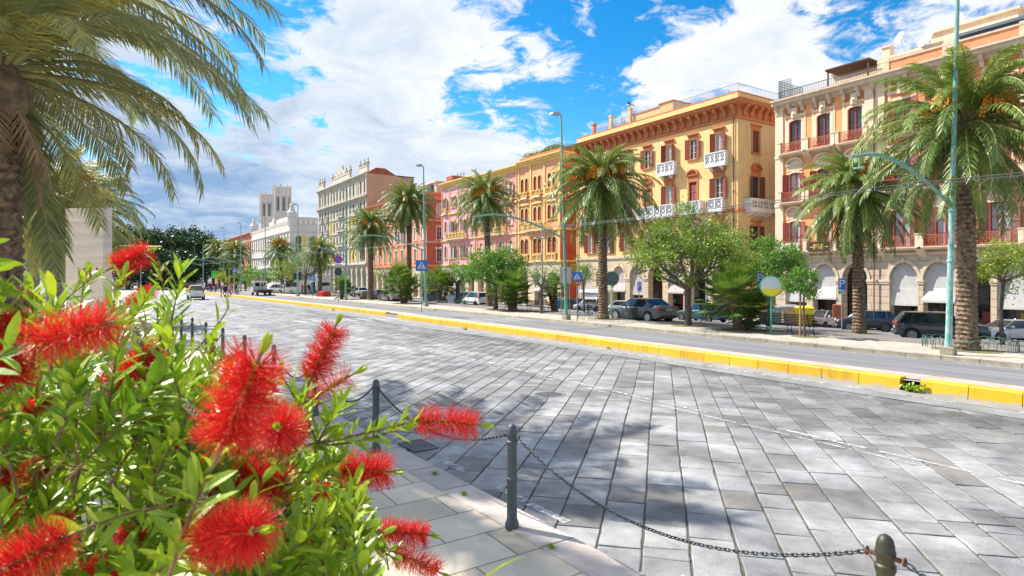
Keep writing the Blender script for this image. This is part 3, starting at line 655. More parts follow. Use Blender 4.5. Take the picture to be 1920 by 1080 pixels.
def cornice(root, Ln, prof, m, z, name='cornice', D=None, x0=0.0, consoles=None, cm=None, circ=False):
    """profile of (outward, height) steps swept along the front and, with D, along the right side"""
    b = MB(); n = len(prof)
    path = [(x0, 0)] + [(Ln, 0)] + ([(Ln, D)] if D else [])
    rings = []
    for i, (x, y) in enumerate(path):
        for o_, h in prof:
            if i == 0: rings.append((x, -o_, z + h))
            elif i == 1 and D: rings.append((x + o_, -o_, z + h))
            elif i == 1: rings.append((x, -o_, z + h))
            else: rings.append((x + o_, y, z + h))
    fs = [(i * n + k, i * n + k + 1, (i + 1) * n + k + 1, (i + 1) * n + k) for i in range(len(path) - 1) for k in range(n - 1)]
    fs.append(tuple(range(n - 1, -1, -1))); fs.append(tuple((len(path) - 1) * n + k for k in range(n)))
    b.add(rings, fs, 0)
    if consoles:
        sp, cw, co, ch, cz = consoles; k = int((Ln - x0) / sp)
        def con(M, x):
            c_ = MB(); c_.ext([(-.0, 0), (-co, 0), (-co, -ch * .25), (-co * .45, -ch * .6), (-co * .35, -ch), (0, -ch)], x - cw / 2, x + cw / 2, 'x', 1)
            b.join(c_, M)
        for i in range(k + 1): con(Matrix.Translation((0, 0, z + cz)), x0 + cw + (Ln - x0 - cw * 2) * i / k)
        if circ:
            for i in range(k):
                x = x0 + cw + (Ln - x0 - cw * 2) * (i + .5) / k; c_ = MB(); c_.lathe([(.2, 0), (.2, .06), (.1, .1)], seg=10, m=1); b.join(c_, Matrix.Translation((x, 0, z + cz - ch * .5)) @ Matrix.Rotation(pi / 2, 4, 'X'))
        if D:
            k2 = int(D / sp)
            for i in range(1, k2 + 1): con(Matrix.Translation((Ln, D * i / k2 - .4, z + cz)) @ Matrix.Rotation(pi / 2, 4, 'Z'), 0)
    return b.build(name, [m, cm or m], root)
def band(root, Ln, z, h, pr, m, name='string_course', D=None, x0=0.0):
    return cornice(root, Ln, [(0, 0), (pr, 0), (pr, h), (0, h)], m, z, name, D, x0)
def pilasters(root, xs, z0, z1, wd, pr, m, name='pilaster'):
    for x in xs:
        b = MB(); b.box(x - wd / 2, -pr, z0, x + wd / 2, 0, z1); b.box(x - wd / 2 - .08, -pr - .06, z1 - .35, x + wd / 2 + .08, 0, z1 - .02); b.box(x - wd / 2 - .08, -pr - .06, z0 + .01, x + wd / 2 + .08, 0, z0 + .4)
        b.build(name, m, root)
cloth = mat('white_awning_cloth', (0.70, 0.69, 0.67), 0.85, var=0.08, scale=2, trans=0.25)
cloth_p = mat('pinkish_awning_cloth', (0.62, 0.52, 0.50), 0.85, var=0.08, scale=2, trans=0.2)
shopm = [mat('shop_window', (0.03, 0.035, 0.04), 0.08, var=0.6, scale=0.6, spec=0.9), mat('shop_surround', (0.12, 0.09, 0.07), 0.6, var=0.2), mat('shop_poster_yellow', (0.6, 0.45, 0.05), .5), mat('shop_poster_red', (0.3, 0.05, 0.07), .5), mat('shop_poster_grey', (0.35, 0.37, 0.4), .5, var=0.4, scale=3)]
def arcade(root, Ln, arches, zf, zs, ztop, m, wd, rise, trimm, cl=None, D=None, low=True, deep=4.0, keym=None):
    """ground floor: piers and arches, awnings hung in them, and shop fronts at the back of the portico"""
    arches = sorted(arches)
    ops = [(x - wd / 2, x + wd / 2, zf + .003, zs + rise, rise / (wd / 2)) for x in arches]
    b = MB(); wall(b, 0, Ln, zf, ztop, ops, .9); b.build('arcade_wall', m, root)
    b = MB(); arch_trim(b, 0, 0, wd / 2, rise, .26, .08, 0, 14, key=0); am = b.mesh('archivolt', trimm)
    for x in arches: obj('archivolt', am, root, (x, 0, zs))
    edges = [0.0] + [e for x in arches for e in (x - wd / 2, x + wd / 2)] + [Ln]
    for i in range(0, len(edges), 2):
        if edges[i + 1] - edges[i] > .1: b = MB(); b.box(edges[i] - .07 if i else 0.0, -.12, zs - .2, edges[i + 1] + .07, .5, zs, 0); b.box(edges[i] - .03 if i else 0.0, -.07, zs - .38, edges[i + 1] + .03, .45, zs - .201, 0); b.box(edges[i] - .04 if i else 0.0, -.09, zf, edges[i + 1] + .04, .45, zf + .5, 0); b.build('pier_capital', trimm, root)
    for i, x in enumerate(arches):
        if cl and cl[i % len(cl)]:
            low_ = zs - (1.75 if i % 3 else 2.1)
            b = MB(); y = .32; fw = .42 if i % 3 else .12; n = 10; r = wd / 2 - .03
            cv = [(x - r * cos(pi * k / n), zs + (rise - .05) * sin(pi * k / n)) for k in range(n + 1)]
            b.add([(p[0], y + .02 * ((k % 3) - 1), p[1]) for k, p in enumerate(cv)] + [(x + r, y, zs - .7), (x - r, y, zs - .7)], [tuple(range(n + 3))])
            b.add([(x - r, y, zs - .7), (x + r, y, zs - .7), (x + r + .1, y - fw, low_), (x - r - .1, y - fw, low_)], [(0, 1, 2, 3)])
            b.add([(x - r - .1, y - fw, low_), (x + r + .1, y - fw, low_), (x + r + .1, y - fw, low_ - .18), (x - r - .1, y - fw, low_ - .18)], [(0, 1, 2, 3)])
            b.build('awning', cl[i % len(cl)], root)
    b = MB(); b.box(0.1, deep, zf, Ln - .1, deep + .3, ztop, 1); rr = random.Random(int(Ln * 10))
    for i, x in enumerate(arches):
        b.box(x - wd / 2, deep - .03, zf + .5, x + wd * .1, deep, zs - .6, 0); b.box(x + wd * .18, deep - .04, zf, x + wd / 2, deep, zs - .8, rr.choice((0, 3, 0)))
        if rr.random() < .7: a = rr.uniform(0, .25); b.box(x - wd * .4 + a, deep - .05, zf + .9, x - wd * .4 + a + .6, deep - .031, zf + 1.9, rr.choice((2, 3, 4, 4)))
    b.build('shop_front', shopm, root)
    b = MB(); b.box(0.1, .9, ztop - .3, Ln - .1, deep, ztop - .1); b.build('portico_ceiling', m, root)
def broot(name, label, u0, u1, v=58.0):
    return thing(name, label, 'building', (v, u1, -ZB), -pi / 2), u1 - u0
def X(root_u1, px, v=58.0): return root_u1 - PV(px, v)[0]
Z = lambda z: z + ZB

# ---- right: brick and cream palazzo -------------------------------------------------
brk = brick('orange_facing_brick', (0.92, 0.32, 0.08), (0.95, 0.41, 0.12), (0.85, 0.44, 0.22), 4.0, .5, .16, .03, swap=True, bump=.1)
brk2 = brick('red_facing_brick', (0.74, 0.23, 0.09), (0.80, 0.29, 0.12), (0.65, 0.34, 0.2), 4.0, .5, .16, .03, swap=True, bump=.1)
U1 = 38.4; r, Ln = broot('brick_palazzo', 'orange brick and cream stone palazzo with red framed windows and arcade at the right', -2.0, U1)
D = 15.0
shell(r, Ln, D, 0, Z(20.9), cream, roof_g); left_wall(r, D, 0, Z(20.9), cream_w)
arc = [U1 - u for u in (36.15, 33.2, 30.3, 26.1, 23.4, 20.9, 18.2, 15.5, 12.8, 10.1, 7.4, 4.7, 2.0)]
stone_b = brick('banded_pier_stone', (0.60, 0.49, 0.36), (0.56, 0.45, 0.33), (0.30, 0.24, 0.17), 1.0, 1.6, .62, .03, swap=True, bump=.5)
arcade(r, Ln, arc, 0.0, Z(2.6), Z(5.15), stone_b, 2.3, 1.5, cream, [cloth, cloth, None, cloth, cloth, None, cloth])
ax1 = [X(U1, 1491), X(U1, 1544), X(U1, 1603)]; ax2 = [U1 - u for u in (26.2, 22.9, 19.1, 15.4, 11.8, 8.2, 4.6)]
xs_div = U1 - 28.4
ops = []
for x in ax1: ops += [(x - .62, x + .62, Z(5.45), Z(8.5), .3), (x - .62, x + .62, Z(10.45), Z(13.4), .3), (x - .66, x + .66, Z(15.45), Z(18.7), .35)]
for x in ax2: ops += [(x - .7, x + .7, Z(5.45), Z(8.7), 0), (x - .7, x + .7, Z(10.45), Z(13.5), 0), (x - .7, x + .7, Z(15.45), Z(18.4), 0)]
front(r, xs_div, Z(5.15), Z(20.0), [o for o in ops if o[0] < xs_div], brk)
front(r, Ln, Z(5.15), Z(20.0), [o for o in ops if o[0] > xs_div], brk2, x0=xs_div)
b = MB(); b.box(0, 0, Z(20.0), Ln, .5, Z(20.88)); b.build('attic_wall', cream, r)
for i, x in enumerate(ax1):
    window(r, x, Z(5.45), 1.24, 3.05, .3, fr_r, cream_w, 'segment' if i % 2 == 0 else 'thin', glass_c, shut_r, tw=.2, sill=False)
    window(r, x, Z(10.45), 1.24, 2.95, .3, fr_r, cream_w, 'segment', glass_c if i != 1 else glass, shut_r, tw=.2, sill=False)
    window(r, x, Z(15.45), 1.32, 3.25, .35, fr_r, cream_w, 'none', glass, tw=.3, sill=False)
    for z, w__ in ((5.4, 2.9), (10.4, 2.5), (15.4, 2.6)): obj('balcony', balcony_mesh('iron', w__, .75, 1.0), r, (x, 0, Z(z)))
for i, x in enumerate(ax2):
    window(r, x, Z(5.45), 1.4, 3.25, 0, fr_r, cream_w, 'heavy', glass_c, shut_b, tw=.2, sill=False)
    window(r, x, Z(10.45), 1.4, 3.05, 0, fr_r, cream_w, 'heavy', glass, shut_r, tw=.2, sill=False)
    window(r, x, Z(15.45), 1.4, 2.95, 0, fr_r, cream_w, 'none', glass, shut_r, tw=.2, sill=False)
    for z in (5.4, 10.4, 15.4): obj('balcony', balcony_mesh('iron', 3.0, .75, 1.0), r, (x, 0, Z(z)))
midp = [0.45] + [(a + c) / 2 for a, c in zip(ax1[:-1], ax1[1:])]
pilasters(r, [0.48, xs_div - .5, xs_div + .35, Ln - .5], Z(5.5), Z(20.3), .9, .14, cream_w)
for x in ax1 + ax2:                            # cream frames round the top windows with carved heads
    b = MB()
    for s_ in (-1, 1): b.box(x + s_ * 1.05 - .10, -.05, Z(15.5), x + s_ * 1.05 + .10, 0, Z(19.5))
    b.box(x - 1.21, -.09, Z(19.0), x + 1.21, 0, Z(19.25)); b.box(x - .3, -.3, Z(18.9), x + .3, -.09, Z(19.9)); b.lathe([(.12, -.35), (.26, 0), (.1, .35)], (x, -.22, Z(19.3)), 8)
    for s_ in (-1, 1): b.box(x + s_ * .75 - .36, -.03, Z(19.3), x + s_ * .75 + .36, 0.0, Z(19.95), 1)
    b.build('carved_frame', [cream_w, terr], r)
for z in (5.15, 10.05, 15.05): band(r, Ln, Z(z), .3, .2, cream_w)
band(r, Ln, Z(4.75), .18, .12, cream_w)
cornice(r, Ln, [(0, 0), (.15, 0), (.2, .25), (.75, .35), (.75, .6), (.95, .7), (.95, .85), (.3, .95), (0, .95)], cream, Z(20.1), consoles=(1.35, .3, .6, .95, .34))
b = MB(); b.box(xs_div, .3, Z(21.02), Ln, .6, Z(22.1)); b.box(xs_div, .2, Z(22.1), Ln, .7, Z(22.25), 1)
for i in range(6): x = xs_div + .5 + i * 5.2; b.box(x - .5, .22, Z(21.02), x + .5, .68, Z(22.4), 1)
b.build('parapet', [brk2, cream], r)
b = MB()                                       # terrace rail with planters, lattice screen at the corner
for i in range(60): x = .3 + i * .165; b.box(x - .012, .05, Z(21.05), x + .012, .07, Z(21.95))
b.box(.2, .03, Z(21.93), 10.2, .09, Z(21.98))
b.build('terrace_railing', iron, r)
for i in range(8): b = MB(); b.box(1.2 + i * 1.1, .12, Z(21.02), 2.1 + i * 1.1, .36, Z(21.32)); b.build('planter', terr, r)
b = MB()
for i in range(15): b.box(0.1, .4 + i * .3, Z(21.05), .14, .43 + i * .3, Z(23.3)); b.box(.15 + i * .1, .28, Z(21.05), .17 + i * .1, .30, Z(23.2))
for i in range(9): b.box(.1, .4, Z(21.1) + i * .27, .13, 4.8, Z(21.13) + i * .27); b.box(.1, .27, Z(21.1) + i * .26, 1.7, .29, Z(21.12) + i * .26)
b.build('lattice_screen', iron, r)
b = MB(); b.box(4.2, 3.5, Z(21.0), 21, 11, Z(23.3)); b.box(3.9, 3.2, Z(23.3), 21.3, 11.3, Z(23.6)); b.box(12.5, 4.5, Z(23.6), 19, 10, Z(24.9)); b.box(12.3, 4.3, Z(24.9), 19.2, 10.2, Z(25.1)); b.box(8.8, 3.6, Z(23.6), 9.5, 4.4, Z(24.6)); b.box(8.7, 3.5, Z(24.6), 9.6, 4.5, Z(24.72))
b.build('penthouse', cream_w, r)
b = MB(); b.box(5.0, .5, Z(22.9), 9.2, 3.2, Z(22.98))
for i in range(8): b.box(5.0, .45 + i * .36, Z(22.99), 9.2, .52 + i * .36, Z(23.08))
for x in (5.2, 9.0): b.box(x - .06, .6, Z(21), x + .06, .72, Z(22.9))
b.build('pergola', mat('dark_timber', (0.14, 0.06, 0.03), .8, var=.2), r)
b = MB(); b.box(16.0, 1.6, Z(22.6), Ln, 9, Z(22.9)); b.box(15.8, 1.3, Z(22.9), Ln, 9.2, Z(23.15)); b.build('roof_canopy', mat('dark_grey_sheet', (0.12, 0.15, 0.2), .5), r)
def dish(b, c, R_, tilt, az):
    d_ = MB(); d_.lathe([(.01, .0), (R_ * .5, R_ * .06), (R_, R_ * .25), (R_ * .98, R_ * .28), (R_ * .5, R_ * .09), (.01, .03)], seg=16)
    b.join(d_, Matrix.Translation(c) @ Matrix.Rotation(az, 4, 'Z') @ Matrix.Rotation(tilt, 4, 'X'))
    b.tube([c, (c[0], c[1] + .3, c[2] - .3), (c[0], c[1] + .3, c[2] - 1.3)], .04, 6)
for px_, z_, y_ in ((1688, 25.35, 4.2), (1741, 24.1, 3.0), (1733, 24.0, 3.4)):
    b = MB(); dish(b, (0, 0, 0), .55, radians(70), radians(-25)); b.build('satellite_dish', mat('dish_white', (0.75, 0.75, 0.74), .5), r, (X(U1, px_, 58 + y_), y_, Z(z_)))
# banners tied on the first floor balconies
bl = mat('banner_black', (0.03, 0.03, 0.035), .8, var=.2); bo = mat('banner_orange', (0.75, 0.25, 0.03), .7); by_ = mat('banner_yellow', (0.8, 0.6, 0.05), .7)
for x, m_ in ((ax1[0] - .1, fr_w), (ax1[1], bl), (ax1[2] - .1, bl)):
    b = MB(); b.box(x - 1.05, -.82, Z(5.3), x + 1.05, -.79, Z(6.25), 0)
    if m_ is bl:
        b.box(x - .9, -.828, Z(5.7), x + .9, -.821, Z(5.78), 2)
        for k in range(5): b.box(x - .55 + k * .24, -.832, Z(5.5), x - .42 + k * .24, -.8285, Z(6.0), 1); b.box(x - .55 + k * .24, -.836, Z(5.9), x - .35 + k * .24, -.8325, Z(6.0), 2)
    else: b.box(x - .3, -.828, Z(5.95), x + .5, -.821, Z(6.1), 2)
    b.build('banner', [m_, bo, by_], r)

def pipes0(r, xs, z0, z1, m):
    for x in xs: b = MB(); b.tube([(x, -.24, z0), (x, -.24, z1)], .06, 7); b.build('drainpipe', m, r)
pipes0(r, (xs_div - .05,), 0.1, Z(20.2), mat('drainpipe_rust', (.25, .10, .06), .6, .2))
# ---- yellow palazzo -----------------------------------------------------------------
U1 = 71.0; U0 = 43.0; r, Ln = broot('yellow_palazzo', 'yellow plastered palazzo with dark red shutters, terracotta cornice and white marble balconies', U0, U1); D = 16.0
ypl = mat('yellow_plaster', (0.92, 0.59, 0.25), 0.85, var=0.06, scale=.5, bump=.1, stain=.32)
ysd = mat('shaded_side_plaster', (0.66, 0.47, 0.24), 0.85, var=0.08, scale=.5, bump=.1, stain=.38)  # duller copy of the yellow plaster, the side's shade put into its colour
cx = [U1 - (45.5 + 3.72 * i) for i in range(7)]
ops = []
for x in cx: ops += [(x - .58, x + .58, Z(6.3), Z(8.9), 0), (x - .58, x + .58, Z(11.6), Z(14.15), 0), (x - .55, x + .55, Z(16.85), Z(19.25), 0)]
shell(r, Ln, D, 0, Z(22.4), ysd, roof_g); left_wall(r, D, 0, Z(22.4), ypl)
front(r, Ln, Z(5.6), Z(22.4), ops, ypl)
sops = [(2.6, 3.8, Z(5.9), Z(8.6), 0), (2.6, 3.8, Z(11.4), Z(14.2), 0), (2.6, 3.8, Z(16.9), Z(19.4), 0), (8.6, 9.8, Z(11.4), Z(14.2), 0), (8.6, 9.8, Z(16.9), Z(19.4), 0)]
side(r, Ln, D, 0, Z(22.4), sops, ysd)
for i, x in enumerate(cx):
    window(r, x, Z(6.3), 1.16, 2.6, 0, fr_w, terr, 'heavy', glass_c, shut_r, tw=.2)
    window(r, x, Z(11.6), 1.16, 2.55, 0, fr_w, terr, 'segment' if i % 2 else 'heavy', glass_c if i % 3 else glass, shut_r, tw=.22, sill=False)
    window(r, x, Z(16.85), 1.1, 2.4, 0, fr_w, terr, 'flat', glass_c if i in (0, 2) else glass, shut_r if i < 5 else shut_b, tw=.16)
for i in (0, 2, 5): obj('balcony', balcony_mesh('marble', 2.7, .8, 1.25), r, (cx[i], 0, Z(15.6)))
for i, w__ in ((0, 1.9), (1, 3.1), (2.5, 6.0), (4, 3.0), (5.5, 6.2)): obj('balcony', balcony_mesh('marble', w__, .8, 1.15), r, (U1 - (45.5 + 3.72 * i), 0, Z(10.5)))
for i, (a, z, w__, h_) in enumerate(((3.2, 5.9, 1.2, 2.7), (3.2, 11.4, 1.2, 2.8), (3.2, 16.9, 1.2, 2.5), (9.2, 11.4, 1.2, 2.8), (9.2, 16.9, 1.2, 2.5))):
    window(r, (Ln, a), Z(z), w__, h_, 0, fr_d, terr, 'segment' if i in (1, 3) else 'flat', glass, shut_b, rz=pi / 2, state='shut' if i in (2, 4) else 'open', tw=.22)
obj('balcony', balcony_mesh('marble', 4.2, 1.0, 1.1), r, (Ln, 3.2, Z(10.35)), pi / 2)
cornice(r, Ln, [(0, 0), (.18, 0), (.22, .3), (.1, .4), (.1, 1.35), (.9, 1.6), (.9, 1.75), (1.1, 1.95), (.2, 2.1), (0, 2.1)], terr, Z(20.4), D=D, consoles=(1.18, .34, .8, 1.15, 1.55), circ=True)
band(r, Ln, Z(10.1), .3, .14, terr, D=D)
band(r, Ln, Z(5.35), .35, .16, cream, D=D)
b = MB(); b.box(0, .05, Z(22.45), Ln - .05, .35, Z(23.35)); b.box(Ln - .35, .36, Z(22.45), Ln - .05, D, Z(23.35)); b.box(0, 0.02, Z(23.35), Ln, .4, Z(23.47), 1); b.box(Ln - .4, .41, Z(23.35), Ln, D, Z(23.47), 1)
b.build('parapet', [ypl, terr], r)
b = MB()
for i in range(int((Ln - 4) / .2)):
    x = Ln - .2 - i * .2; b.box(x - .012, .18, Z(23.47), x + .012, .2, Z(24.35))
for i in range(60): y = .3 + i * .25; b.box(Ln - .2, y, Z(23.47), Ln - .18, y + .02, Z(24.35))
b.box(4, .17, Z(24.33), Ln - .18, .21, Z(24.37)); b.box(Ln - .21, .2, Z(24.33), Ln - .17, D, Z(24.37)); b.build('roof_railing', mat('blue_grey_rail', (0.22, 0.28, 0.36), .5), r)
for x0_, x1_, z_ in ((15.0, 17.4, 25.1), (10.3, 15.0, 24.8), (6.6, 10.3, 23.9)):
    b = MB(); b.box(x0_, 1.4, Z(22.5), x1_, 5.0, Z(z_)); b.box(x0_ - .05, 1.3, Z(z_), x1_ + .05, 5.1, Z(z_ + .15), 1); b.build('roof_room', [ypl, terr], r)
for x_, z_, m_ in ((10.0, 25.6, ypl), (6.2, 25.4, ypl), (2.6, 25.0, terr)):
    b = MB(); b.box(x_ - .22, 1.0, Z(22.5), x_ + .22, 1.4, Z(z_)); b.box(x_ - .28, .95, Z(z_), x_ + .28, 1.45, Z(z_ + .25)); b.build('chimney', m_, r)
for x_, h_ in ((4.4, 4), (4.9, 3.4), (1.2, 3.0)):
    b = MB(); b.tube([(x_, 5, Z(22.5)), (x_, 5, Z(22.5 + h_))], .03, 5)
    for k in range(4): b.box(x_ - .5, 4.98, Z(22.2 + h_ - k * .25), x_ + .5, 5.0, Z(22.22 + h_ - k * .25))
    b.build('roof_aerial', iron, r)
arc = [U1 - (45.2 + 3.36 * i) for i in range(8)]
arcade(r, Ln, [x for x in arc if 1.4 < x < Ln - 1.4], 0.0, Z(2.75), Z(5.4), brick('pale_pier_stone', (0.64, 0.51, 0.34), (0.60, 0.48, 0.32), (0.42, 0.32, 0.22), 1.0, 1.4, .7, .02, swap=True, bump=.3), 2.45, 1.6, cream, [cloth_p, cloth_p, cloth_p, cloth_p, None, cloth_p, None])

def pipes(r, xs, z0, z1, m):
    for x in xs: b = MB(); b.tube([(x, -.12, z0), (x, -.12, z1)], .06, 7); [b.cbox((x, -.1, z0 + 1.5 + k * 3.2), (.2, .2, .08)) for k in range(int((z1 - z0 - 2) / 3.2))]; b.build('drainpipe', m, r)
pipe_m = mat('drainpipe_copper', (.22, .12, .08), .6, .2)
pipes(r, (.4, Ln - .5), 0.1, Z(20.4), pipe_m)
# ---- orange loggia, salmon and pink blocks ---------------------------------------------
ytrim = mat('yellow_trim', (0.80, 0.56, 0.20), .8, var=.08, scale=1.0, stain=.2)
greyst = mat('grey_white_stone', (0.60, 0.57, 0.50), .8, var=.1, scale=1.0, stain=.25)
def venetian(name, label, U0, U1, wallm, cols, shutm, wins, z_top=22.3, garden=False, rail=False, blind='open'):
    r, Ln = broot(name, label, U0, U1); D = 16.0
    rows = [(6.7, 2.5, 1.05), (12.0, 2.3, .95), (17.0, 2.3, .9)]
    xs = []
    for c_ in cols:
        x, pair = c_; xs += [x - .62, x + .62] if pair else [x]
    ops = [(x - w__ / 2, x + w__ / 2, Z(z), Z(z + h_), 1.0) for z, h_, w__ in rows for x in xs]
    shell(r, Ln, D, 0, Z(z_top - .2), wallm, roof_g); left_wall(r, D, 0, Z(z_top - .2), wallm)
    front(r, Ln, Z(5.2), Z(z_top - .2), ops, wallm)
    sops = [(3.2, 4.4, Z(z), Z(z + h_), 1.0) for z, h_, w__ in rows]
    side(r, Ln, D, 0, Z(z_top - .2), sops, wins.get('side', wallm))
    for z, h_, w__ in rows:
        window(r, (Ln, 3.8), Z(z), 1.2, h_, 1.0, fr_d, ytrim, 'none', glass, shut_b, rz=pi / 2, state='shut', tw=.2, bars=1)
        for i, x in enumerate(xs):
            st = 'shut' if (blind == 'shut' or (i * 7 + int(z)) % 3 == 0) else 'open'
            sm = shutm[(i) % len(shutm)]
            pr = len(xs) > len(cols) and False
            window(r, x, Z(z), w__, h_, 1.0, fr_w, ytrim, 'none', glass, sm if (st == 'shut' or not cols[0][1]) else None, state=st, tw=.14, bars=1)
    for x, pair in (cols if cols[0][1] else []):
        b = MB(); w2 = 1.5 if pair else 1.0
        b.box(x - w2, -.22, Z(14.75), x + w2, 0, Z(14.9)); b.ext([(x - w2, Z(14.9)), (x + w2, Z(14.9)), (x, Z(15.35))], -.2, 0, 'y'); b.build('pediment', ytrim, r)
    n = len(cols)
    edges = sorted([0.35] + [(cols[i][0] + cols[i + 1][0]) / 2 for i in range(n - 1)] + [Ln - .35]) if n > 1 else [.35, Ln - .35]
    pilasters(r, edges, Z(5.4), Z(z_top - 1.0), .42 if cols[0][1] else .2, .12, ytrim)
    for z in (5.2, 10.2, 15.6): band(r, Ln, Z(z), .3, .22, ytrim, D=D)
    cornice(r, Ln, [(0, 0), (.15, 0), (.2, .3), (.5, .45), (.5, .6), (.8, .8), (.8, 1.0), (0, 1.1)], ytrim, Z(z_top - 1.1), D=D, consoles=(.55, .2, .4, .35, .42))
    obj('balcony', balcony_mesh('yellow', Ln * .55, .75, 1.0), r, (Ln * .5, 0, Z(10.5)))
    for x, _ in (cols if cols[0][1] else cols[::3]): obj('balcony', balcony_mesh('yellow', 2.4 if _ else 1.7, .5, .85), r, (x, 0, Z(15.95)))
    if cols[0][1]:
        for x, _ in cols: obj('balcony', balcony_mesh('yellow', 2.4, .3, .85), r, (x, 0, Z(5.5)))
    na = max(2, int(Ln / 3.3)); arc = [Ln * (i + .5) / na for i in range(na)]
    arcade(r, Ln, arc, 0.0, Z(2.5), Z(5.2), cream, 2.2, 1.1, cream, [None, cloth, None])
    return r, Ln
red_side = mat('shaded_red_side_plaster', (0.50, 0.10, 0.05), .85, var=.1, scale=.5, stain=.2)  # red of the side wall, its shade painted in as a darker tone
org = mat('orange_plaster', (0.80, 0.40, 0.20), .85, var=.08, scale=.4, stain=.32)
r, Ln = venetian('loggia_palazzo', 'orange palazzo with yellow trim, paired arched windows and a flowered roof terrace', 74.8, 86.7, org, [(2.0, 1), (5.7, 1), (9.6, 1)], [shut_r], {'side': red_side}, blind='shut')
LOG = r; LOGL = Ln
b = MB(); b.box(.2, .2, Z(22.3), Ln - .2, .5, Z(22.9)); b.box(Ln - .5, .5, Z(22.3), Ln - .2, 10, Z(22.9)); b.build('parapet', terr, r)
b = MB(); b.box(3.6, 3.2, Z(22.2), 7.2, 8, Z(24.0)); b.ext([(3.2, Z(24.0)), (7.6, Z(24.0)), (6.6, Z(24.6)), (4.2, Z(24.6))], 2.8, 8.4, 'y', 1); b.build('roof_room', [mat('dark_green_canvas', (0.07, 0.12, 0.09), .8), mat('dark_green_canvas', (0.07, 0.12, 0.09), .8)], r)
salm = mat('salmon_plaster', (0.78, 0.33, 0.32), .85, var=.07, scale=.4, stain=.3)
r, Ln = venetian('salmon_palazzo', 'salmon pink palazzo with white shutters between the orange loggia and the paler pink block', 86.75, 101.0, salm, [(2.0, 0), (5.4, 0), (8.8, 0), (12.2, 0)], [shut_w, shut_w, shut_g], {}, z_top=22.0)
pinkm = mat('pink_plaster', (0.74, 0.35, 0.43), .85, var=.06, scale=.4, stain=.28)
r, Ln = venetian('pink_palazzo', 'pale pink palazzo with yellow cornice and arched grey shuttered windows', 101.05, 115.4, pinkm, [(1.9, 0), (5.4, 1), (9.3, 1), (12.8, 0)], [shut_g, shut_w], {}, z_top=22.3)
for x_ in (1.5, 3, 4.2, 9): b = MB(); b.tube([(x_, 3, Z(22)), (x_, 3, Z(24.6))], .05, 5); b.box(x_ - .9, 2.97, Z(24.2), x_ + .9, 3.0, Z(24.25)); b.box(x_ - .6, 2.97, Z(23.9), x_ + .6, 3.0, Z(23.94)); b.build('roof_aerial', iron, r)

# ---- orange-red block, grey palazzo, town hall, far brick block ---------------------------
U1 = 160.0; U0 = 122.7; r, Ln = broot('red_palazzo', 'orange-red block with terracotta cornice and a brick side wall toned darker for shade beyond the pink palazzo', U0, U1); D = 22
orr = mat('orange_red_plaster', (0.76, 0.30, 0.17), .85, var=.08, scale=.3, stain=.3); rdk = brick('shaded_red_brick', (0.44, 0.11, 0.05), (0.5, 0.14, 0.07), (0.4, 0.16, 0.1), 2.0, .5, .16, .02, swap=True)  # side wall brick coloured darker to carry the shade of that face
cx = [2.2 + 3.65 * i for i in range(10)]
ops = [(x - .65, x + .65, Z(z), Z(z + 2.9), 0) for x in cx for z in (6.3, 11.2, 16.1)]
shell(r, Ln, D, 0, Z(21.2), rdk, roof_g); front(r, Ln, Z(5.2), Z(21.2), ops, orr); left_wall(r, D, 0, Z(21.2), orr)
sops = [(a, a + 1.3, Z(z), Z(z + 2.8), 0) for a in (2.5, 7.5, 12.5) for z in (6.3, 11.2, 16.1)]
side(r, Ln, D, 0, Z(21.2), sops, rdk)
for x in cx:
    for z in (6.3, 11.2, 16.1): window(r, x, Z(z), 1.3, 2.9, 0, fr_w, cream_w, 'segment' if z < 12 else 'thin', glass_c, shut_w if z > 7 else None, tw=.2)
for a in (2.5, 7.5, 12.5):
    for z in (6.3, 11.2, 16.1): window(r, (Ln, a + .65), Z(z), 1.3, 2.8, 0, fr_w, cream_w, 'thin', glass_c if z > 12 else glass, rz=pi / 2, tw=.18)
cornice(r, Ln, [(0, 0), (.2, 0), (.2, .9), (.9, 1.2), (1.0, 1.5), (0, 1.6)], orr, Z(20.0), D=D, consoles=(1.2, .35, .7, .9, 1.1))
for z in (5.2, 10.3, 15.2): band(r, Ln, Z(z), .4, .2, orr, D=D)
arcade(r, Ln, [2.2 + 3.65 * i for i in range(10)], 0.0, Z(2.4), Z(5.2), cream, 2.5, 1.3, cream, [None])
b = MB(); b.box(22, 4, Z(21.3), 34, 14, Z(24.4)); b.box(21.6, 3.6, Z(24.4), 34.4, 14.4, Z(24.7)); b.box(35, 6, Z(21.3), 38, 12, Z(25.6), 1); b.box(30.5, 3.4, Z(22), 32.5, 3.95, Z(24), 2); b.build('penthouse', [cream_w, rdk, glass], r)

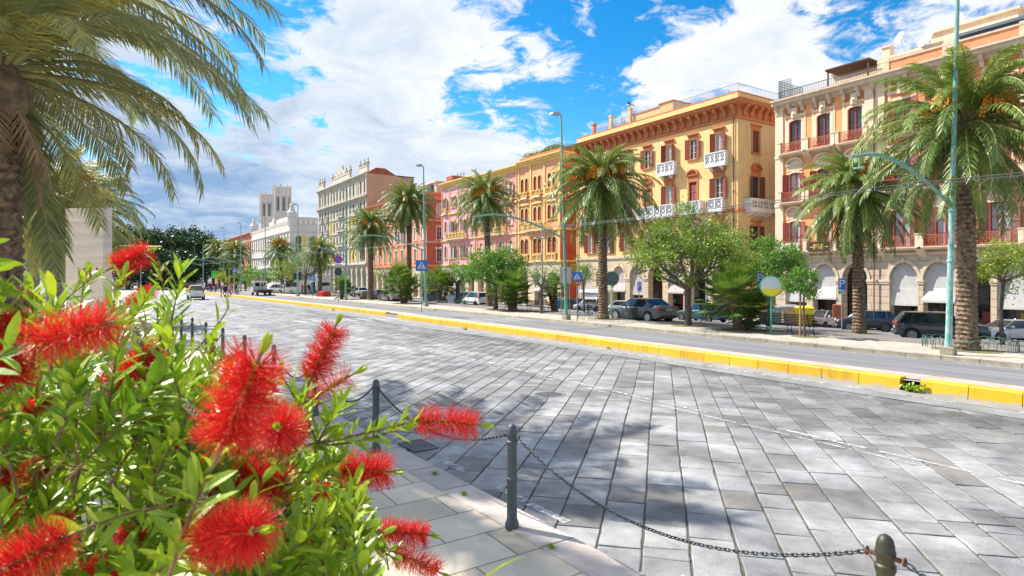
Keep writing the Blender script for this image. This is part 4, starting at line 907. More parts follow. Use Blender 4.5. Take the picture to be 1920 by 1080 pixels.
U1 = 206.0; U0 = 160.0; r, Ln = broot('grey_palazzo', 'tall grey-white stone palazzo with pinnacles, arched top windows and a blank peach party wall', U0, U1); D = 14
gs2 = mat('grey_palazzo_stone', (0.58, 0.54, 0.45), .8, var=.1, scale=.4, stain=.25)
yel = mat('yellow_panel', (0.78, 0.55, 0.04), .8)
cx = [1.9 + 3.015 * i for i in range(15)]
rows = [(7.6, 2.8, 0), (12.2, 2.8, 0), (16.7, 2.7, 0), (21.0, 2.6, 0), (26.0, 3.4, 1.0)]
shell(r, Ln, D, 0, Z(31.0), gs2, roof_t); left_wall(r, D, 0, Z(31), gs2)
front(r, Ln, Z(6.5), Z(31.0), [(x - .6, x + .6, Z(z), Z(z + h_), a_) for x in cx for z, h_, a_ in rows], gs2)
b = MB(); b.add([(0, 0, 0), (0, D, 0), (0, D, Z(29.2)), (0, D * .55, Z(31.2)), (0, 0, Z(31.2))], [(0, 1, 2, 3, 4)]); b.xf(Matrix.Translation((Ln, 0, 0))); b.build('party_wall', mat('peach_party_wall', (0.62, 0.34, 0.20), .9, var=.08, scale=.15, stain=.2), r)
for x in cx:
    for z, h_, a_ in rows: window(r, x, Z(z), 1.2, h_, a_, fr_d, gs2, 'thin' if a_ == 0 else 'none', glass, tw=.2, bars=1)
for x in cx[3:5] + cx[10:12]: b = MB(); b.box(x + .75, -.06, Z(7.2), x + 2.2, 0, Z(20)); b.build('yellow_panel', yel, r)
for i in (1, 3, 7, 8, 12, 13):
    for z in (12.1, 16.6, 20.9): obj('balcony', balcony_mesh('grey', 2.6, .8, 1.0), r, (cx[i], 0, Z(z)))
for z, pr in ((6.3, .5), (11.2, .3), (15.8, .3), (20.2, .3)): band(r, Ln, Z(z), .4, pr, gs2)
cornice(r, Ln, [(0, 0), (.3, 0), (.3, .3), (1.0, .6), (1.0, .9), (0, 1.0)], gs2, Z(24.2), name='balcony_cornice', consoles=(1.5, .4, .7, .7, .5))
cornice(r, Ln, [(0, 0), (.2, 0), (.3, .5), (.9, .7), (.9, 1.0), (0, 1.2)], gs2, Z(30.2), consoles=(1.0, .3, .6, .6, .6))
pilasters(r, [.4, 6.3, 13.5, 31.5, 38.7, Ln - .4], Z(6.7), Z(30.3), .8, .2, gs2)
b = MB()
for a_, c_ in ((0, 5.5), (14, 31.5), (39.5, Ln)):
    b.box(a_, .1, Z(31.4), c_, .6, Z(33.0)); b.box(a_, .0, Z(33.0), c_, .7, Z(33.3))
b.ext([(16, Z(33.3)), (29, Z(33.3)), (25, Z(35.0)), (24, Z(36.4)), (21, Z(36.4)), (20, Z(35.0))], .1, .6, 'y')
b.build('roof_ornament', gs2, r)
for x in (.3, 3, 5.3, 14.3, 18, 21, 24, 27.5, 31.2, 39.7, 43, Ln - .3): b = MB(); b.lathe([(.4, 0), (.35, .6), (.55, .8), (.5, 1.2), (.15, 1.7), (.3, 2.0), (.05, 2.4)], (x, .4, Z(33.0)), 8); b.build('pinnacle', gs2, r)
b = MB(); b.ext([(1, Z(31.2)), (D, Z(31.2)), (D * .6, Z(34.2)), (D * .4, Z(34.2))], 6, Ln - 8, 'x'); b.build('pitched_roof', roof_t, r)
arcade(r, Ln, [2.2 + 4.16 * i for i in range(11)], 0.0, Z(3.8), Z(6.4), gs2, 3.0, 2.2, gs2, [None])

U1 = 322.0; U0 = 245.0; r, Ln = broot('town_hall', 'white stone town hall with two tall octagonal crenellated towers', U0, U1); D = 60
wst = mat('white_town_hall_stone', (0.70, 0.64, 0.58), .8, var=.1, scale=.15, stain=.2)
shell(r, Ln, D, 0, Z(23.5), wst, roof_g)
cx = [3 + 5.07 * i for i in range(15)]
front(r, Ln, 0, Z(23.5), [(x - .9, x + .9, Z(z), Z(z + h_), 1) for x in cx for z, h_ in ((1.0, 5), (8.5, 4), (14.5, 5.5))], wst)
sc_ = [3.4 + 5.4 * i for i in range(11)]
side(r, Ln, D, 0, Z(23.5), [(x - 1.3, x + 1.3, Z(12.6), Z(19.0), 1) for x in sc_] + [(x - 1.1, x + 1.1, Z(z), Z(z + 3.6), 1) for x in sc_ for z in (1.5, 7.0)], wst)
for x in sc_:
    window(r, (Ln, x), Z(12.6), 2.6, 6.4, 1, fr_d, wst, 'none', glass, rz=pi / 2, tw=.35, bars=1)
    for z in (1.5, 7.0): window(r, (Ln, x), Z(z), 2.2, 3.6, 1, fr_d, wst, 'none', glass, rz=pi / 2, tw=.25, bars=1)
for x in cx:
    for z, h_ in ((1.0, 5), (8.5, 4), (14.5, 5.5)): window(r, x, Z(z), 1.8, h_, 1, fr_d, wst, 'none', glass, tw=.3, bars=1)
for i in range(3):
    b = MB(); b.box(-.05, 0, 0, 0, 3.6, 6.4); o = b.build('yellow_panel', yel, r, (Ln + .05, sc_[i] + 1.7 - .8, Z(12.6))); o.scale = (1, .5, 1)
for z in (6.6, 11.6, 20.6): band(r, Ln, Z(z), .5, .4, wst, D=D)
b = MB(); b.box(0, -.1, 0, 1.2, .5, 1.5); bt_ = b.mesh('battlement', wst)
for i in range(39): obj('battlement', bt_, r, (i * 2, 0, Z(23.5)))
for i in range(1, 28): obj('battlement', bt_, r, (Ln, i * 2, Z(23.5)), pi / 2)
b = MB(); b.lathe([(1.6, 0), (1.6, 3), (2.0, 3.3), (2.0, 5), (1.3, 5.6), (.8, 7), (.9, 7.6), (.1, 9)], (Ln - 1, 1, Z(23.0)), 8); b.build('corner_turret', wst, r)
b = MB(); b.lathe([(1.6, 0), (1.6, 3), (2.0, 3.3), (2.0, 5), (1.3, 5.6), (.8, 7), (.9, 7.6), (.1, 9)], (1, 1, Z(23.0)), 8); b.build('corner_turret', wst, r)
b = MB(); b.box(Ln - 42, 1, Z(23.5), Ln - 7, 14, Z(27.0)); b.build('tower_base', wst, r)
for px_, ztop, v_ in ((529, 42.0, 62.0), (502.5, 42.0, 62.0)):
    u_ = PV(px_, v_)[0]; x_ = U1 - u_; R_ = 3.15
    b = MB(); a0 = pi / 8
    b.lathe([(R_ * 1.25, Z(22)), (R_ * 1.25, Z(27.5)), (R_ * 1.1, Z(28.4)), (R_ * 1.1, Z(31.0)), (R_, Z(31.4)), (R_, Z(37.6)), (R_ * 1.14, Z(38.0)), (R_ * 1.14, Z(38.8)), (R_ * 1.08, Z(39)), (R_ * 1.08, Z(40.9)), (R_ * 1.16, Z(41.1)), (R_ * 1.16, Z(41.5))], (x_, 4, 0), 8, 0, a0=a0)
    for k in range(8):
        a = a0 + pi / 8 + k * pi / 4
        c_ = MB(); c_.box(-.45, -.05, Z(29.2), .45, .05, Z(37.0), 1); c_.box(-.05, -.1, Z(29.2), .05, .06, Z(37.0), 0)
        c_.box(-.9, -.05, Z(39.2), .9, .05, Z(40.6), 1)
        for s_ in (-.6, -.2, .2, .6): c_.box(s_ - .08, -.08, Z(39.2), s_ + .08, .08, Z(40.6), 0)
        b.join(c_, Matrix.Translation((x_, 4, 0)) @ Matrix.Rotation(a + pi / 2, 4, 'Z') @ Matrix.Translation((0, -R_ * .925 - .06, 0)))
        c_ = MB(); c_.box(-.35, -.3, 0, .35, .3, Z(41.9)); c_.box(-.3, -.25, Z(28.5), .3, .25, Z(42.4))
        b.join(c_, Matrix.Translation((x_ + R_ * 1.1 * cos(a0 + k * pi / 4), 4 + R_ * 1.1 * sin(a0 + k * pi / 4), 0)) @ Matrix.Rotation(a0 + k * pi / 4 + pi / 2, 4, 'Z'))
    b.build('tower', [wst, fr_d], r)

U1 = 450.0; U0 = 326.0; r, Ln = broot('far_brick_building', 'long red brick building with cornice, farthest along the street beside the town hall', U0, U1); D = 40
fb = brick('far_red_brick', (0.52, 0.20, 0.12), (0.56, 0.24, 0.15), (0.5, 0.28, 0.2), 1.0, .6, .2, .03, swap=True)
shell(r, Ln, D, 0, Z(24.5), fb, roof_t)
cx = [4 + 5.8 * i for i in range(21)]
front(r, Ln, 0, Z(24.5), [(x - 1, x + 1, Z(z), Z(z + 3.4), 1) for x in cx for z in (2, 10, 17)], fb); side(r, Ln, D, 0, Z(24.5), [(a - 1, a + 1, Z(z), Z(z + 3.4), 1) for a in (6, 14, 22) for z in (2, 10, 17)], fb)
for x in cx:
    for z in (10, 17): window(r, x, Z(z), 2, 3.4, 1, fr_d, terr, 'none', glass, tw=.3, bars=1)
for a in (6, 14, 22):
    for z in (10, 17): window(r, (Ln, a), Z(z), 2, 3.4, 1, fr_d, terr, 'none', glass, rz=pi / 2, tw=.3, bars=1)
cornice(r, Ln, [(0, 0), (.3, 0), (.4, .8), (1.2, 1.1), (1.2, 1.6), (0, 1.8)], terr, Z(23.3), D=D, consoles=(2, .5, .8, .8, 1.0)); band(r, Ln, Z(8.2), .6, .3, terr, D=D)
# ------------------------------------------------------------------ palms and trees
leafp = lambda name, base, tints, tr=0.3, rough=0.5: mat(name, base, rough, var=0.1, scale=2.0, tint=tints, trans=tr)
palm_green = leafp('palm_leaf', (0.19, 0.27, 0.07), [(0.45, 0.6, 0.5), (0.8, 0.9, 0.7), (1.1, 1.1, 0.8), (1.9, 1.55, 0.9)], .25, .42)
palm_olive = leafp('palm_leaf_olive', (0.34, 0.35, 0.17), [(0.35, 0.48, 0.42), (0.7, 0.82, 0.72), (1.1, 1.1, 0.75), (2.5, 1.9, 0.6)], .3, .38)
palm_gold = leafp('palm_leaf_gold', (0.34, 0.34, 0.12), [(0.5, 0.6, 0.5), (0.8, 0.9, 0.7), (1.1, 1.1, 0.8), (1.7, 1.4, 0.8)], .3, .4)
palm_rib = mat('palm_midrib', (0.32, 0.30, 0.10), .5)
palm_old = mat('palm_dry_leaf', (0.36, 0.24, 0.13), .8, var=.2)
palm_fruit = mat('palm_fruit_orange', (0.85, 0.33, 0.02), .6, var=.25, scale=8)
palm_bark = mat('palm_bark', (0.20, 0.145, 0.10), .9, var=.35, scale=6, bump=.7, bscale=18, tint=[(.5, .48, .46), (1.0, .97, .94), (1.5, 1.4, 1.3)])
palm_bark_g = mat('palm_bark_grey', (0.30, 0.28, 0.26), .9, var=.3, scale=6, bump=.7, bscale=18, tint=[(.5, .5, .5), (1.0, .98, .96), (1.5, 1.45, 1.4)])
def frond(b, org, az, el, ln, droop, pairs, lw, rs, two=True, mi=0, mrib=1, ll=0.45, tint=0.5, twist=0.0):
    """one feather leaf: an arching midrib and leaflets along both sides"""
    n = 14; pts = []; p = Vector(org); a = el; d = ln / n
    h = Vector((cos(az), sin(az), 0)); perp = Vector((-sin(az), cos(az), 0))
    dirs = []
    for i in range(n + 1):
        pts.append(p.copy()); dv = h * cos(a) + Vector((0, 0, 1)) * sin(a) + perp * twist * (i / n) ** 2; dv.normalize(); dirs.append(dv)
        p = p + dv * d; a -= droop / n * (0.4 + 1.4 * i / n)
    b.tube(pts, [0.035 * (1 - i / (n + 1)) * (ln / 3) + .005 for i in range(n + 1)], 4, mrib, cap=False, t=tint)
    for k in range(pairs):
        f = 0.10 + 0.9 * (k + rs.random() * .5) / pairs; q = f * n; i = min(n - 1, int(q)); w_ = q - i
        c = pts[i].lerp(pts[i + 1], w_); t = dirs[i]
        up = perp.cross(t); up.normalize()
        if up.z < 0 and abs(a) < 1.2: pass
        prof = sin(pi * min(1, (f * 0.93 + .07)) ** 0.8) ** 0.55 if f < .97 else .35
        L_ = ll * (0.35 + 0.75 * prof) * rs.uniform(.85, 1.1)
        for s_ in (-1, 1):
            out = perp * s_
            dv = (out * 0.78 + t * (0.62 + .6 * f) + up * rs.uniform(.0, .55)).normalized()
            wv = t.cross(dv).cross(dv) if False else (t - dv * t.dot(dv)).normalized()
            w0 = lw * rs.uniform(.8, 1.15); base = c; tt = min(1, max(0, tint + rs.uniform(-.26, .26)))
            if two:
                mid = base + dv * L_ * .55; tip = mid + (dv + Vector((0, 0, -.42 * rs.uniform(.4, 1.3)))).normalized() * L_ * .5
                b.add([tuple(base - wv * w0 * .35), tuple(base + wv * w0 * .35), tuple(mid + wv * w0 * .5), tuple(mid - wv * w0 * .5), tuple(tip)], [(0, 1, 2, 3), (3, 2, 4)], mi, tt)
            else:
                tip = base + (dv + Vector((0, 0, -.2 * rs.random()))) * L_
                b.add([tuple(base - wv * w0 * .5), tuple(base + wv * w0 * .5), tuple(tip)], [(0, 1, 2)], mi, tt)
def palm_crown(seed, nf, ln, pairs, lw, two, ll=.42, lowest=-.75, old=10, tip_el=1.35, near=False, leafm=None, skip=None, ex=.85):
    rs = random.Random(seed); b = MB(); ga = pi * (3 - sqrt(5))
    for i in range(nf):
        f = i / (nf - 1); el = tip_el - (tip_el - lowest) * f ** ex + rs.uniform(-.1, .1); az = i * ga + rs.uniform(-.2, .2)
        if skip and skip(az, el): continue
        L_ = ln * (0.72 + .33 * min(1, f * 2.2)) * rs.uniform(.9, 1.08)
        dr = (.95 + .6 * sin(pi * min(1, f + .15))) * rs.uniform(.8, 1.15) if el > -.2 else .75 * rs.uniform(.7, 1.1)
        o_ = (cos(az) * .18, sin(az) * .18, .15 - .45 * f)
        tint = .30 + .32 * (1 - f) + rs.uniform(-.15, .2)
        frond(b, o_, az, el, L_, dr, pairs, lw, rs, two, ll=ll, tint=tint, twist=rs.uniform(-.25, .25))
    for i in range(old):
        az = rs.uniform(0, 2 * pi); frond(b, (cos(az) * .2, sin(az) * .2, -.5), az, rs.uniform(-1.3, -.9), ln * rs.uniform(.3, .55), .3, max(10, pairs // 3), lw, rs, False, 2, 2, ll * .8)
    b.lathe([(.15, -1.0), (.42, -.7), (.45, -.3), (.25, .1), (.05, .3)], seg=9, m=3)
    return b.mesh('crown', [leafm or palm_green, palm_rib, palm_old, palm_bark], tint=True)
def fruit_mesh(seed, L_=0.9, n=46):
    rs = random.Random(seed); b = MB(); 
    b.tube([(0, 0, 0), (.25 * L_, 0, .3 * L_), (.55 * L_, 0, .28 * L_)], .03, 4)
    for i in range(n):
        a = rs.uniform(-1.1, 1.1); e_ = rs.uniform(-.3, .9); l_ = L_ * rs.uniform(.35, .6); p = Vector((.35 * L_ + .2 * L_ * rs.random(), 0, .28 * L_))
        d = Vector((cos(a) * cos(e_), sin(a) * cos(e_), sin(e_))); q = p + d * l_ * .6; r_ = q + (d * .4 + Vector((0, 0, -.9))) * l_ * .6
        b.tube([p, q, r_], [.022, .02, .014], 3, 0, cap=False)
        for k in range(3): c = q.lerp(r_, k / 2.0); b.cbox(tuple(c), (.05, .05, .05))
    return b.mesh('fruit_cluster', palm_fruit)
FR = [fruit_mesh(s) for s in (1, 2, 3)]
def palm_trunk(h, r0, r1, seed, m, seg=22, ring=.085, lean=(0, 0), flare=1.35, scale_d=.03):
    rs = random.Random(seed); b = MB(); n = int(h / ring); vs = []; fs = []; ts = []
    for i in range(n + 1):
        z = h * i / n; f = z / h; R_ = r0 + (r1 - r0) * f
        if z < .9: R_ *= 1 + (flare - 1) * (1 - z / .9) ** 1.5
        if f > .93: R_ *= 1 + .25 * (f - .93) / .07
        for k in range(seg):
            a = 2 * pi * (k + (i % 2) * .5) / seg
            s_ = scale_d * (1 if (i % 2) else -.2) * (1 + .6 * rs.random()) * (1 if z > .6 else 1.6 * rs.random())
            vs.append((cos(a) * (R_ + s_) + lean[0] * f, sin(a) * (R_ + s_) + lean[1] * f, z + (rs.random() - .5) * .03))
    for i in range(n):
        for k in range(seg):
            b.f.append((i * seg + k, i * seg + (k + 1) % seg, (i + 1) * seg + (k + 1) % seg, (i + 1) * seg + k)); b.m.append(0); b.t.append(rs.random())
    b.v = vs
    return b.mesh('trunk', m, tint=True)
def palm(label, base, h, r0, r1, crown, m=palm_bark, fruits=6, seed=0, scale=1.0, lean=(0, 0), group='date palms along the promenade', rot=None, seg=22, topz=None):
    t = thing('palm_tree', label, 'palm tree', base, 0, group)
    obj('trunk', palm_trunk(h, r0, r1, seed, m, seg=seg, lean=lean), t)
    rs = random.Random(seed * 5 + 1); rz = rs.uniform(0, 6) if rot is None else rot
    obj('crown', crown, t, (lean[0], lean[1], h + .35), rz, scale)
    for i in range(fruits):
        az = i * 2.4 + rs.uniform(-.3, .3) - 2.2; z = rs.uniform(-.2, .5); o = obj('fruit_cluster', FR[i % 3], t, (lean[0] + cos(az) * .35, lean[1] + sin(az) * .35, h + .35 + z), az, rs.uniform(.95, 1.35) * scale)
        o.rotation_euler = (0, -rs.uniform(-.2, .5), az)
    return t
CA = palm_crown(11, 104, 3.3, 52, .032, True, ll=.46, old=14, lowest=-1.0, ex=1.05)
CB = palm_crown(12, 108, 3.2, 50, .034, True, ll=.46, old=12, lowest=-1.1, ex=1.0)
CC = palm_crown(13, 84, 3.0, 34, .06, False, ll=.5, old=8, lowest=-1.1)
def crownz(py, p): return ZA(py, depth(p))
for (px, py, cyp, r0, cr, sc_, sd_, lab, fr_, ln_) in (
    (1813, 663, 238, .33, CA, 1.18, 1, 'largest date palm with orange fruit and thick scaly trunk behind the peeling green lamp pole', 5, (-.1, 0)),
    (1611, 630, 360, .29, CB, 1.05, 2, 'date palm between the blue parking sign and the peeling green pole, before the compact suv', 2, (.1, .15)),
    (1131, 602, 348, .31, CB, 1.22, 3, 'bushy date palm with orange fruit in front of the yellow palazzo', 8, (-.1, 0)),
    (922, 578, 372, .33, CA, 1.14, 4, 'date palm with orange fruit in front of the salmon palazzo behind the white hatchback', 8, (-.3, .2)),
    (767, 568, 380, .34, CB, 1.25, 5, 'tall date palm without fruit in front of the red palazzo', 1, (0, 0)),
    (694.8, 564, 428, .36, CA, 1.12, 6, 'date palm with orange fruit beside the low stone block, in front of the grey palazzo', 5, (0, 0)),
    (530, 551, 466, .34, CC, 1.15, 7, 'date palm with orange fruit in front of the town hall', 6, (-.4, 0)),
    (600, 556, 468, .33, CC, 1.05, 8, 'date palm half hidden behind a spreading leafy tree near the grey palazzo', 1, (0, 0)),
    (443, 545, 470, .34, CC, 1.3, 9, 'date palm nearest the town hall in the far clump of three', 2, (0, 0)),
    (411, 542, 466, .34, CC, 1.35, 10, 'middle date palm of the far clump of three', 3, (0, 0)),
    (387, 539.5, 463, .34, CC, 1.4, 11, 'leftmost date palm of the far clump of three by the ficus trees', 3, (0, 0))):
    p = G(px, py)
    if px == 767: p = Vector((31.0, PV(767, 31.0)[0], gz(31.0)))
    if px == 922: p = Vector((31.5, PV(918, 31.5)[0], gz(31.5)))
    if px == 600: p = Vector((27.0, PV(600, 27.0)[0], 0))
    z = crownz(cyp, p) - p.z - .35 + .25
    palm(lab, p, z, r0, r0 * .72, cr, seed=sd_, fruits=fr_, scale=sc_, lean=ln_, seg=22 if px > 800 else 12)
# left-hand palms, close to the camera
BIGA = palm_crown(21, 70, 6.9, 124, .036, True, ll=.95, lowest=-.12, old=0, tip_el=1.35, leafm=palm_olive, skip=lambda az, el: sin(az - YAW) < -.25 and el < .9)
BIGB = palm_crown(22, 74, 3.7, 92, .028, True, ll=.62, lowest=-1.2, old=12, tip_el=1.3, leafm=palm_olive, skip=lambda az, el: cos(az - YAW + 1.2) > .2 and el < (-.1 if sin(az - YAW + 1.2) > 0 else .25))
def left_palm(lab, px, cyp, Y, crown, r0, rot, sc_, seed, m=palm_bark, fr_=0, ln=(0, 0)):
    c = at(px, cyp, Y); h = c.z - .35 - .1
    palm(lab, (c.x - ln[0], c.y - ln[1], .1), h, r0, r0 * .85, crown, m, fr_, seed, sc_, ln, 'palms on the left pavement', rot, 26)
left_palm('closest date palm, long fronds arching over the upper left corner', -95, -75, 13.0, BIGA, .36, 0.0, 1.0, 31)
left_palm('date palm with a thick brown scaly trunk at the left edge behind the red flowers', 0, 130, 11.0, BIGB, .29, 1.2, 1.0, 32, ln=(-.1, 0), fr_=1)
pale = palm_bark_g
left_palm('pale trunked palm just left of the stone slab monument', 103, 365, 26.5, palm_crown(23, 76, 3.3, 50, .034, True, ll=.5, lowest=-1.15, old=16, leafm=palm_gold), .34, .4, 1.05, 33, pale, 2)
left_palm('palm standing behind the stone slab monument', 150, 385, 36.0, CA, .36, 2.0, 1.15, 34, pale, 2)
left_palm('farther palm left of the pale trunked palm', 62, 400, 40.0, CB, .36, 1.0, 1.1, 35, pale, 0)

def grove_leaf(name, base, tints, tr=.3): return leafp(name, base, tints, tr, .5)
spring = grove_leaf('spring_leaf', (0.25, 0.36, 0.05), [(.45, .55, .5), (.8, .9, .8), (1.15, 1.1, 1.0), (1.6, 1.35, 1.2)])
lush = grove_leaf('lush_leaf', (0.13, 0.28, 0.035), [(.5, .6, .5), (.9, 1, .8), (1.3, 1.25, 1.1), (2.0, 1.6, 1.2)])
lime = grove_leaf('lime_leaf', (0.36, 0.44, 0.045), [(.5, .65, .5), (.9, .95, .8), (1.2, 1.15, 1.0)])
ficus_m = leafp('ficus_leaf', (0.035, 0.085, 0.025), [(.4, .5, .5), (.9, 1, .8), (1.8, 1.6, 1.1)], .12, .45)
barkm = mat('tree_bark', (0.13, 0.11, 0.10), .9, var=.3, scale=9, bump=.6, bscale=25)
bark_l = mat('grey_twig', (0.24, 0.21, 0.20), .9, var=.2, scale=9)
def tree(name, label, base, fork, cz, rad, nleaf, lsize, lm, seed, nlimb=7, ncl=70, tr=.16, cat='tree', group=None, twigs=2, spread=.25, hollow=.35, off=(0, 0), open_=0.0, bark=None):
    rs = random.Random(seed); t = thing(name, label, cat, base, 0, group); rx, ry, rz_ = rad
    C0 = Vector((off[0], off[1], cz))
    cl = []
    while len(cl) < ncl:
        d = Vector((rs.uniform(-1, 1), rs.uniform(-1, 1), rs.uniform(-1, 1)))
        if not hollow < d.length < 1: continue
        if d.z < -.35 and rs.random() < .6: continue
        k = 1 + .16 * sin(d.x * 5 + seed) + .12 * sin(d.y * 6 + seed * 2)
        cl.append(C0 + Vector((d.x * rx * k, d.y * ry * k, d.z * rz_ * k)))
    b = MB(); top = Vector((off[0] * .2, off[1] * .2, fork))
    b.tube([(0, 0, -.05), (0.02, 0, .15), (.05 * rs.uniform(-1, 1), .03, fork * .5), tuple(top)], [tr * 1.45, tr * 1.1, tr * .92, tr * .95], 9)
    limbs = []
    for i in range(nlimb):
        a = 2 * pi * i / nlimb + rs.uniform(-.3, .3); e_ = rs.uniform(.25, .75)
        tgt = C0 + Vector((cos(a) * rx * e_, sin(a) * ry * e_, rz_ * rs.uniform(-.1, .5)))
        mid = top.lerp(tgt, .5) + Vector((cos(a) * rx * .10, sin(a) * ry * .10, -rz_ * .08)); pts = [top, top.lerp(mid, .5) + Vector((rs.uniform(-.1, .1), rs.uniform(-.1, .1), 0)), mid, tgt]
        b.tube(pts, [tr * .62, tr * .45, tr * .33, tr * .14], 6, 0, cap=False); limbs += [(pts[1], tr * .4), (mid, tr * .3), (mid.lerp(tgt, .5), tr * .22), (tgt, tr * .14)]
    tw = MB()
    for c in cl:
        q, r_ = min(limbs, key=lambda l_: (l_[0] - c).length + (0 if l_[0].z < c.z + .2 else 1.0))
        m_ = q.lerp(c, .5) + Vector((rs.uniform(-.15, .15), rs.uniform(-.15, .15), .1)); (b if r_ > tr * .2 else tw).tube([q, m_, c], [r_ * .5, r_ * .32, r_ * .16], 4, 0, cap=False)
        for _ in range(twigs): e2 = c + Vector((rs.gauss(0, 1), rs.gauss(0, 1), rs.gauss(.4, .7))) * spread * min(rad) * .45; tw.tube([m_.lerp(c, .6), e2], [r_ * .16, r_ * .07], 3, 0, cap=False)
    b.build('trunk', bark or barkm, t)
    lf = MB(); per = max(1, int(nleaf * (1.35 if lsize < .5 else 1.2)) // ncl); sg = spread * min(rad)
    for c in cl:
        if rs.random() < open_: continue
        tc_ = rs.uniform(.2, .75); n_ = int(per * rs.uniform(.5, 1.5))
        for _ in range(n_):
            p = c + Vector((rs.gauss(0, .5), rs.gauss(0, .5), rs.gauss(0, .42))) * sg
            a = Vector((rs.gauss(0, 1), rs.gauss(0, 1), rs.gauss(0, 1))).normalized(); n2 = a.cross(Vector((rs.gauss(0, 1), rs.gauss(0, 1), rs.gauss(0, 1)))).normalized()
            s_ = lsize * rs.uniform(.6, 1.3)
            lf.add([tuple(p), tuple(p + a * s_ * .5 + n2 * s_ * .3), tuple(p + a * s_), tuple(p + a * s_ * .5 - n2 * s_ * .3)], [(0, 1, 2, 3)], 0, min(1, max(0, tc_ + rs.uniform(-.28, .28))))
    lf.build('crown', lm, t, tint=True)
    if twigs and tw.v: tw.build('twigs', bark_l, t)
    return t
def gtree(px, py, cx, cy, rpx, rpy, *a, Y=None, name='leafy_tree', v=None, **k):
    if v is not None: u_, Y_ = PV(px, v); p = Vector((v, u_, gz(v)))
    else: p = G(px, py)
    Y_ = depth(p); c = at(cx, cy, Y_); s_ = Y_ / F
    off = (c.x - p.x, c.y - p.y)
    return p, c.z - p.z, s_, off
def T(lab, px, py, cx, cy, rpx, rpy, nleaf, lsize, lm, seed, v=None, forkf=.35, **k):
    p, cz, s_, off = gtree(px, py, cx, cy, rpx, rpy, v=v)
    tree('leafy_tree', lab, p, max(.5, cz - rpy * s_ * 1.0 + rpy * s_ * forkf), cz, (rpx * s_, rpx * s_, rpy * s_), nleaf, lsize, lm, seed, off=off, **k)
T('big spreading spring tree with twiggy vase shaped crown in front of the yellow palazzo', 1290, 615, 1288, 470, 122, 72, 17000, .13, spring, 1, nlimb=9, ncl=170, tr=.19, twigs=3, forkf=.0, spread=.25, hollow=.3)
T('green leafy tree behind the tall fan palm, before the narrow side street', 1440, 590, 1440, 497, 66, 52, 8500, .14, lush, 2, v=37.5, ncl=90, tr=.14, spread=.26)
T('small sapling tied to a wooden stake behind the iron bench', 1509, 637, 1500, 533, 34, 30, 2000, .11, lush, 3, ncl=40, nlimb=5, tr=.05, twigs=2)
T('young tree with lime green crown at the right edge', 1879, 650, 1890, 500, 66, 44, 4600, .095, lime, 4, ncl=90, tr=.085, twigs=2, spread=.36)
T('dense round lush green tree in front of the salmon palazzo', 929, 583, 927, 506, 57, 42, 9000, .16, lush, 5, ncl=120, tr=.2, twigs=0, hollow=.4)
T('thin sparse greyish tree behind the round iron seats', 1015, 591, 1018, 517, 42, 34, 1700, .10, lush, 6, ncl=80, tr=.13, twigs=4, open_=.25)
T('dark trunked leafy tree behind the white hatchback and blue-grey estate', 858, 575, 858, 514, 34, 28, 2600, .13, spring, 7, v=33, ncl=60, tr=.26, twigs=2)
T('pale budding tree behind the silver sedan under the tall palm', 737, 572, 735, 506, 46, 38, 3400, .14, spring, 8, v=35, ncl=80, tr=.2, twigs=3, open_=.15)
T('bright green tree right of the first crossing sign', 822, 572, 822, 524, 30, 26, 2400, .15, lush, 9, v=36, ncl=50, tr=.2, twigs=1)
T('wide half bare tree in front of the town hall wing', 572, 554, 580, 498, 50, 33, 3200, .17, spring, 10, ncl=100, tr=.22, twigs=4, open_=.15)
T('rounded yellow green tree left of the wide half bare tree', 545, 552, 543, 512, 34, 24, 2600, .2, lime, 11, ncl=60, tr=.2, twigs=1)
T('bright bushy tree behind the tow truck', 497, 549, 500, 520, 34, 20, 2400, .24, lush, 12, ncl=50, tr=.25, twigs=0)
T('bright bushy tree behind the waiting pedestrians', 460, 547, 462, 520, 32, 20, 2400, .26, lush, 13, ncl=50, tr=.25, twigs=0)
T('yellow green tree behind the green sign board', 425, 545, 428, 522, 24, 20, 1800, .28, lime, 14, ncl=40, tr=.25, twigs=0)
T('leafy tree behind the green mirror ring post, before the pink palazzo', 795, 570, 800, 528, 26, 24, 2200, .15, lush, 15, v=40, ncl=50, tr=.2, twigs=0)
T('small tree in front of the loggia palazzo arcade', 1095, 582, 1092, 512, 26, 26, 1500, .13, lush, 16, v=44, ncl=40, tr=.12, twigs=2)
# bushes behind the left palms
T('green shrub between the left edge palm and the pale trunked palm', 60, 562, 62, 500, 38, 52, 3600, .16, spring, 17, ncl=70, tr=.15, twigs=0, forkf=.1)
T('dark shrub right behind the pale trunked palm', 118, 560, 120, 470, 20, 70, 2600, .16, spring, 18, ncl=60, tr=.15, twigs=0, forkf=.1)
# far wood of ficus, each crown a tree
fx = [(222, 470, 46, 40, 150), (262, 466, 44, 36, 165), (300, 470, 42, 36, 150), (338, 462, 50, 36, 172), (372, 474, 38, 32, 160), (240, 500, 44, 30, 140), (290, 504, 50, 30, 140), (345, 503, 46, 30, 145), (400, 500, 30, 24, 190), (190, 478, 44, 44, 150)]
names = ['leftmost visible', 'second from the left', 'low central', 'highest', 'right hand', 'low left', 'low middle', 'low right', 'smallest and farthest right', 'half hidden by the monument']
for i, (cx_, cy_, rx_, ry_, Yd) in enumerate(fx):
    c = at(cx_, cy_, Yd); s_ = Yd / F
    tree('ficus_tree', 'dark dense ficus in the far wood, ' + names[i] + ' of its crowns', (c.x, c.y, 0), max(1, c.z - ry_ * s_ * .9), c.z, (rx_ * s_, rx_ * s_, ry_ * s_), 5200, .62, ficus_m, 40 + i, ncl=110, tr=.5, twigs=0, spread=.28, hollow=.62, group='dark ficus trees closing the far end')
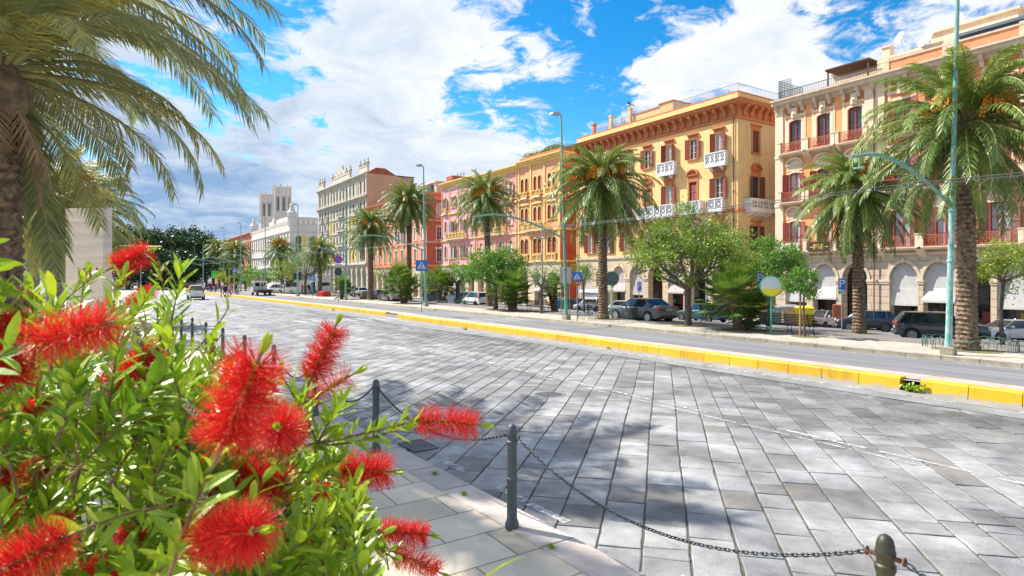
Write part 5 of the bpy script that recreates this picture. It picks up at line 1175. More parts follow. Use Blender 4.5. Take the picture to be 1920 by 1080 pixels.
# fan palms
def fan_crown(seed, n, R_, pet, blades=22, upr=1.3, low=-.5):
    rs = random.Random(seed); b = MB(); ga = pi * (3 - sqrt(5))
    for i in range(n):
        f = i / (n - 1); el = upr - (upr - low) * f + rs.uniform(-.15, .15); az = i * ga + rs.uniform(-.3, .3)
        d = Vector((cos(az) * cos(el), sin(az) * cos(el), sin(el))); P0 = Vector((d.x * .08, d.y * .08, .1 - .3 * f)); P1 = P0 + d * pet * rs.uniform(.7, 1.15) + Vector((0, 0, -.06))
        b.tube([P0, P0.lerp(P1, .5) + Vector((0, 0, .03)), P1], [.014, .011, .009], 3, 1, cap=False)
        sidev = d.cross(Vector((0, 0, 1))).normalized(); up = sidev.cross(d).normalized(); tl = rs.uniform(-.3, .5); tt = .2 + .5 * (1 - f) + rs.uniform(-.1, .2)
        for k in range(blades):
            a = -1.75 + 3.5 * k / (blades - 1); dv = (d * cos(a) + sidev * sin(a) + up * (.18 + tl * .3)).normalized(); L_ = R_ * (1 - .18 * abs(a)) * rs.uniform(.85, 1.1)
            wv = (dv.cross(up)).normalized() * R_ * .045; mid = P1 + dv * L_ * .6; tip = mid + (dv + Vector((0, 0, -.35 * rs.random()))).normalized() * L_ * .4
            b.add([tuple(P1), tuple(mid + wv), tuple(tip), tuple(mid - wv)], [(0, 1, 2, 3)], 0, min(1, max(0, tt + rs.uniform(-.1, .1))))
    return b.mesh('crown', [fanm, palm_rib], tint=True)
fanm = leafp('fan_palm_leaf', (0.13, 0.23, 0.04), [(.35, .5, .4), (.8, .9, .7), (1.3, 1.2, .9), (2.2, 1.7, 1.0)], .3, .45)
FAN = [fan_crown(1, 46, .62, .75), fan_crown(2, 34, .55, .6, 18)]
def fanpalm(lab, heads, p, s_=1.0, k=1):
    t = thing('fan_palm', lab, 'fan palm', p, 0, 'fan palms on the promenade')
    for i, (dx, dz, sc_, m_) in enumerate(heads):
        o_ = cam2w(dx, .15 * (i % 2)); rs = random.Random(i + k)
        obj('trunk', palm_trunk(dz, .17 * s_, .13 * s_, i + k, palm_bark, seg=10, lean=(o_[0] * .8, o_[1] * .8), flare=1.5), t, (o_[0] * .2, o_[1] * .2, 0))
        obj('crown', FAN[m_], t, (o_[0], o_[1], dz), rs.uniform(0, 6), sc_ * s_)
def fp(lab, px, py, heads, k, v=None, sc_=1.0):
    p = G(px, py) if v is None else Vector((v, PV(px, v)[0], gz(v))); s_ = depth(p) / F
    fanpalm(lab, [((hx - px) * s_, ZA(hy, depth(p)) - p.z, r_ * s_ / 1.35, m_) for hx, hy, r_, m_ in heads], p, sc_, k)
fp('tallest clump of fan palm between the teal coupe and the yellow-and-white disc sign', 1394, 624, [(1378, 556, 78, 0), (1412, 585, 50, 0), (1366, 560, 60, 1), (1400, 600, 34, 1)], 1)
fp('fan palm with dark trunk among the iron seats left of the second tall lamp pole', 963, 586, [(960, 543, 48, 0), (968, 548, 38, 1), (950, 560, 30, 1)], 2)
fp('small fan palm right of the sparse tree behind the iron seats', 1042, 575, [(1040, 541, 34, 0), (1030, 548, 26, 1)], 3, v=31)
fp('fan palm over the man beside the blue-grey estate', 826, 566, [(828, 534, 34, 0), (838, 542, 26, 1)], 4, v=31)
fp('yellowish fan palm in front of the silver sedan', 757, 571, [(748, 530, 40, 0), (766, 540, 34, 1), (762, 552, 22, 1)], 5)
fp('second trunk fan palm beside the silver sedan bonnet', 742, 567, [(738, 540, 30, 1)], 6, v=27.5)
fp('low fan palm beside the no parking signpost', 641, 563, [(640, 536, 30, 1), (646, 545, 26, 0)], 7)
# ------------------------------------------------------------------ bottlebrush bush in the foreground
cd.dof.use_dof = True; cd.dof.focus_distance = 14.0; cd.dof.aperture_fstop = 11.0
fil_m = mat('bottlebrush_filament', (0.80, 0.018, 0.022), .45, var=.1, scale=40, tint=[(.55, .4, .4), (.9, 1.0, 1.0), (1.15, 2.4, 1.2), (1.2, 7.0, 6.0)], trans=.35)
anth_m = mat('bottlebrush_anther', (0.35, 0.05, 0.015), .5); gold_m = mat('bottlebrush_gold', (0.62, 0.42, 0.06), .5)
leaf_m = mat('bottlebrush_leaf', (0.30, 0.47, 0.03), .38, var=.14, scale=22, tint=[(.32, .5, .5), (.75, .85, .7), (1.15, 1.08, .9), (1.7, 1.3, .9)], trans=.28, spec=.6)
stem_m = mat('bottlebrush_stem', (0.24, 0.15, 0.09), .8, var=.3, scale=60); seed_m = mat('seed_capsule', (0.50, 0.47, 0.26), .8, var=.25, scale=80); bud_m = mat('bud_red_green', (0.45, 0.22, 0.06), .6, var=.3, scale=60)
def leaf(b, p, d, n, L_, W_, m, t, curl=0.12):
    d = d.normalized(); s_ = d.cross(n).normalized(); n = s_.cross(d)
    st = []
    for f, w_ in ((0.0, .12), (.28, .8), (.6, 1.0), (.85, .6)):
        c = p + d * L_ * f - n * L_ * curl * f * f; st.append((c - s_ * W_ * w_ * .5 + n * W_ * .16 * w_, c, c + s_ * W_ * w_ * .5 + n * W_ * .16 * w_))
    tip = p + d * L_ - n * L_ * curl; vs = [tuple(q) for r_ in st for q in r_] + [tuple(tip)]; fs = []
    for i in range(3): a = i * 3; fs += [(a, a + 1, a + 4, a + 3), (a + 1, a + 2, a + 5, a + 4)]
    fs += [(9, 10, 12), (10, 11, 12)]; b.add(vs, fs, m, t)
def flower_mesh(seed, L_=.095, R_=.031, n=1050, sparse=False):
    rs = random.Random(seed); b = MB(); b.tube([(0, 0, -.03), (0, 0, L_ + .012)], [.0022, .0018], 6, 2)
    for i in range(n):
        f = rs.random(); z = L_ * f; a = rs.uniform(0, 2 * pi); env = min(1, (f + .1) * 4) * min(1, (1.12 - f) * 4); r_ = R_ * (.72 + .28 * env) * rs.uniform(.68, 1.14)
        up = .25 + .5 * (f - .5) + rs.uniform(-.28, .28); d = Vector((cos(a), sin(a), up)).normalized(); p = Vector((cos(a) * .003, sin(a) * .003, z)); q = p + d * r_ * .6; e_ = Vector((rs.gauss(0, .12), rs.gauss(0, .12), rs.gauss(0, .12))); tip = q + (d + e_).normalized() * r_ * .42
        s_ = d.cross(Vector((rs.gauss(0, 1), rs.gauss(0, 1), rs.gauss(0, 1)))).normalized() * .00036; t = min(1, max(0, rs.gauss(.42, .22)))
        b.add([tuple(p - s_), tuple(p + s_), tuple(q + s_ * .9), tuple(q - s_ * .9), tuple(tip + s_ * .7), tuple(tip - s_ * .7)], [(0, 1, 2, 3), (3, 2, 4, 5)], 0, t)
        if rs.random() < .75: u_ = s_ * 2.0; v_ = (d * .0009); b.add([tuple(tip - u_), tuple(tip - v_), tuple(tip + u_), tuple(tip + v_)], [(0, 1, 2, 3)], 3 if rs.random() < .35 else 1, .5)
    for i in range(70):
        z = L_ * rs.random(); a = rs.uniform(0, 6.28); b.cbox((cos(a) * .0035, sin(a) * .0035, z), (.003, .003, .003), 4 if rs.random() < .5 else 3)
    tipd = Vector((rs.uniform(-.2, .2), rs.uniform(-.2, .2), 1))
    for k in range(5): a = k * 1.26; leaf(b, Vector((0, 0, L_ + .008)), Vector((cos(a) * .28, sin(a) * .28, 1)) + tipd * .2, Vector((cos(a), sin(a), .2)), .026, .007, 5, .8)
    return b.mesh('flower', [fil_m, anth_m, stem_m, gold_m, gold_m, leaf_m], tint=True)
FL = [flower_mesh(1), flower_mesh(2, .085, .033, 1400), flower_mesh(3, .10, .029, 1500), flower_mesh(4, .08, .026, 260), flower_mesh(5, .09, .034, 1700)]
def seed_mesh(seed):
    rs = random.Random(seed); b = MB(); b.tube([(0, 0, -.01), (0, 0, .06)], .0018, 5)
    for i in range(34):
        f = i / 46; a = i * 2.4; z = .055 * f; b.ball((cos(a) * .0052, sin(a) * .0052, z), (.0031, .0031, .0026), 1, 6, 4)
    return b.mesh('seed_cluster', [stem_m, seed_m])
SDM = [seed_mesh(1), seed_mesh(2)]
bush_base = at(120, 640, 1.45); bush_base.z = .1
bush = thing('bottlebrush_bush', 'bottlebrush bush full of bright red flowers and glossy green leaves, nearest thing at lower left', 'bush', bush_base)
def camdir(rx, ry, rz_):                     # right, away, up -> world
    v, u = cam2w(rx, ry); return Vector((v, u, rz_))
rs = random.Random(77); lv = MB(); stm = MB()
def sprig(base, tip, nl, L_=.055, W_=.012, thick=.0022, bend_=.12, start=.15, tone=.5, buds=False, whorl=True):
    """leafy shoot from base to tip (world points)"""
    d = tip - base; ln = d.length; side_ = d.cross(Vector((rs.gauss(0, 1), rs.gauss(0, 1), rs.gauss(0, 1)))).normalized(); mid = base.lerp(tip, .5) + side_ * ln * bend_
    P = lambda f: base * (1 - f) ** 2 + mid * 2 * f * (1 - f) + tip * f * f
    stm.tube([P(i / 6) - bush_base for i in range(7)], [thick * (1 - .55 * i / 6) for i in range(7)], 5, 0, cap=False)
    D = d.normalized(); ref = D.cross(Vector((.3, .2, 1))).normalized() if abs(D.z) < .95 else D.cross(Vector((1, 0, 0))).normalized(); r2 = D.cross(ref)
    for k in range(nl):
        f = start + (1 - start) * (k + rs.random() * .6) / nl; a = k * 2.4 + rs.uniform(-.4, .4); out_ = ref * cos(a) + r2 * sin(a); op = .95 - .45 * f + rs.uniform(-.15, .15)
        dd = (D * (1 - op * .55) + out_ * op + Vector((0, 0, .12))).normalized(); nn = (D - dd * D.dot(dd) + Vector((0, 0, .45))).normalized()
        tt = min(1, max(0, tone + rs.uniform(-.26, .26) + .15 * f)); sc_ = rs.uniform(.65, 1.1) * (1 - .25 * f)
        leaf(lv, P(f) - bush_base, dd, nn, L_ * sc_, W_ * rs.uniform(.8, 1.15), 0, tt, rs.uniform(-.02, .2))
    if buds:
        for k in range(16):
            q = P(1 - .22 * rs.random()) - bush_base + Vector((rs.gauss(0, 1), rs.gauss(0, 1), rs.gauss(0, 1))) * .007; stm.ball(tuple(q), (.0026, .0026, .004), 1, 5, 4)
    return P
flowers = [  # px, py, length px, angle, tilt towards camera, mesh
    (245, 487, 64, 22, .1, 1), (264, 557, 52, 25, .2, 0), (248, 592, 52, 35, .3, 3), (138, 622, 170, 12, .2, 0), (14, 655, 135, -75, .1, 4), (248, 692, 128, 38, .15, 2),
    (452, 752, 190, 62, .25, 4), (527, 806, 88, 50, .92, 1), (605, 664, 104, 64, .1, 2), (620, 726, 88, 30, .1, 3), (840, 792, 112, -4, .05, 0), (684, 882, 86, 2, .25, 1), (492, 897, 96, -6, .3, 1),
    (604, 916, 66, 15, .3, 1), (757, 998, 84, -4, .1, 2), (782, 1054, 82, -22, .1, 0), (432, 1002, 150, 22, .55, 4), (36, 1052, 120, 200, .85, 1), (28, 808, 74, 80, .3, 0), (52, 884, 62, 60, .2, 3), (362, 828, 96, 70, .3, 1),
    (205, 1072, 110, 10, .2, 2), (388, 930, 60, 40, .4, 0), (436, 668, 30, 30, .1, 3), (455, 820, 60, 40, .4, 1), (596, 835, 40, 40, .3, 3), (640, 1100, 80, 10, .2, 0), (16, 900, 50, 100, .3, 1), (300, 940, 40, 60, .3, 3), (420, 940, 70, 120, .5, 0), (70, 760, 46, 30, .2, 1), (120, 985, 52, 70, .4, 0), (8, 960, 60, 50, .3, 1), (318, 720, 44, 60, .3, 3), (180, 800, 40, 110, .4, 1), (560, 1010, 46, 20, .3, 0), (250, 1010, 50, 150, .4, 1), (95, 880, 44, 20, .3, 2)]
NFL = 0
for px, py, lp, ang, tl, mi in flowers:
    L_ = (.095, .085, .10, .08, .09)[mi]; eff = sqrt(max(.02, 1 - tl * tl)); eff = eff if tl < .5 else max(eff, .72); Y = F * L_ * eff / lp; Y = max(.5, min(1.9, Y))
    if py > 640 and px < 580 and Y > .95: Y = rs.uniform(.80, .98)
    sc_ = lp / (F * L_ * eff) * Y
    a = radians(ang); ax = camdir(cos(a) * sqrt(1 - tl * tl), -tl, sin(a) * sqrt(1 - tl * tl)).normalized(); c = at(px, py, Y); o_ = c - ax * L_ * sc_ * .5
    q = ax.to_track_quat('Z', 'Y'); ob = obj('flower', FL[mi], bush, o_ - bush_base); ob.rotation_mode = 'QUATERNION'; ob.rotation_quaternion = q; ob.scale = (sc_,) * 3
    dm = .86 if lp > 110 else 1.0; ob.scale = (sc_ * dm, sc_ * dm, sc_ * (.94 if lp > 110 else 1))
    back = o_ - ax * rs.uniform(.12, .2) + Vector((0, 0, -.06)) + camdir(-.03, .03, 0); sprig(back, o_, 20, start=.1, tone=.5)
# longer leafy arms that carry the outer flowers
for a, c, n_ in (((470, 850, .98), (775, 790, .97), 26), ((420, 880, 1.05), (640, 885, 1.1), 26), ((420, 940, 1.05), (720, 1000, 1.1), 34), ((560, 960, 1.05), (745, 1050, 1.1), 18), ((380, 1060, .9), (640, 1050, 1.05), 30)):
    sprig(at(*a), at(*c), n_, L_=.05, W_=.0135, thick=.0034, bend_=.05, start=.0)
for a, c, n_, bd in (((305, 660, 1.15), (338, 505, 1.15), 26, False), ((300, 640, 1.2), (296, 492, 1.2), 12, True), ((205, 640, 1.1), (232, 520, 1.1), 22, True), ((225, 640, 1.2), (275, 560, 1.2), 22, False), ((60, 690, .8), (52, 545, .8), 20, True), ((95, 700, .75), (100, 560, .75), 18, False),
                 ((395, 790, 1.0), (400, 640, 1.0), 26, True), ((430, 800, .95), (425, 690, .95), 22, False), ((10, 660, .8), (-10, 560, .8), 16, False), ((340, 680, 1.2), (430, 575, 1.25), 8, False), ((470, 800, 1.1), (500, 720, 1.1), 16, True), ((590, 850, 1.0), (640, 760, 1.0), 22, False), ((560, 860, 1.0), (560, 745, 1.0), 22, False),
                 ((600, 840, 1.0), (520, 690, 1.0), 12, False), ((150, 600, 1.3), (165, 505, 1.3), 14, True)):
    sprig(at(*a), at(*c), n_, L_=.062 if not bd else .05, W_=.0105, buds=bd, tone=.6)
def top_of(px):
    K = [(-400, 620), (-100, 600), (0, 585), (60, 590), (150, 560), (250, 560), (330, 600), (380, 690), (450, 740), (560, 770), (640, 800), (690, 930), (700, 1030), (660, 1100), (620, 1200)]
    for (a, ya), (c, yc) in zip(K[:-1], K[1:]):
        if a <= px <= c: return ya + (yc - ya) * (px - a) / (c - a)
    return 2000
cnt = 0
while cnt < 780:
    px = rs.uniform(-330, 690); Y = rs.uniform(.74, 1.9); tp = top_of(px)
    py = tp + (1250 - tp) * rs.random() ** 1.15 + 25
    if py > 1300: continue
    t_ = at(px, py, Y); ln = rs.uniform(.12, .22); d = camdir(rs.uniform(-.3, .75), rs.uniform(-.5, .3), rs.uniform(.35, 1.1)).normalized()
    sprig(t_ - d * ln, t_, rs.randint(18, 28), L_=rs.uniform(.045, .066), W_=rs.uniform(.011, .0145), tone=rs.uniform(.3, .62)); cnt += 1
for i in range(60):
    px = rs.uniform(-200, 620); Y = rs.uniform(.8, 1.7); e_ = at(px, top_of(px) + rs.uniform(60, 500), Y); m_ = bush_base.lerp(e_, .5) + Vector((rs.uniform(-.15, .15), rs.uniform(-.15, .15), .1))
    stm.tube([Vector((rs.uniform(-.1, .1), rs.uniform(-.1, .1), 0)), m_ - bush_base, e_ - bush_base], [.014, .008, .003], 6, 0, cap=False)
for i in range(34):
    px = rs.uniform(-20, 600); py = top_of(px) + rs.uniform(40, 420)
    if py > 1100: continue
    o_ = obj('seed_cluster', SDM[i % 2], bush, at(px, py, rs.uniform(.72, 1.1)) - bush_base); o_.rotation_euler = (rs.uniform(-.9, .9), rs.uniform(-.9, .9), rs.uniform(0, 6)); o_.scale = (rs.uniform(.5, .8),) * 3
lv.build('foliage', leaf_m, bush, tint=True)
stm.build('branches', [stem_m, bud_m], bush)
# smaller flowering shrub behind, beside the stone slab
b0 = G(110, 620, .1); sh = thing('flowering_shrub', 'small shrub with dark red flowers at the foot of the pale trunked palm', 'shrub', b0)
lv = MB(); stm = MB(); keep = bush_base; bush_base = b0
for i in range(60):
    e_ = at(rs.uniform(60, 165), rs.uniform(535, 610), depth(b0) + rs.uniform(-.6, .6)); sprig(e_ - camdir(0, 0, 1) * rs.uniform(.3, .5), e_, 22, L_=.14, W_=.035, thick=.008)
lv.build('foliage', leaf_m, sh, tint=True); stm.build('branches', [stem_m, bud_m], sh)
for px, py in ((122, 528), (107, 545), (126, 547), (118, 556), (90, 560)):
    o_ = obj('flower', FL[1], sh, at(px, py, depth(b0)) - b0, 0, 3.0); o_.rotation_euler = (rs.uniform(-1, 1), rs.uniform(-1, 1), 0)
bush_base = keep
# grass blade leaning in at the bottom
b = MB(); p0 = at(860, 1130, 1.0); p1 = at(930, 1052, 1.05); p2 = at(985, 1044, 1.1)
ribs = [p0.lerp(p1, t) * (1 - t) + p1.lerp(p2, t) * t for t in [i / 8 for i in range(9)]]
for i, p in enumerate(ribs):
    w_ = .0045 * (1 - i / 8.5); b.v += [tuple(p + Vector((0, 0, w_)) - p0), tuple(p - Vector((0, 0, w_)) - p0)]
for i in range(8): b.f.append((2 * i, 2 * i + 1, 2 * i + 3, 2 * i + 2)); b.m.append(0); b.t.append(.8)
# it grows from the near planting bed
root_ = Vector((p0.x, p0.y, .1)); b.v = [tuple(Vector(q) + (p0 - root_)) for q in b.v]
n0 = len(b.v); b.add([(0, 0, 0), (.004, 0, 0), tuple(Vector(b.v[0])), tuple(Vector(b.v[1]))], [(0, 1, 2, 3)], 0, .7)
tag(b.build('grass_blade', leaf_m, None, root_, tint=True), 'single long green grass blade leaning over the pale paving at the bottom', 'grass blade')
# ------------------------------------------------------------------ vehicles
tyre_m = mat('tyre_rubber', (0.02, 0.02, 0.022), .85); rim_m = mat('alloy_rim', (0.50, 0.51, 0.52), .35, .7, var=.05); blk = mat('black_plastic', (0.025, 0.025, 0.028), .55)
cglass = mat('car_glass', (0.025, 0.035, 0.04), .05, var=.6, scale=1.5, spec=1.0); tail_m = mat('tail_light_red', (0.55, 0.01, 0.012), .2); head_m = mat('headlight_glass', (0.65, 0.67, 0.68), .12); plate_m = mat('number_plate', (0.6, 0.6, 0.58), .5); under = mat('underbody', (0.012, 0.012, 0.012), .9)
def paint(n, c, metal=.35): return mat('paint_' + n, c, .32, metal, var=.02, scale=3, coat=.8)
WH = {}
def wheel_meshes(r, w_, dark=False):
    k = (round(r, 2), w_, dark)
    if k not in WH:
        b = MB(); b.lathe([(r * .66, -w_ / 2), (r * .93, -w_ / 2), (r, -w_ * .3), (r, w_ * .3), (r * .93, w_ / 2), (r * .66, w_ / 2)], seg=22); b.xf(Matrix.Rotation(pi / 2, 4, 'X')); t = b.mesh('tyre', tyre_m, True, angle=40)
        b = MB(); b.lathe([(r * .66, -w_ * .42), (r * .67, w_ * .45), (r * .60, w_ * .5), (r * .57, w_ * .2), (.01, w_ * .2)], seg=22, m=1)
        for i in range(7):
            a = 2 * pi * i / 7; c_ = MB(); c_.ext([(r * .10, -.035), (r * .6, -.022), (r * .6, .022), (r * .10, .035)], w_ * .25, w_ * .42, 'z', 0); b.join(c_, Matrix.Rotation(a, 4, 'Z'))
        b.lathe([(r * .62, w_ * .3), (r * .68, w_ * .3), (r * .68, w_ * .5), (r * .61, w_ * .5)], seg=22, m=0); b.lathe([(r * .16, w_ * .2), (r * .16, w_ * .46), (.02, w_ * .48)], seg=10, m=0)
        b.xf(Matrix.Rotation(pi / 2, 4, 'X')); WH[k] = (t, b.mesh('rim', [rim_m, under]))
    return WH[k]
SPEC = {  # length, width, height, body top line (x from nose, z), greenhouse (cowl x, roof front, roof rear, tail base x), belt z, wheel x's, wheel r
    'hatch': (3.65, 1.62, 1.52, [(0, .62), (.06, .74), (.5, .88), (.95, .97), (1.6, 1.0), (3.3, 1.03), (3.60, 1.0), (3.65, .8)], (.85, 1.5, 3.30, 3.60), .98, (.68, 2.98), .29),
    'mpv': (3.96, 1.72, 1.73, [(0, .66), (.08, .8), (.5, .96), (.85, 1.04), (1.6, 1.08), (3.6, 1.10), (3.92, 1.08), (3.96, .8)], (.75, 1.45, 3.72, 3.92), 1.04, (.75, 3.26), .30),
    'sedan': (4.52, 1.82, 1.43, [(0, .56), (.08, .68), (.6, .82), (1.35, .94), (2.2, .96), (3.5, 1.0), (3.9, 1.03), (4.42, 1.02), (4.52, .86)], (1.25, 1.95, 3.25, 3.98), .95, (.88, 3.64), .325),
    'coupe': (4.5, 1.72, 1.38, [(0, .56), (.1, .68), (.7, .80), (1.35, .90), (2.2, .92), (3.5, .97), (3.9, 1.0), (4.40, .97), (4.5, .82)], (1.3, 1.98, 3.1, 4.0), .92, (.9, 3.5), .30),
    'suv': (4.25, 1.80, 1.67, [(0, .78), (.07, .94), (.5, 1.04), (1.05, 1.10), (2, 1.12), (3.9, 1.15), (4.2, 1.13), (4.25, .9)], (1.0, 1.65, 3.85, 4.18), 1.10, (.85, 3.42), .36),
    'mini': (4.05, 1.76, 1.50, [(0, .70), (.08, .84), (.5, .93), (1.15, .99), (2, 1.0), (3.7, 1.04), (4.0, 1.02), (4.05, .8)], (1.12, 1.62, 3.62, 3.98), .98, (.80, 3.36), .32),
    'smart': (2.70, 1.56, 1.54, [(0, .62), (.1, .80), (.35, .92), (.6, 1.0), (1.3, 1.02), (2.4, 1.06), (2.66, 1.0), (2.70, .8)], (.45, 1.12, 2.25, 2.62), 1.0, (.44, 2.28), .28),
    'estate': (4.3, 1.76, 1.44, [(0, .58), (.08, .7), (.6, .84), (1.25, .95), (2.2, .97), (3.9, 1.0), (4.25, .99), (4.3, .82)], (1.15, 1.85, 3.65, 4.2), .95, (.85, 3.43), .32)}
CARN = {}
def car(kind, label, pm, pos, head, scale=1.0, cat='car', group='parked cars', roofm=None, lite_lines=True, name='parked_car'):
    L_, W_, H_, top, gh, belt, wx, wr = SPEC[kind]; h = W_ / 2
    dv, du = cam2w(*head); az = atan2(du, dv)
    t = thing(name, label, cat, pos, az, group); t.scale = (scale,) * 3
    zl = .20 if kind != 'suv' else .28; T_ = lambda x: next((z0 + (z1 - z0) * (x - x0) / (x1 - x0) for (x0, z0), (x1, z1) in zip(top[:-1], top[1:]) if x0 <= x <= x1), top[-1][1])
    XX = lambda x: L_ / 2 - x
    b = MB(); xs = sorted({0, .05, .18, .45, *[p[0] for p in top], L_ * .35, L_ * .5, L_ * .65, L_ - .35, L_ - .14, L_ - .04, L_}); ns = 9; rings = []
    for x in xs:
        e_ = min(x, L_ - x); k = (.80 + .20 * min(1, e_ / .55) ** .5); w_ = h * k; tp = T_(x); zlo = zl + .14 * (1 - min(1, e_ / .25))
        m_ = zlo + (tp - zlo) * .5
        rings.append([(XX(x), y, z) for y, z in ((-w_ * .80, zlo), (-w_ * .97, zlo + .05), (-w_, m_), (-w_ * .975, tp - .12), (-w_ * .90, tp - .03), (-w_ * .5, tp + .01), (0, tp + .02), (w_ * .5, tp + .01), (w_ * .90, tp - .03), (w_ * .975, tp - .12), (w_, m_), (w_ * .97, zlo + .05), (w_ * .80, zlo))])
    n = 13; vs = [p for r_ in rings for p in r_]; fs = [(i * n + k, i * n + k + 1, (i + 1) * n + k + 1, (i + 1) * n + k) for i in range(len(xs) - 1) for k in range(n - 1)]
    fs += [(i * n, (i + 1) * n, (i + 1) * n + n - 1, i * n + n - 1) for i in range(len(xs) - 1)] + [tuple(range(n)), tuple(range(len(vs) - 1, len(vs) - n - 1, -1))]
    b.add(vs, fs, 0)
    for x in wx:
        for s_ in (-1, 1): c_ = MB(); c_.lathe([(wr + .065, 0), (wr + .055, .012), (.01, .012)], seg=20, m=1); b.join(c_, Matrix.Translation((XX(x), s_ * (h * .998), wr + .01)) @ Matrix.Rotation(-s_ * pi / 2, 4, 'X'))
    for s_ in (-1, 1):                                 # door seams, handles, side strip
        for x in (gh[0] + .25, (gh[0] + gh[3]) / 2 + .1): b.box(XX(x) - .006, s_ * h * .99 - .006, .3, XX(x) + .006, s_ * h * .99 + .006, belt - .03, 1)
        for x in (gh[0] + 1.0, (gh[0] + gh[3]) / 2 + .8): b.box(XX(x) - .08, s_ * h * .99 - .02, belt - .16, XX(x) + .08, s_ * h * .99 + .02, belt - .12, 0 if kind != 'hatch' else 1)
        b.box(XX(L_ - .75), s_ * h * .985 - .012, zl - .02, XX(.75), s_ * h * .985 + .012, zl + .07, 1)
        if kind in ('hatch', 'suv'): b.box(XX(L_ - 1.1), s_ * h - .012, .42, XX(1.05), s_ * h + .012, .52, 1)
    b.build('body', [pm, under], t, smooth=True, angle=32)
    # greenhouse
    cx, rf, rr, tb = gh; bw, rw = h * .93, h * .74; zb = belt - .03; zr = H_ - .05
    g = MB(); B0 = [(XX(cx), -bw * .9, zb), (XX(cx + .12), -bw, zb), (XX(tb - .1), -bw, zb), (XX(tb), -bw * .88, zb), (XX(tb), bw * .88, zb), (XX(tb - .1), bw, zb), (XX(cx + .12), bw, zb), (XX(cx), bw * .9, zb)]
    R0 = [(XX(rf), -rw * .92, zr), (XX(rf + .12), -rw, zr + .01), (XX(rr - .12), -rw, zr + .01), (XX(rr), -rw * .9, zr), (XX(rr), rw * .9, zr), (XX(rr - .12), rw, zr + .01), (XX(rf + .12), rw, zr + .01), (XX(rf), rw * .92, zr)]
    g.add(B0 + R0, [(i, (i + 1) % 8, 8 + (i + 1) % 8, 8 + i) for i in range(8)] + [tuple(range(8, 16))]); g.build('windows', cglass, t)
    rf_ = MB(); o = .02; P = [(p[0] + (.02 if p[0] > 0 else -.04), p[1] * 1.03, p[2]) for p in R0]; Q = [(p[0] * .98, p[1] * .92, H_ - .015) for p in R0]; S = [(p[0] * .8, p[1] * .55, H_) for p in R0]
    rf_.add(P + Q + S, [(i, (i + 1) % 8, 8 + (i + 1) % 8, 8 + i) for i in range(8)] + [(8 + i, 8 + (i + 1) % 8, 16 + (i + 1) % 8, 16 + i) for i in range(8)] + [tuple(range(16, 24)), tuple(range(7, -1, -1))]); rf_.build('roof', roofm or pm, t, smooth=True, angle=40)
    p = MB()
    for s_ in (-1, 1):
        p.tube([(XX(cx - .02), s_ * bw * .95, zb), (XX(rf + .05), s_ * rw * .97, zr + .02)], .035, 5); p.tube([(XX(tb - .03), s_ * bw * .96, zb), (XX(rr - .05), s_ * rw * .97, zr + .02)], .055 if kind in ('sedan', 'coupe') else .075, 5)
        m_ = (cx + tb) / 2 + .05; p.tube([(XX(m_), s_ * bw * .995, zb), (XX(m_ - .02), s_ * rw * 1.0, zr)], .035, 4, 1)
        if kind in ('mpv', 'estate', 'mini', 'hatch', 'suv'): q = tb - .62; p.tube([(XX(q), s_ * bw * .995, zb), (XX(q - .03), s_ * rw * 1.0, zr)], .04, 4, 0 if kind in ('hatch',) else 1)
    p.build('pillars', [pm, blk], t)
    for x in wx:
        for s_ in (-1, 1):
            ty, rm = wheel_meshes(wr, .2); wv = obj('wheel', ty, t, (XX(x), s_ * (h - .058), wr), 0 if s_ < 0 else pi); obj('rim', rm, wv)
    for s_ in (-1, 1):
        b = MB(); b.cbox((XX(.10), s_ * h * .70, T_(.1) - .10), (.16, .30, .15), 0, s_ * -.35, .04); b.build('headlight', head_m, t)
        b = MB()
        if kind in ('hatch', 'mpv'): b.cbox((XX(L_ - .07), s_ * h * .83, belt + .08), (.13, .14, .50), 0, 0, .03)
        else: b.cbox((XX(L_ - .11), s_ * h * .74, T_(L_ - .1) - .13), (.16, .36, .17), 0, s_ * .3, .04)
        b.build('tail_light', tail_m, t)
        b = MB(); b.cbox((XX(cx + .42), s_ * (bw + .12), belt + .06), (.12, .2, .13), 0, 0, .03); b.build('wing_mirror', pm if kind != 'mpv' else blk, t)
    b = MB(); b.box(XX(L_) - .022, -.26, .62 if kind not in ('sedan', 'coupe') else .72, XX(L_) + .02, .26, .73 if kind not in ('sedan', 'coupe') else .83); b.build('number_plate', plate_m, t); b = MB(); b.box(XX(0) - .01, -.26, .38, XX(0) + .025, .26, .49); b.build('number_plate', plate_m, t)
    b = MB(); b.box(XX(L_) - .03, -h * .72, .28, XX(L_) + .08, h * .72, .42); b.build('rear_bumper_trim', blk, t); b = MB(); b.box(XX(0) - .08, -h * .6, .27, XX(0) + .03, h * .6, .37); b.build('front_bumper_trim', blk, t); b = MB(); b.box(XX(0) - .06, -h * .35, .55, XX(0) + .018, h * .35, .64); b.build('grille', blk, t)
    return t
def cg(px, py): return G(px, py)
wht = paint('white', (0.72, 0.72, 0.71), 0); grph = paint('graphite', (0.07, 0.08, 0.095), .5); teal = paint('dark_teal', (0.015, 0.09, 0.12), .5); slv = paint('silver', (0.42, 0.45, 0.48), .7); navy = paint('blue_black', (0.018, 0.03, 0.055), .4); bgry = paint('blue_grey', (0.11, 0.15, 0.20), .5); beig = paint('champagne', (0.34, 0.32, 0.29), .6); mgry = paint('dark_grey', (0.055, 0.062, 0.068), .5); red = paint('red', (0.5, 0.02, 0.015), 0); wmet = paint('white_silver', (0.60, 0.62, 0.64), .3)
AW = (-.548, .8367)
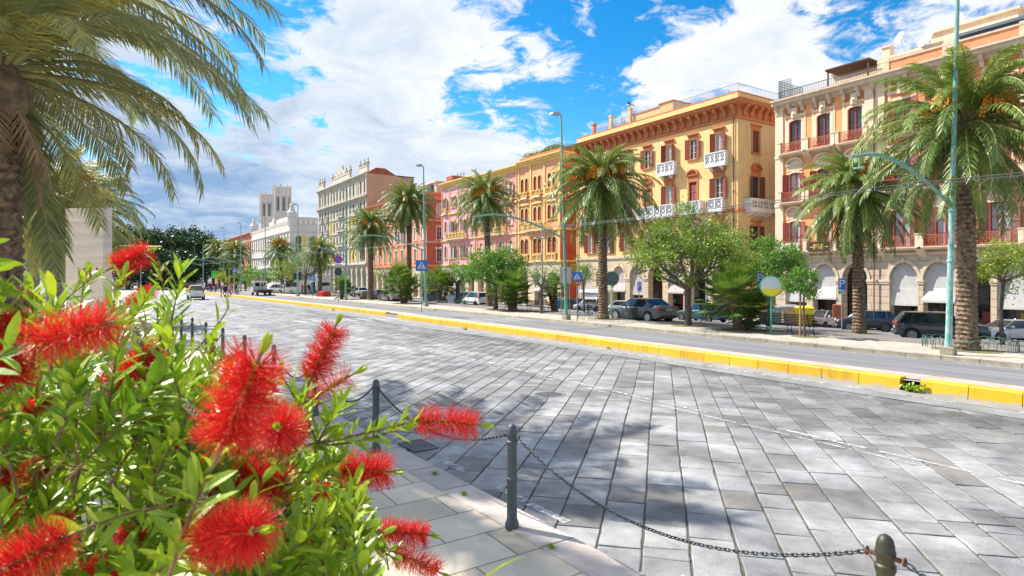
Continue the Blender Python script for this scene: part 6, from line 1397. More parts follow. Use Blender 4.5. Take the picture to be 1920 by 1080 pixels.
car('mpv', 'white car driving away alone on the stone carriageway, seen from behind', wht, cg(367, 561.5), (-.50, .87), 1.06, group=None, name='moving_car')
car('hatch', 'white hatchback with tall red tail lights parked behind the green ring sign', wht, cg(893, 574), AW, .98)
car('estate', 'blue-grey estate car parked behind the man in the dark jacket', bgry, cg(857, 569.5), AW, 1.0)
car('sedan', 'silver beige sedan parked under the yellowish fan palm', beig, cg(733, 565.5), AW, .98)
car('sedan', 'dark graphite sedan parked right of the bushy date palm', grph, cg(1203, 601.5), AW, 1.03)
car('coupe', 'dark teal coupe parked behind the spring tree trunk and bench', teal, cg(1317, 602), AW, 1.05)
car('hatch', 'dark small car parked between the graphite sedan and the teal coupe', navy, cg(1252, 590), AW, 1.0)
p_ = lambda px, v: Vector((v, PV(px, v)[0], gz(v)))
car('smart', 'tiny white two seater parked beside the yellow bin and the red post box', wht, p_(1543, 53.0), (-.8367, -.548), .98, roofm=blk)
car('suv', 'dark blue compact suv parked behind the smaller right-hand date palm', navy, p_(1622, 50.2), (-.93, .36), .97)
car('mini', 'dark grey rounded city car parked behind the peeling green lamp pole', mgry, p_(1762, 35.6), (.90, -.44), .98)
car('sedan', 'silver sedan parked at the right edge behind the young lime tree', slv, p_(1893, 50.5), (-1.0, -.03), 1.0)
car('hatch', 'white hatchback half hidden behind the bushy date palm trunk', wht, p_(1160, 52), (-.93, .36), 1.0)
car('hatch', 'silver-white small car near the dark recycling bells and the blue bin', wmet, p_(1104, 52), (-.93, .36), 1.05)
car('sedan', 'silver sedan parked behind the fan palm and the iron seats', slv, cg(992, 572), (.9, -.42), .9)
car('estate', 'dark blue car beyond the silver beige sedan', bgry, cg(706, 562), AW, .9)
car('suv', 'white off-roader parked beyond the low stone block, nose towards the road', wht, cg(678, 556), (.5, -.86), .95)
car('hatch', 'white car parked beneath the bright bushy tree beside the white van', wht, cg(520, 551), (-.9, .3), 1.1)
car('suv', 'red car parked on the left pavement behind the edge palm', red, at(36, 611, 33) * 1.0, (.55, -.83), 1.0)
bpy.data.objects[-1] if False else None
def van(label, pos, head, L_, W_, H_, pm, scale=1.0, band_m=None, name='van', cat='van', group=None):
    dv, du = cam2w(*head); t = thing(name, label, cat, pos, atan2(du, dv), group); t.scale = (scale,) * 3; h = W_ / 2; b = MB()
    b.ext([(L_ / 2, .3), (L_ / 2, .95), (L_ / 2 - .75, 1.2), (L_ / 2 - 1.35, H_ - .12), (L_ / 2 - 1.8, H_), (-L_ / 2 + .1, H_), (-L_ / 2, H_ - .12), (-L_ / 2, .3)], -h, h, 'y'); b.build('body', pm, t)
    b = MB(); b.ext([(L_ / 2 - .80, 1.25), (L_ / 2 - 1.30, H_ - .25), (L_ / 2 - 2.1, H_ - .3), (L_ / 2 - 2.1, 1.25)], -h - .01, h + .01, 'y'); b.add([(L_ / 2 - .72, -h * .85, 1.24), (L_ / 2 - .72, h * .85, 1.24), (L_ / 2 - 1.29, h * .8, H_ - .22), (L_ / 2 - 1.29, -h * .8, H_ - .22)], [(0, 1, 2, 3)]); b.box(-L_ / 2 - .01, -h * .7, H_ * .6, -L_ / 2, h * .7, H_ - .3); b.build('windows', cglass, t)
    if band_m: b = MB(); b.box(-L_ / 2 - .015, -h - .015, .6, L_ / 2 - 2.0, h + .015, .85); b.build('side_band', band_m, t)
    for x in (L_ / 2 - .9, -L_ / 2 + .95):
        for s_ in (-1, 1): ty, rm = wheel_meshes(.34, .22); wv = obj('wheel', ty, t, (x, s_ * (h - .07), .34), 0 if s_ < 0 else pi); obj('rim', rm, wv)
    for s_ in (-1, 1):
        b = MB(); b.cbox((-L_ / 2 - .01, s_ * h * .86, .95), (.04, .14, .5)); b.build('tail_light', tail_m, t)
        b = MB(); b.cbox((L_ / 2 - .02, s_ * h * .75, .85), (.1, .3, .2)); b.build('headlight', head_m, t)
    return t
van('white panel van behind the white hatchback, mostly hidden', cg(872, 566), (-.9, .3), 4.6, 1.9, 1.95, wht)
van('tall white panel van under the wide half bare tree', cg(546, 551), (.35, -.94), 5.2, 2.0, 2.5, wht)
van('white delivery van standing left of the market truck', cg(566, 552), (-.9, .3), 4.6, 1.9, 2.3, wht)
# box truck
yb = mat('yellow_stripe', (0.75, 0.62, 0.02), .6)
t = thing('box_truck', 'white box truck with yellow stripe and orange side flap at the market', 'truck', cg(606, 552.5), atan2(*reversed(cam2w(.35, -.94))))
b = MB(); b.cbox((-.6, 0, 2.0), (3.6, 2.3, 2.5), 0, 0, .04); b.build('box', mat('truck_white', (.74, .74, .73), .6), t); b = MB(); b.cbox((-.6, 0, 1.35), (3.64, 2.34, .14)); b.build('stripe', yb, t)
b = MB(); b.ext([(1.25, .5), (2.7, .5), (2.7, 1.2), (2.4, 2.2), (1.25, 2.3)], -1.0, 1.0, 'y', 0); b.box(2.42, -.85, 1.3, 2.62, .85, 1.95, 1); b.build('cab', [wht, cglass], t); b = MB(); b.box(-2.3, -.4, .4, 2.4, .4, .8); b.build('chassis', blk, t)
b = MB(); b.add([(-2.3, 1.16, 3.2), (1.1, 1.16, 3.2), (1.1, 2.1, 3.0), (-2.3, 2.1, 3.0), (-2.3, 1.16, 3.23), (1.1, 1.16, 3.23), (1.1, 2.1, 3.03), (-2.3, 2.1, 3.03)], [(0, 1, 2, 3), (4, 5, 6, 7), (3, 2, 6, 7)]); b.build('side_flap', mat('orange_flap', (.8, .4, .03), .6), t)
for x in (1.9, -1.5):
    for s_ in (-1, 1): ty, rm = wheel_meshes(.38, .25); wv = obj('wheel', ty, t, (x, s_ * .95, .38), 0 if s_ < 0 else pi); obj('rim', rm, wv)
# red crate/tent base beside the truck
b = MB(); b.ext([(-.9, 0), (.9, 0), (1.0, .75), (-.75, .75)], -.5, .5, 'y'); b.ext([(-.6, .75), (.9, .75), (.8, .86), (-.55, .86)], -.42, .42, 'y')
tag(b.build('market_chest', mat('bright_red_plastic', (.75, .02, .015), .5), None, cg(607, 557.5), 0.6), 'bright red plastic chest on the pavement in front of the box truck', 'chest')
# tow truck
t = thing('tow_truck', 'white tow truck with crane and red roof beacons driving away in the far lane', 'tow truck', cg(490, 554), atan2(*reversed(cam2w(*AW)))); t.scale = (1.05,) * 3
b = MB(); b.ext([(2.6, .45), (2.6, 1.1), (2.3, 1.9), (1.9, 2.15), (.9, 2.15), (.8, 1.9), (.8, .45)], -.98, .98, 'y'); b.build('cab', wht, t); b = MB(); b.box(.77, -.7, 1.35, .79, .7, 1.9); b.box(1.1, -.99, 1.3, 2.1, .99, 1.85); b.build('windows', cglass, t)
b = MB(); b.box(-2.8, -1.05, .78, .75, 1.05, .9); b.box(-2.8, -1.05, .55, -2.7, 1.05, .78); b.box(-2.7, -.4, .4, .8, .4, .7); b.build('flatbed', blk, t)
b = MB(); b.tube([(.5, 0, .9), (.4, 0, 2.3), (-.8, .2, 3.0)], .09, 6); b.tube([(-.4, -.5, .9), (.2, -.2, 2.0)], .06, 6); b.build('crane', mat('crane_white', (.6, .58, .55), .5), t)
for s_ in (-1, 1): b = MB(); b.cbox((1.3, s_ * .6, 2.24), (.3, .5, .16), 0, 0, .03); b.build('beacon', mat('beacon_red', (.75, .08, .02), .3), t); b = MB(); b.box(-2.84, s_ * .9 - .15, .58, -2.8, s_ * .9 + .1, .74); b.build('tail_light', tail_m, t)
for x in (1.9, -1.6):
    for s_ in (-1, 1): ty, rm = wheel_meshes(.38, .25); wv = obj('wheel', ty, t, (x, s_ * .86, .38), 0 if s_ < 0 else pi); obj('rim', rm, wv)
# buses
def bus(label, pos, head, low, dest, trolley=False):
    dv, du = cam2w(*head); t = thing('bus', label, 'bus', pos, atan2(du, dv), 'buses on the far square'); L_, h, H_ = 12.0, 1.27, 3.0
    b = MB(); b.ext([(6, .35), (6, 2.2), (5.85, H_ - .1), (5.6, H_), (-5.9, H_), (-6, H_ - .15), (-6, .35)], -h, h, 'y'); b.build('body', mat('bus_white', (.72, .72, .70), .4), t)
    b = MB(); b.box(-6.01, -h - .012, .36, 6.01, h + .012, 1.0); b.build('lower_panel', low, t)
    b = MB(); b.box(-5.4, -h - .015, 1.35, 5.5, h + .015, 2.4); b.box(5.7, -h * .92, 1.05, 6.03, h * .92, 2.35); b.box(-6.03, -h * .75, 1.5, -5.7, h * .75, 2.6); b.build('windows', cglass, t)
    b = MB(); b.box(5.9, -h * .8, 2.5, 6.04, h * .8, 2.8); b.build('destination_sign', dest, t); b = MB(); b.cbox((-1, 0, 3.1), (4, 1.6, .25), 0, 0, .08); b.build('roof_unit', mat('bus_grey', (.5, .5, .5), .5), t)
    for x in (3.3, -3.0):
        for s_ in (-1, 1): ty, rm = wheel_meshes(.48, .28); wv = obj('wheel', ty, t, (x, s_ * (h - .1), .48), 0 if s_ < 0 else pi); obj('rim', rm, wv)
    for s_ in (-1, 1): b = MB(); b.cbox((6.0, s_ * .95, .7), (.1, .35, .2)); b.build('headlight', head_m, t); b = MB(); b.cbox((-6.0, s_ * 1.1, 1.2), (.1, .2, .5)); b.build('tail_light', tail_m, t)
    if trolley:
        for s_ in (-.3, .3): b = MB(); b.tube([(-1, s_, 3.2), (-6.5, s_ * 1.2, 5.6)], .05, 5); b.build('trolley_pole', blk, t)
og = mat('bus_orange', (.75, .2, .03), .4); gn = mat('bus_green', (.04, .4, .12), .4); wl = mat('bus_dark_sign', (.02, .05, .03), .4)
def flat(px, py): 
    p = G(px, py); p.z = 0.12 if p.x < KL(p.y) else 0.0; return p
bus('white and orange bus seen side on at the far left, by the ficus wood', flat(255, 538.5), (-1, .06), og, wl)
bus('bus with green skirt seen from the front beside the waiting orange bus', flat(320, 541), (.1, -1), gn, wl, True)
bus('white and orange bus seen from behind in the far lane, right of the green one', flat(359, 541.5), (-.25, .97), og, wl)
bus('orange and white bus parked deep between the green bus and the rear-facing bus', flat(341, 538), (-.4, .9), og, wl)
car('hatch', 'white car far off in front of the side-on bus', wht, flat(236, 540.5), (-.9, .4), 1.1, group='cars far down the avenue')
car('hatch', 'silver car far off beside the monument, under the yellow signal arm', slv, flat(272, 542.5), (.5, -.86), 1.1, group='cars far down the avenue')
# ------------------------------------------------------------------ street furniture
bol_m = mat('bollard_grey_paint', (0.085, 0.10, 0.11), .5, .2, var=.15, scale=12, bump=.15, bscale=60); bol_r = mat('bollard_worn_green', (0.03, 0.04, 0.033), .5, .2, var=.35, scale=14, col2=(.065, .05, .025)); chain_m = mat('chain_steel', (0.10, 0.115, 0.125), .4, .7, var=.3, scale=40); rust = mat('rusty_iron', (0.16, 0.07, 0.035), .85, var=.4, scale=60)
BH = 1.12
b = MB(); b.lathe([(.075, 0), (.075, .05), (.062, .09), (.055, .11), (.055, .50), (.062, .51), (.062, .54), (.053, .55), (.050, .88), (.060, .905), (.060, .935), (.050, .945), (.050, .99), (.058, 1.0), (.058, 1.02), (.053, 1.03), (.052, 1.055), (.045, 1.085), (.030, 1.108), (.008, BH)], seg=20)
BOL = b.mesh('post', bol_m, True, angle=40); BOLR = b.mesh('post', bol_r, True, angle=40)
b = MB()

chips(bol_m, (.16, .08, .045), .66, .70, 22)
EYE = MB(); EYE.tube([(0, .04, 0), (0, .085, 0)], .016, 8); EYE.tube([(.022 * cos(a), .105, .022 * sin(a)) for a in [q * pi / 5 for q in range(11)]], .007, 6, cap=False); EYE.tube([(0, -.04, 0), (0, -.085, 0)], .016, 8); EYE.tube([(.022 * cos(a), -.105, .022 * sin(a)) for a in [q * pi / 5 for q in range(11)]], .007, 6, cap=False)
EYEM = EYE.mesh('chain_eye', bol_m); EYEMR = EYE.mesh('chain_eye', rust)
bu = [(1668, 1, 0)]; PB = []
for px, py in ((960, 990), (705, 847)): p = G(px, py, .11); PB.append(p)
sp = (PB[1] - PB[0]); p0 = PB[0].copy()
vline = lambda u: PB[0].x + (PB[1].x - PB[0].x) * 0 + (KL(u) - KL(PB[0].y)) 
us = [PB[0].y - 3.55, PB[0].y] + [PB[1].y + 3.0 * i for i in range(11)]
pts = [Vector((vline(u), u, .11)) for u in us]; p3 = at(1660, 1020, 3.75); pts[0] = Vector((p3.x, p3.y, .11)); pts[1] = PB[0]; pts[2] = PB[1]
names = ['worn greenish bollard with rusty chain fittings at the bottom right of centre', 'grey bollard standing on the kerb at the bottom centre', 'grey bollard beside the drain grate, second behind the red blooms'] + ['grey bollard number %s up the kerb from the drain grate' % w_ for w_ in ('one', 'two', 'three', 'four', 'five', 'six', 'seven', 'eight', 'nine', 'ten')]
for i, p in enumerate(pts):
    t = thing('bollard', names[i], 'bollard', p, atan2(-(pts[min(i + 1, len(pts) - 1)] - pts[max(i - 1, 0)]).x, (pts[min(i + 1, len(pts) - 1)] - pts[max(i - 1, 0)]).y), 'bollards along the left kerb')
    obj('post', BOLR if i == 0 else BOL, t); obj('chain_eye', EYEMR if i == 0 else EYEM, t, (0, 0, .985))
def chain(a, c, sag, label, heavy):
    L0 = (c - a).length; n = 80; P = []
    for i in range(n + 1): t_ = i / n; q = a.lerp(c, t_); q.z -= sag * 4 * t_ * (1 - t_); P.append(q)
    ln = [0]
    for i in range(n): ln.append(ln[-1] + (P[i + 1] - P[i]).length)
    pitch = .038 if heavy else .075; k = int(ln[-1] / pitch); b = MB(); w_, l_, r_ = .0135, .027, .0058
    if not heavy: l_, w_, r_ = .05, .016, .0085
    oval = [(l_ * cos(q) * (1 if abs(cos(q)) < .7 else .95), w_ * sin(q)) for q in [2 * pi * j / 10 for j in range(11)]]
    for j in range(k):
        s_ = (j + .5) * pitch; i = min(n - 1, next(ii for ii in range(n) if ln[ii + 1] >= s_ or ii == n - 1)); q = P[i].lerp(P[i + 1], (s_ - ln[i]) / max(1e-6, ln[i + 1] - ln[i])); d = (P[i + 1] - P[i]).normalized(); s1 = d.cross(Vector((0, 0, 1))).normalized(); s2 = s1.cross(d)
        m_ = (s1 + s2 * .3) if j % 2 else (s2 - s1 * .3); m_.normalize(); b.tube([q + d * x + m_ * y - a for x, y in oval], r_, 5 if heavy else 4, 0, cap=False)
    tag(b.build('chain', chain_m, None, a, smooth=True), label, 'chain', 'chains slung between the bollards')
for i in range(len(pts) - 1):
    d = (pts[i + 1] - pts[i]).normalized(); a = pts[i] + d * .12 + Vector((0, 0, .975)); c = pts[i + 1] - d * .12 + Vector((0, 0, .975))
    chain(a, c, (.40, .30)[i] if i < 2 else .42, ['long sagging chain from the bottom centre bollard to the worn greenish one', 'chain slung between the bottom centre bollard and the one by the drain grate', 'chain from the drain grate bollard up to the next bollard behind the red blooms'][i] if i < 3 else 'chain slung between bollards number %s and %s from the drain grate' % (names[i].split()[3], names[i + 1].split()[3]), i < 3)
pq = pts[0] + (pts[0] - pts[1]).normalized() * 3.2; chain(pts[0] + (pq - pts[0]).normalized() * .12 + Vector((0, 0, .975)), pq + Vector((0, 0, .95)), .4, 'rusty chain leaving the worn greenish bollard towards the bottom edge', True)
# drain grate, manhole, weeds
b = MB(); b.box(-.30, -.20, -.02, .30, .20, .008, 1)
for i in range(9): b.box(-.26 + i * .058, -.16, .0085, -.235 + i * .058, .16, .014, 0)
b.box(-.32, -.22, .0085, -.29, .22, .02, 0); b.box(.29, -.22, .0085, .32, .22, .02, 0); b.box(-.29, -.22, .0085, .29, -.19, .02, 0); b.box(-.29, .19, .0085, .29, .22, .02, 0)
gp = G(757, 842); tag(b.build('drain_grate', [mat('cast_iron', (.20, .20, .20), .7, var=.3, scale=20), mat('grate_frame', (.12, .12, .12), .9)], None, (KL(gp.y) + .42, gp.y, .012), radians(92)), 'rectangular iron drain grate in the road gutter by the bollard', 'drain grate')
b = MB(); b.lathe([(.40, 0), (.40, .008), (.33, .012), (.32, .006), (.02, .008)], seg=28)
for i in range(-5, 6): b.box(-.28, i * .05 - .01, .006, .28, i * .05 + .01, .013)
tag(b.build('manhole_cover', mat('cast_iron', (.09, .09, .09), .7), None, G(1030, 740)), 'round iron manhole cover among the road slabs', 'manhole cover')
rs = random.Random(5)
wd_i = 0
def weed(px, py, s_, label, z=0):
    p = G(px, py); p.z = z; lv_ = MB()
    for i in range(60):
        a = rs.uniform(0, 6.28); e_ = rs.uniform(.3, 1.4); d = Vector((cos(a) * cos(e_), sin(a) * cos(e_), sin(e_))); o_ = Vector((rs.gauss(0, .04), rs.gauss(0, .06), rs.random() * .08)) * s_; leaf(lv_, o_, d, Vector((0, 0, 1)) - d * .3, .09 * s_ * rs.uniform(.5, 1.1), .03 * s_, 0, rs.uniform(.3, .9))
    tag(lv_.build('weed', leaf_m, None, p, tint=True), label, 'weed', 'weeds growing by the yellow kerb')
weed(1711, 736, 1.7, 'clump of weeds filling the gap in the yellow kerb at the right', .02); weed(873, 619, 1.3, 'small weed at the foot of the yellow kerb, left of centre'); weed(1141, 655, .8, 'dark tuft at the kerb foot below the graphite sedan'); weed(625, 583, 1.4, 'far weed at the kerb foot by the no parking signpost')
for px_, py_, l_ in ((870, 945, 'weed in the joint behind the kerb left of the bottom centre bollard'), (962, 1003, 'reddish weed at the foot of the bottom centre bollard'), (1035, 1050, 'weed in the kerb joint nearest the bottom edge'), (815, 905, 'tiny weed in the joint of the pale pavement, below the drain grate')): weed(px_, py_, .42, l_, .105)
# lamp poles with trolley arms
tealm = mat('peeling_teal_paint', (0.05, 0.33, 0.26), .5, var=.3, scale=5, bump=.2, bscale=30, col2=(.30, .42, .36), detail=10); peel = mat('heavily_peeled_paint', (0.03, 0.36, 0.30), .6, var=.3, scale=6.5, bump=.3, bscale=30, col2=(.52, .60, .56), detail=12, stretch=(1, 1, .5)); grnm = mat('bright_green_paint', (0.02, 0.42, 0.22), .4, var=.1); grey_p = mat('galvanised_post', (.34, .36, .38), .5, .4, var=.1); lampm = mat('lamp_housing', (.42, .44, .45), .4, .3); conc = mat('concrete_foot', (.38, .33, .25), .9, var=.2, scale=8)
def arm_mesh(Ln=6.6):
    b = MB(); P = []
    for i in range(15): t_ = i / 14; P.append((-Ln * t_, 0, 5.1 + 1.25 * sin(pi * .5 * min(1, t_ * 1.28)) - 1.6 * max(0, t_ - .78) ** 1.3))
    b.tube(P, [.06] * 10 + [.055, .05, .05, .045, .045], 8); b.tube([(-Ln * .93, 0, P[13][2]), (-Ln * .93, 0, P[13][2] - .35)], .02, 5); b.cbox((-Ln * .93, 0, P[13][2] - .36), (.12, .3, .05)); return b.mesh('trolley_arm', tealm)
ARM = arm_mesh()
def lamp_pole(label, p, lean=(0, 0), lamp=True, m=tealm, h=12.9, arm=True, left_lamp=True, up=None):
    t = thing('lamp_pole', label, 'lamp pole', p, 0, 'teal lamp and trolley wire poles along the avenue')
    lz = lambda z: (lean[0] * z / h, lean[1] * z / h, z)
    b = MB(); b.tube([lz(.25), lz(1.2), lz(5), lz(7.2)], [.115, .10, .092, .085], 14); b.lathe([(.12, 0), (.12, .05), (.105, .06)], lz(4.95), 12); b.lathe([(.12, 0), (.12, .08), (.1, .1)], lz(3.2), 12); b.build('lower_post', m, t)
    b = MB(); b.tube([lz(7.2), lz(10), lz(h)], [.08, .07, .055], 12); b.build('upper_post', up or m, t)
    b = MB(); b.cbox((0, 0, .14), (.42, .42, .28), 0, .1, .03); b.build('concrete_foot', conc, t)
    if arm: obj('trolley_arm', ARM, t, (lean[0] * .4, lean[1] * .4, 0))
    if lamp:
        b = MB(); x0, y0, _ = lz(h); b.tube([(x0, y0, h - .05), (x0 - .25, y0 - .0, h + .05)], .04, 8); b.ext([(x0 - .15, h + .1), (x0 - .3, h + .16), (x0 - .75, h + .05), (x0 - .8, h - .05), (x0 - .2, h - .06)], y0 - .16, y0 + .16, 'y'); b.build('lamp_head', lampm, t)
    return t
LP = []
for px, py, ln_, lab, m_ in ((1778, 672, (.34, -.2), 'nearest lamp pole at the right with badly peeled turquoise paint on its lower half', peel), (1062, 603, (-.35, .1), 'second nearest lamp pole, green, left of the bushy date palm', tealm), (798.5, 577, (-.2, .1), 'lamp pole behind the big pedestrian crossing sign', tealm), (648, 564.6, (.1, .1), 'lamp pole just right of the no parking sign', tealm), (558.5, 557.3, (0, 0), 'lamp pole at the left of the white market truck', tealm), (497, 551.5, (0, 0), 'lamp pole rising behind the tow truck', tealm), (451.5, 547.8, (0, 0), 'lamp pole right of the waiting pedestrians', tealm), (420, 545.2, (0, 0), 'lamp pole behind the traffic lights', tealm)):
    p = G(px, py); p.z = .13; LP.append(p); lamp_pole(lab, p, ln_, lamp=(px != 1778), m=m_, h=12.9 if px != 1778 else 14.5, up=tealm)
for px, py, lab in ((381, 544, 'teal pole beside the green sign board'), (364.5, 542, 'thick teal pole just left of the far palms')): p = G(px, py); p.z = .1; lamp_pole(lab, p, lamp=False, h=9, arm=True)
# lamp column with twin heads by the facades
for px, v_, zt, lab in ((1190, 52, 12.2, 'grey utility column with two lamps before the yellow palazzo'), (1017, 52, 12.0, 'grey utility column with lamp before the loggia palazzo'), (828, 50, 11.5, 'pale utility column at the left corner of the pink palazzo'), (650, 45, 11.5, 'ornate lamp column before the grey palazzo')):
    p = p_(px if px != 1190 else 1325, v_); t = thing('utility_pole', lab, 'utility pole', p, 0, 'grey poles by the facades')
    b = MB(); b.tube([(0, 0, 0), (0, 0, zt)], [.14, .08], 10); b.cbox((0, 0, zt - .2), (.3, .08, .5)); b.build('post', grey_p, t)
    for s_ in (-1, 1): b = MB(); b.tube([(0, 0, zt - 2.2), (-.5 * abs(s_), s_ * .7, zt - 2.0)], .03, 6); b.ball((-.6, s_ * .95, zt - 2.0), (.15, .32, .09)); b.build('lamp_head', lampm, t)
# overhead wires
wirem = mat('wire_grey', (.07, .075, .08), .7)
def wires():
    for k, (dv_, dz) in enumerate(((-6.1, 5.35), (-5.5, 5.35), (-3.2, 5.75), (-2.6, 5.75))):
        b = MB(); P = []
        q = [Vector((LP[0].x + dv_, -12, dz))] + [Vector((p.x + dv_, p.y, dz)) for p in LP] + [Vector((LP[-1].x + dv_ - 1.5, 260, dz))]
        for a, c in zip(q[:-1], q[1:]):
            for i in range(8): w_ = a.lerp(c, i / 8); w_.z -= .10 * 4 * (i / 8) * (1 - i / 8); P.append(w_)
        b.tube([x - q[1] for x in P], .007, 4, cap=False)
        tag(b.build('trolley_wire', wirem, None, q[1]), ['outermost trolley wire over the bus lane', 'second trolley wire over the bus lane', 'third trolley wire, nearer the poles', 'innermost trolley wire, nearest the poles'][k], 'overhead wire', 'trolley wires')
    ends = [(p_(1455, 57.6), 8.2, LP[0], 7.3), (p_(1300, 57.6), 9.4, LP[0], 7.0), (p_(1325, 52), 9.8, p_(1455, 57.6), 9.6), (p_(1325, 52), 9.9, LP[1], 6.9), (p_(1017, 52), 8.8, LP[1], 7.1), (p_(828, 50), 8.8, LP[2], 7.1), (p_(1017, 52), 9.2, p_(828, 50), 9.0), (p_(1060, 57.6), 8.3, p_(1440, 57.6), 8.4)]
    nm = ['service wire from the brick palazzo corner to the peeling pole', 'service wire from the yellow palazzo to the peeling pole', 'service wire from the twin lamp column to the brick palazzo', 'service wire from the twin lamp column to the second pole', 'service wire from the loggia column to the second pole', 'service wire from the pink corner column to the third pole', 'service wire joining the loggia and pink corner columns', 'long service wire strung along the yellow palazzo front']
    for (a, za, c, zc), n_ in zip(ends, nm):
        A = Vector((a.x, a.y, za + a.z)); C_ = Vector((c.x, c.y, zc + c.z)); b = MB(); b.tube([A.lerp(C_, i / 10) - Vector((0, 0, .5 * 4 * i / 10 * (1 - i / 10))) - A for i in range(11)], .006, 4, cap=False); tag(b.build('service_wire', wirem, None, A), n_, 'overhead wire', 'service wires')
wires()
# signs
blue = mat('sign_blue', (0.01, 0.16, 0.62), .4, var=.03); whs = mat('sign_white', (.78, .78, .78), .4); blks = mat('sign_black', (.02, .02, .02), .5); reds = mat('sign_red', (.68, .01, .02), .4); signback = mat('sign_back_grey', (.05, .07, .09), .5, .3)
def text_mesh(txt, size, m, extrude=.002):
    cu = bpy.data.curves.new('lettering', 'FONT'); cu.body = txt; cu.size = size; cu.extrude = extrude; cu.align_x = 'CENTER'; cu.align_y = 'CENTER'
    o_ = bpy.data.objects.new('tmp', cu); COL.objects.link(o_); me = bpy.data.meshes.new_from_object(o_.evaluated_get(bpy.context.evaluated_depsgraph_get())); bpy.data.objects.remove(o_); bpy.data.curves.remove(cu)
    me.transform(Matrix.Rotation(pi / 2, 4, 'X')); me.materials.clear(); me.materials.append(m); return me
face_cam = lambda p: atan2(-p.x, p.y) * 0 + atan2(p.y, p.x) - pi / 2     # panel's -y side turned to the camera
def sign_root(name, label, p, group=None, turn=None): return thing(name, label, 'sign', p, face_cam(p) if turn is None else turn, group)
def post(t, h, m=grey_p, r=.032): b = MB(); b.tube([(0, 0, 0), (0, 0, h)], r, 10); b.build('post', m, t)
def cross_panel(t, z, s_, y=-.045):
    b = MB(); b.cbox((0, y, z), (s_, .02, s_), 0); h = s_ / 2; y1, y2, y3 = y - .012, y - .014, y - .016
    b.add([(-h * .78, y1, z - h * .62), (h * .78, y1, z - h * .62), (0, y1, z + h * .76)], [(0, 1, 2)], 1)
    for i in range(5): x = -h * .50 + i * h * .25; b.add([(x - h * .07, y2, z - h * .58), (x + h * .07, y2, z - h * .58), (x * .8 + h * .05, y2, z - h * .30), (x * .8 - h * .05, y2, z - h * .30)], [(0, 1, 2, 3)], 2)
    b.lathe([(h * .09, 0), (h * .09, .002)], (0, 0, 0), 10, 2); n = len(b.v) - 20
    for i in range(n, len(b.v)): x_, y_, z_ = b.v[i]; b.v[i] = (x_, y3 - z_, z + h * .42 + y_)
    b.add([(-h * .02, y3, z + h * .34), (h * .12, y3, z + h * .30), (h * .10, y3, z - h * .02), (-h * .08, y3, z - h * .02)], [(0, 1, 2, 3)], 2)
    for x0_, x1_ in ((-.02, -.26), (.06, .24)): b.add([(h * (x0_ - .05), y3, z), (h * (x0_ + .06), y3, z), (h * (x1_ + .06), y3, z - h * .44), (h * (x1_ - .05), y3, z - h * .44)], [(0, 1, 2, 3)], 2)
    for x1_ in (-.24, .28): b.add([(0, y3, z + h * .28), (h * .04, y3, z + h * .2), (h * x1_, y3, z + h * .02), (h * (x1_ - .03), y3, z + h * .08)], [(0, 1, 2, 3)], 2)
    b.build('crossing_panel', [blue, whs, blks], t)
def topz(p, py): return ZA(py, depth(p)) - p.z
p = G(790.5, 593); p.z = .285; t = sign_root('crossing_sign', 'large blue pedestrian crossing sign on a tall grey post on the island', p, 'pedestrian crossing signs'); s_ = 20.5 * depth(p) / F; post(t, topz(p, 488)); cross_panel(t, topz(p, 498), s_)
b = MB(); b.cbox((-.02, .06, topz(p, 498)), (s_, .02, s_)); b.build('rear_panel', signback, t)
p = G(1082, 606); p.z = .13; t = sign_root('crossing_sign', 'blue pedestrian crossing sign right of the second lamp pole', p, 'pedestrian crossing signs'); post(t, topz(p, 508)); cross_panel(t, topz(p, 518.5), 17 * depth(p) / F)
b = MB(); b.lathe([(.3, -.01), (.3, .01)], seg=20); b.xf(Matrix.Translation((.06, -.03, topz(p, 530.5))) @ Matrix.Rotation(pi / 2, 4, 'X') @ Matrix.Scale(.55, 4)); b.cbox((.06, -.05, topz(p, 530.5)), (.22, .02, .05), 1); b.build('no_entry_disc', [reds, whs], t)
p = G(586, 558); p.z = .13; t = sign_root('crossing_sign', 'far blue crossing sign in front of the market truck', p, 'pedestrian crossing signs'); post(t, topz(p, 514), grnm); cross_panel(t, topz(p, 521), 10 * depth(p) / F)
p = G(440, 551); p.z = .13; t = sign_root('crossing_sign', 'farthest crossing sign above the traffic lights', p, 'pedestrian crossing signs'); post(t, topz(p, 500)); cross_panel(t, topz(p, 507), 10 * depth(p) / F)
# no-parking
p = G(634.5, 574); p.z = .285; t = sign_root('no_parking_sign', 'round red and blue no parking sign above a dark disc seen from behind', p); post(t, topz(p, 475)); s_ = depth(p) / F; z = topz(p, 486.5)
def disc(t, name, z, r, m, y=-.05, x=0, ring=None, sx=1.0):
    b = MB(); b.lathe([(r, -.008), (r, .008)], seg=28)
    if ring: b.lathe([(r * .78, .0), (r * .78, .0105)], seg=28, m=1)
    b.xf(Matrix.Translation((x, y, z)) @ Matrix.Rotation(pi / 2, 4, 'X') @ Matrix.Diagonal((sx, 1, 1, 1))); b.build(name, [m, ring] if ring else m, t)
disc(t, 'no_parking_disc', z, 7.6 * s_, reds, ring=blue)
b = MB(); r_ = 7.6 * s_; b.cbox((0, 0, 0), (r_ * 1.6, .006, r_ * .2)); b.xf(Matrix.Translation((0, -.066, z)) @ Matrix.Rotation(pi / 4, 4, 'Y')); b.build('red_bar', reds, t)
b = MB(); b.cbox((0, -.05, topz(p, 497.5)), (13 * s_, .02, 5 * s_)); b.build('white_plate', mat('plate_grey_white', (.5, .52, .54), .5), t); disc(t, 'lower_disc', topz(p, 509.5), 7.4 * s_, signback)
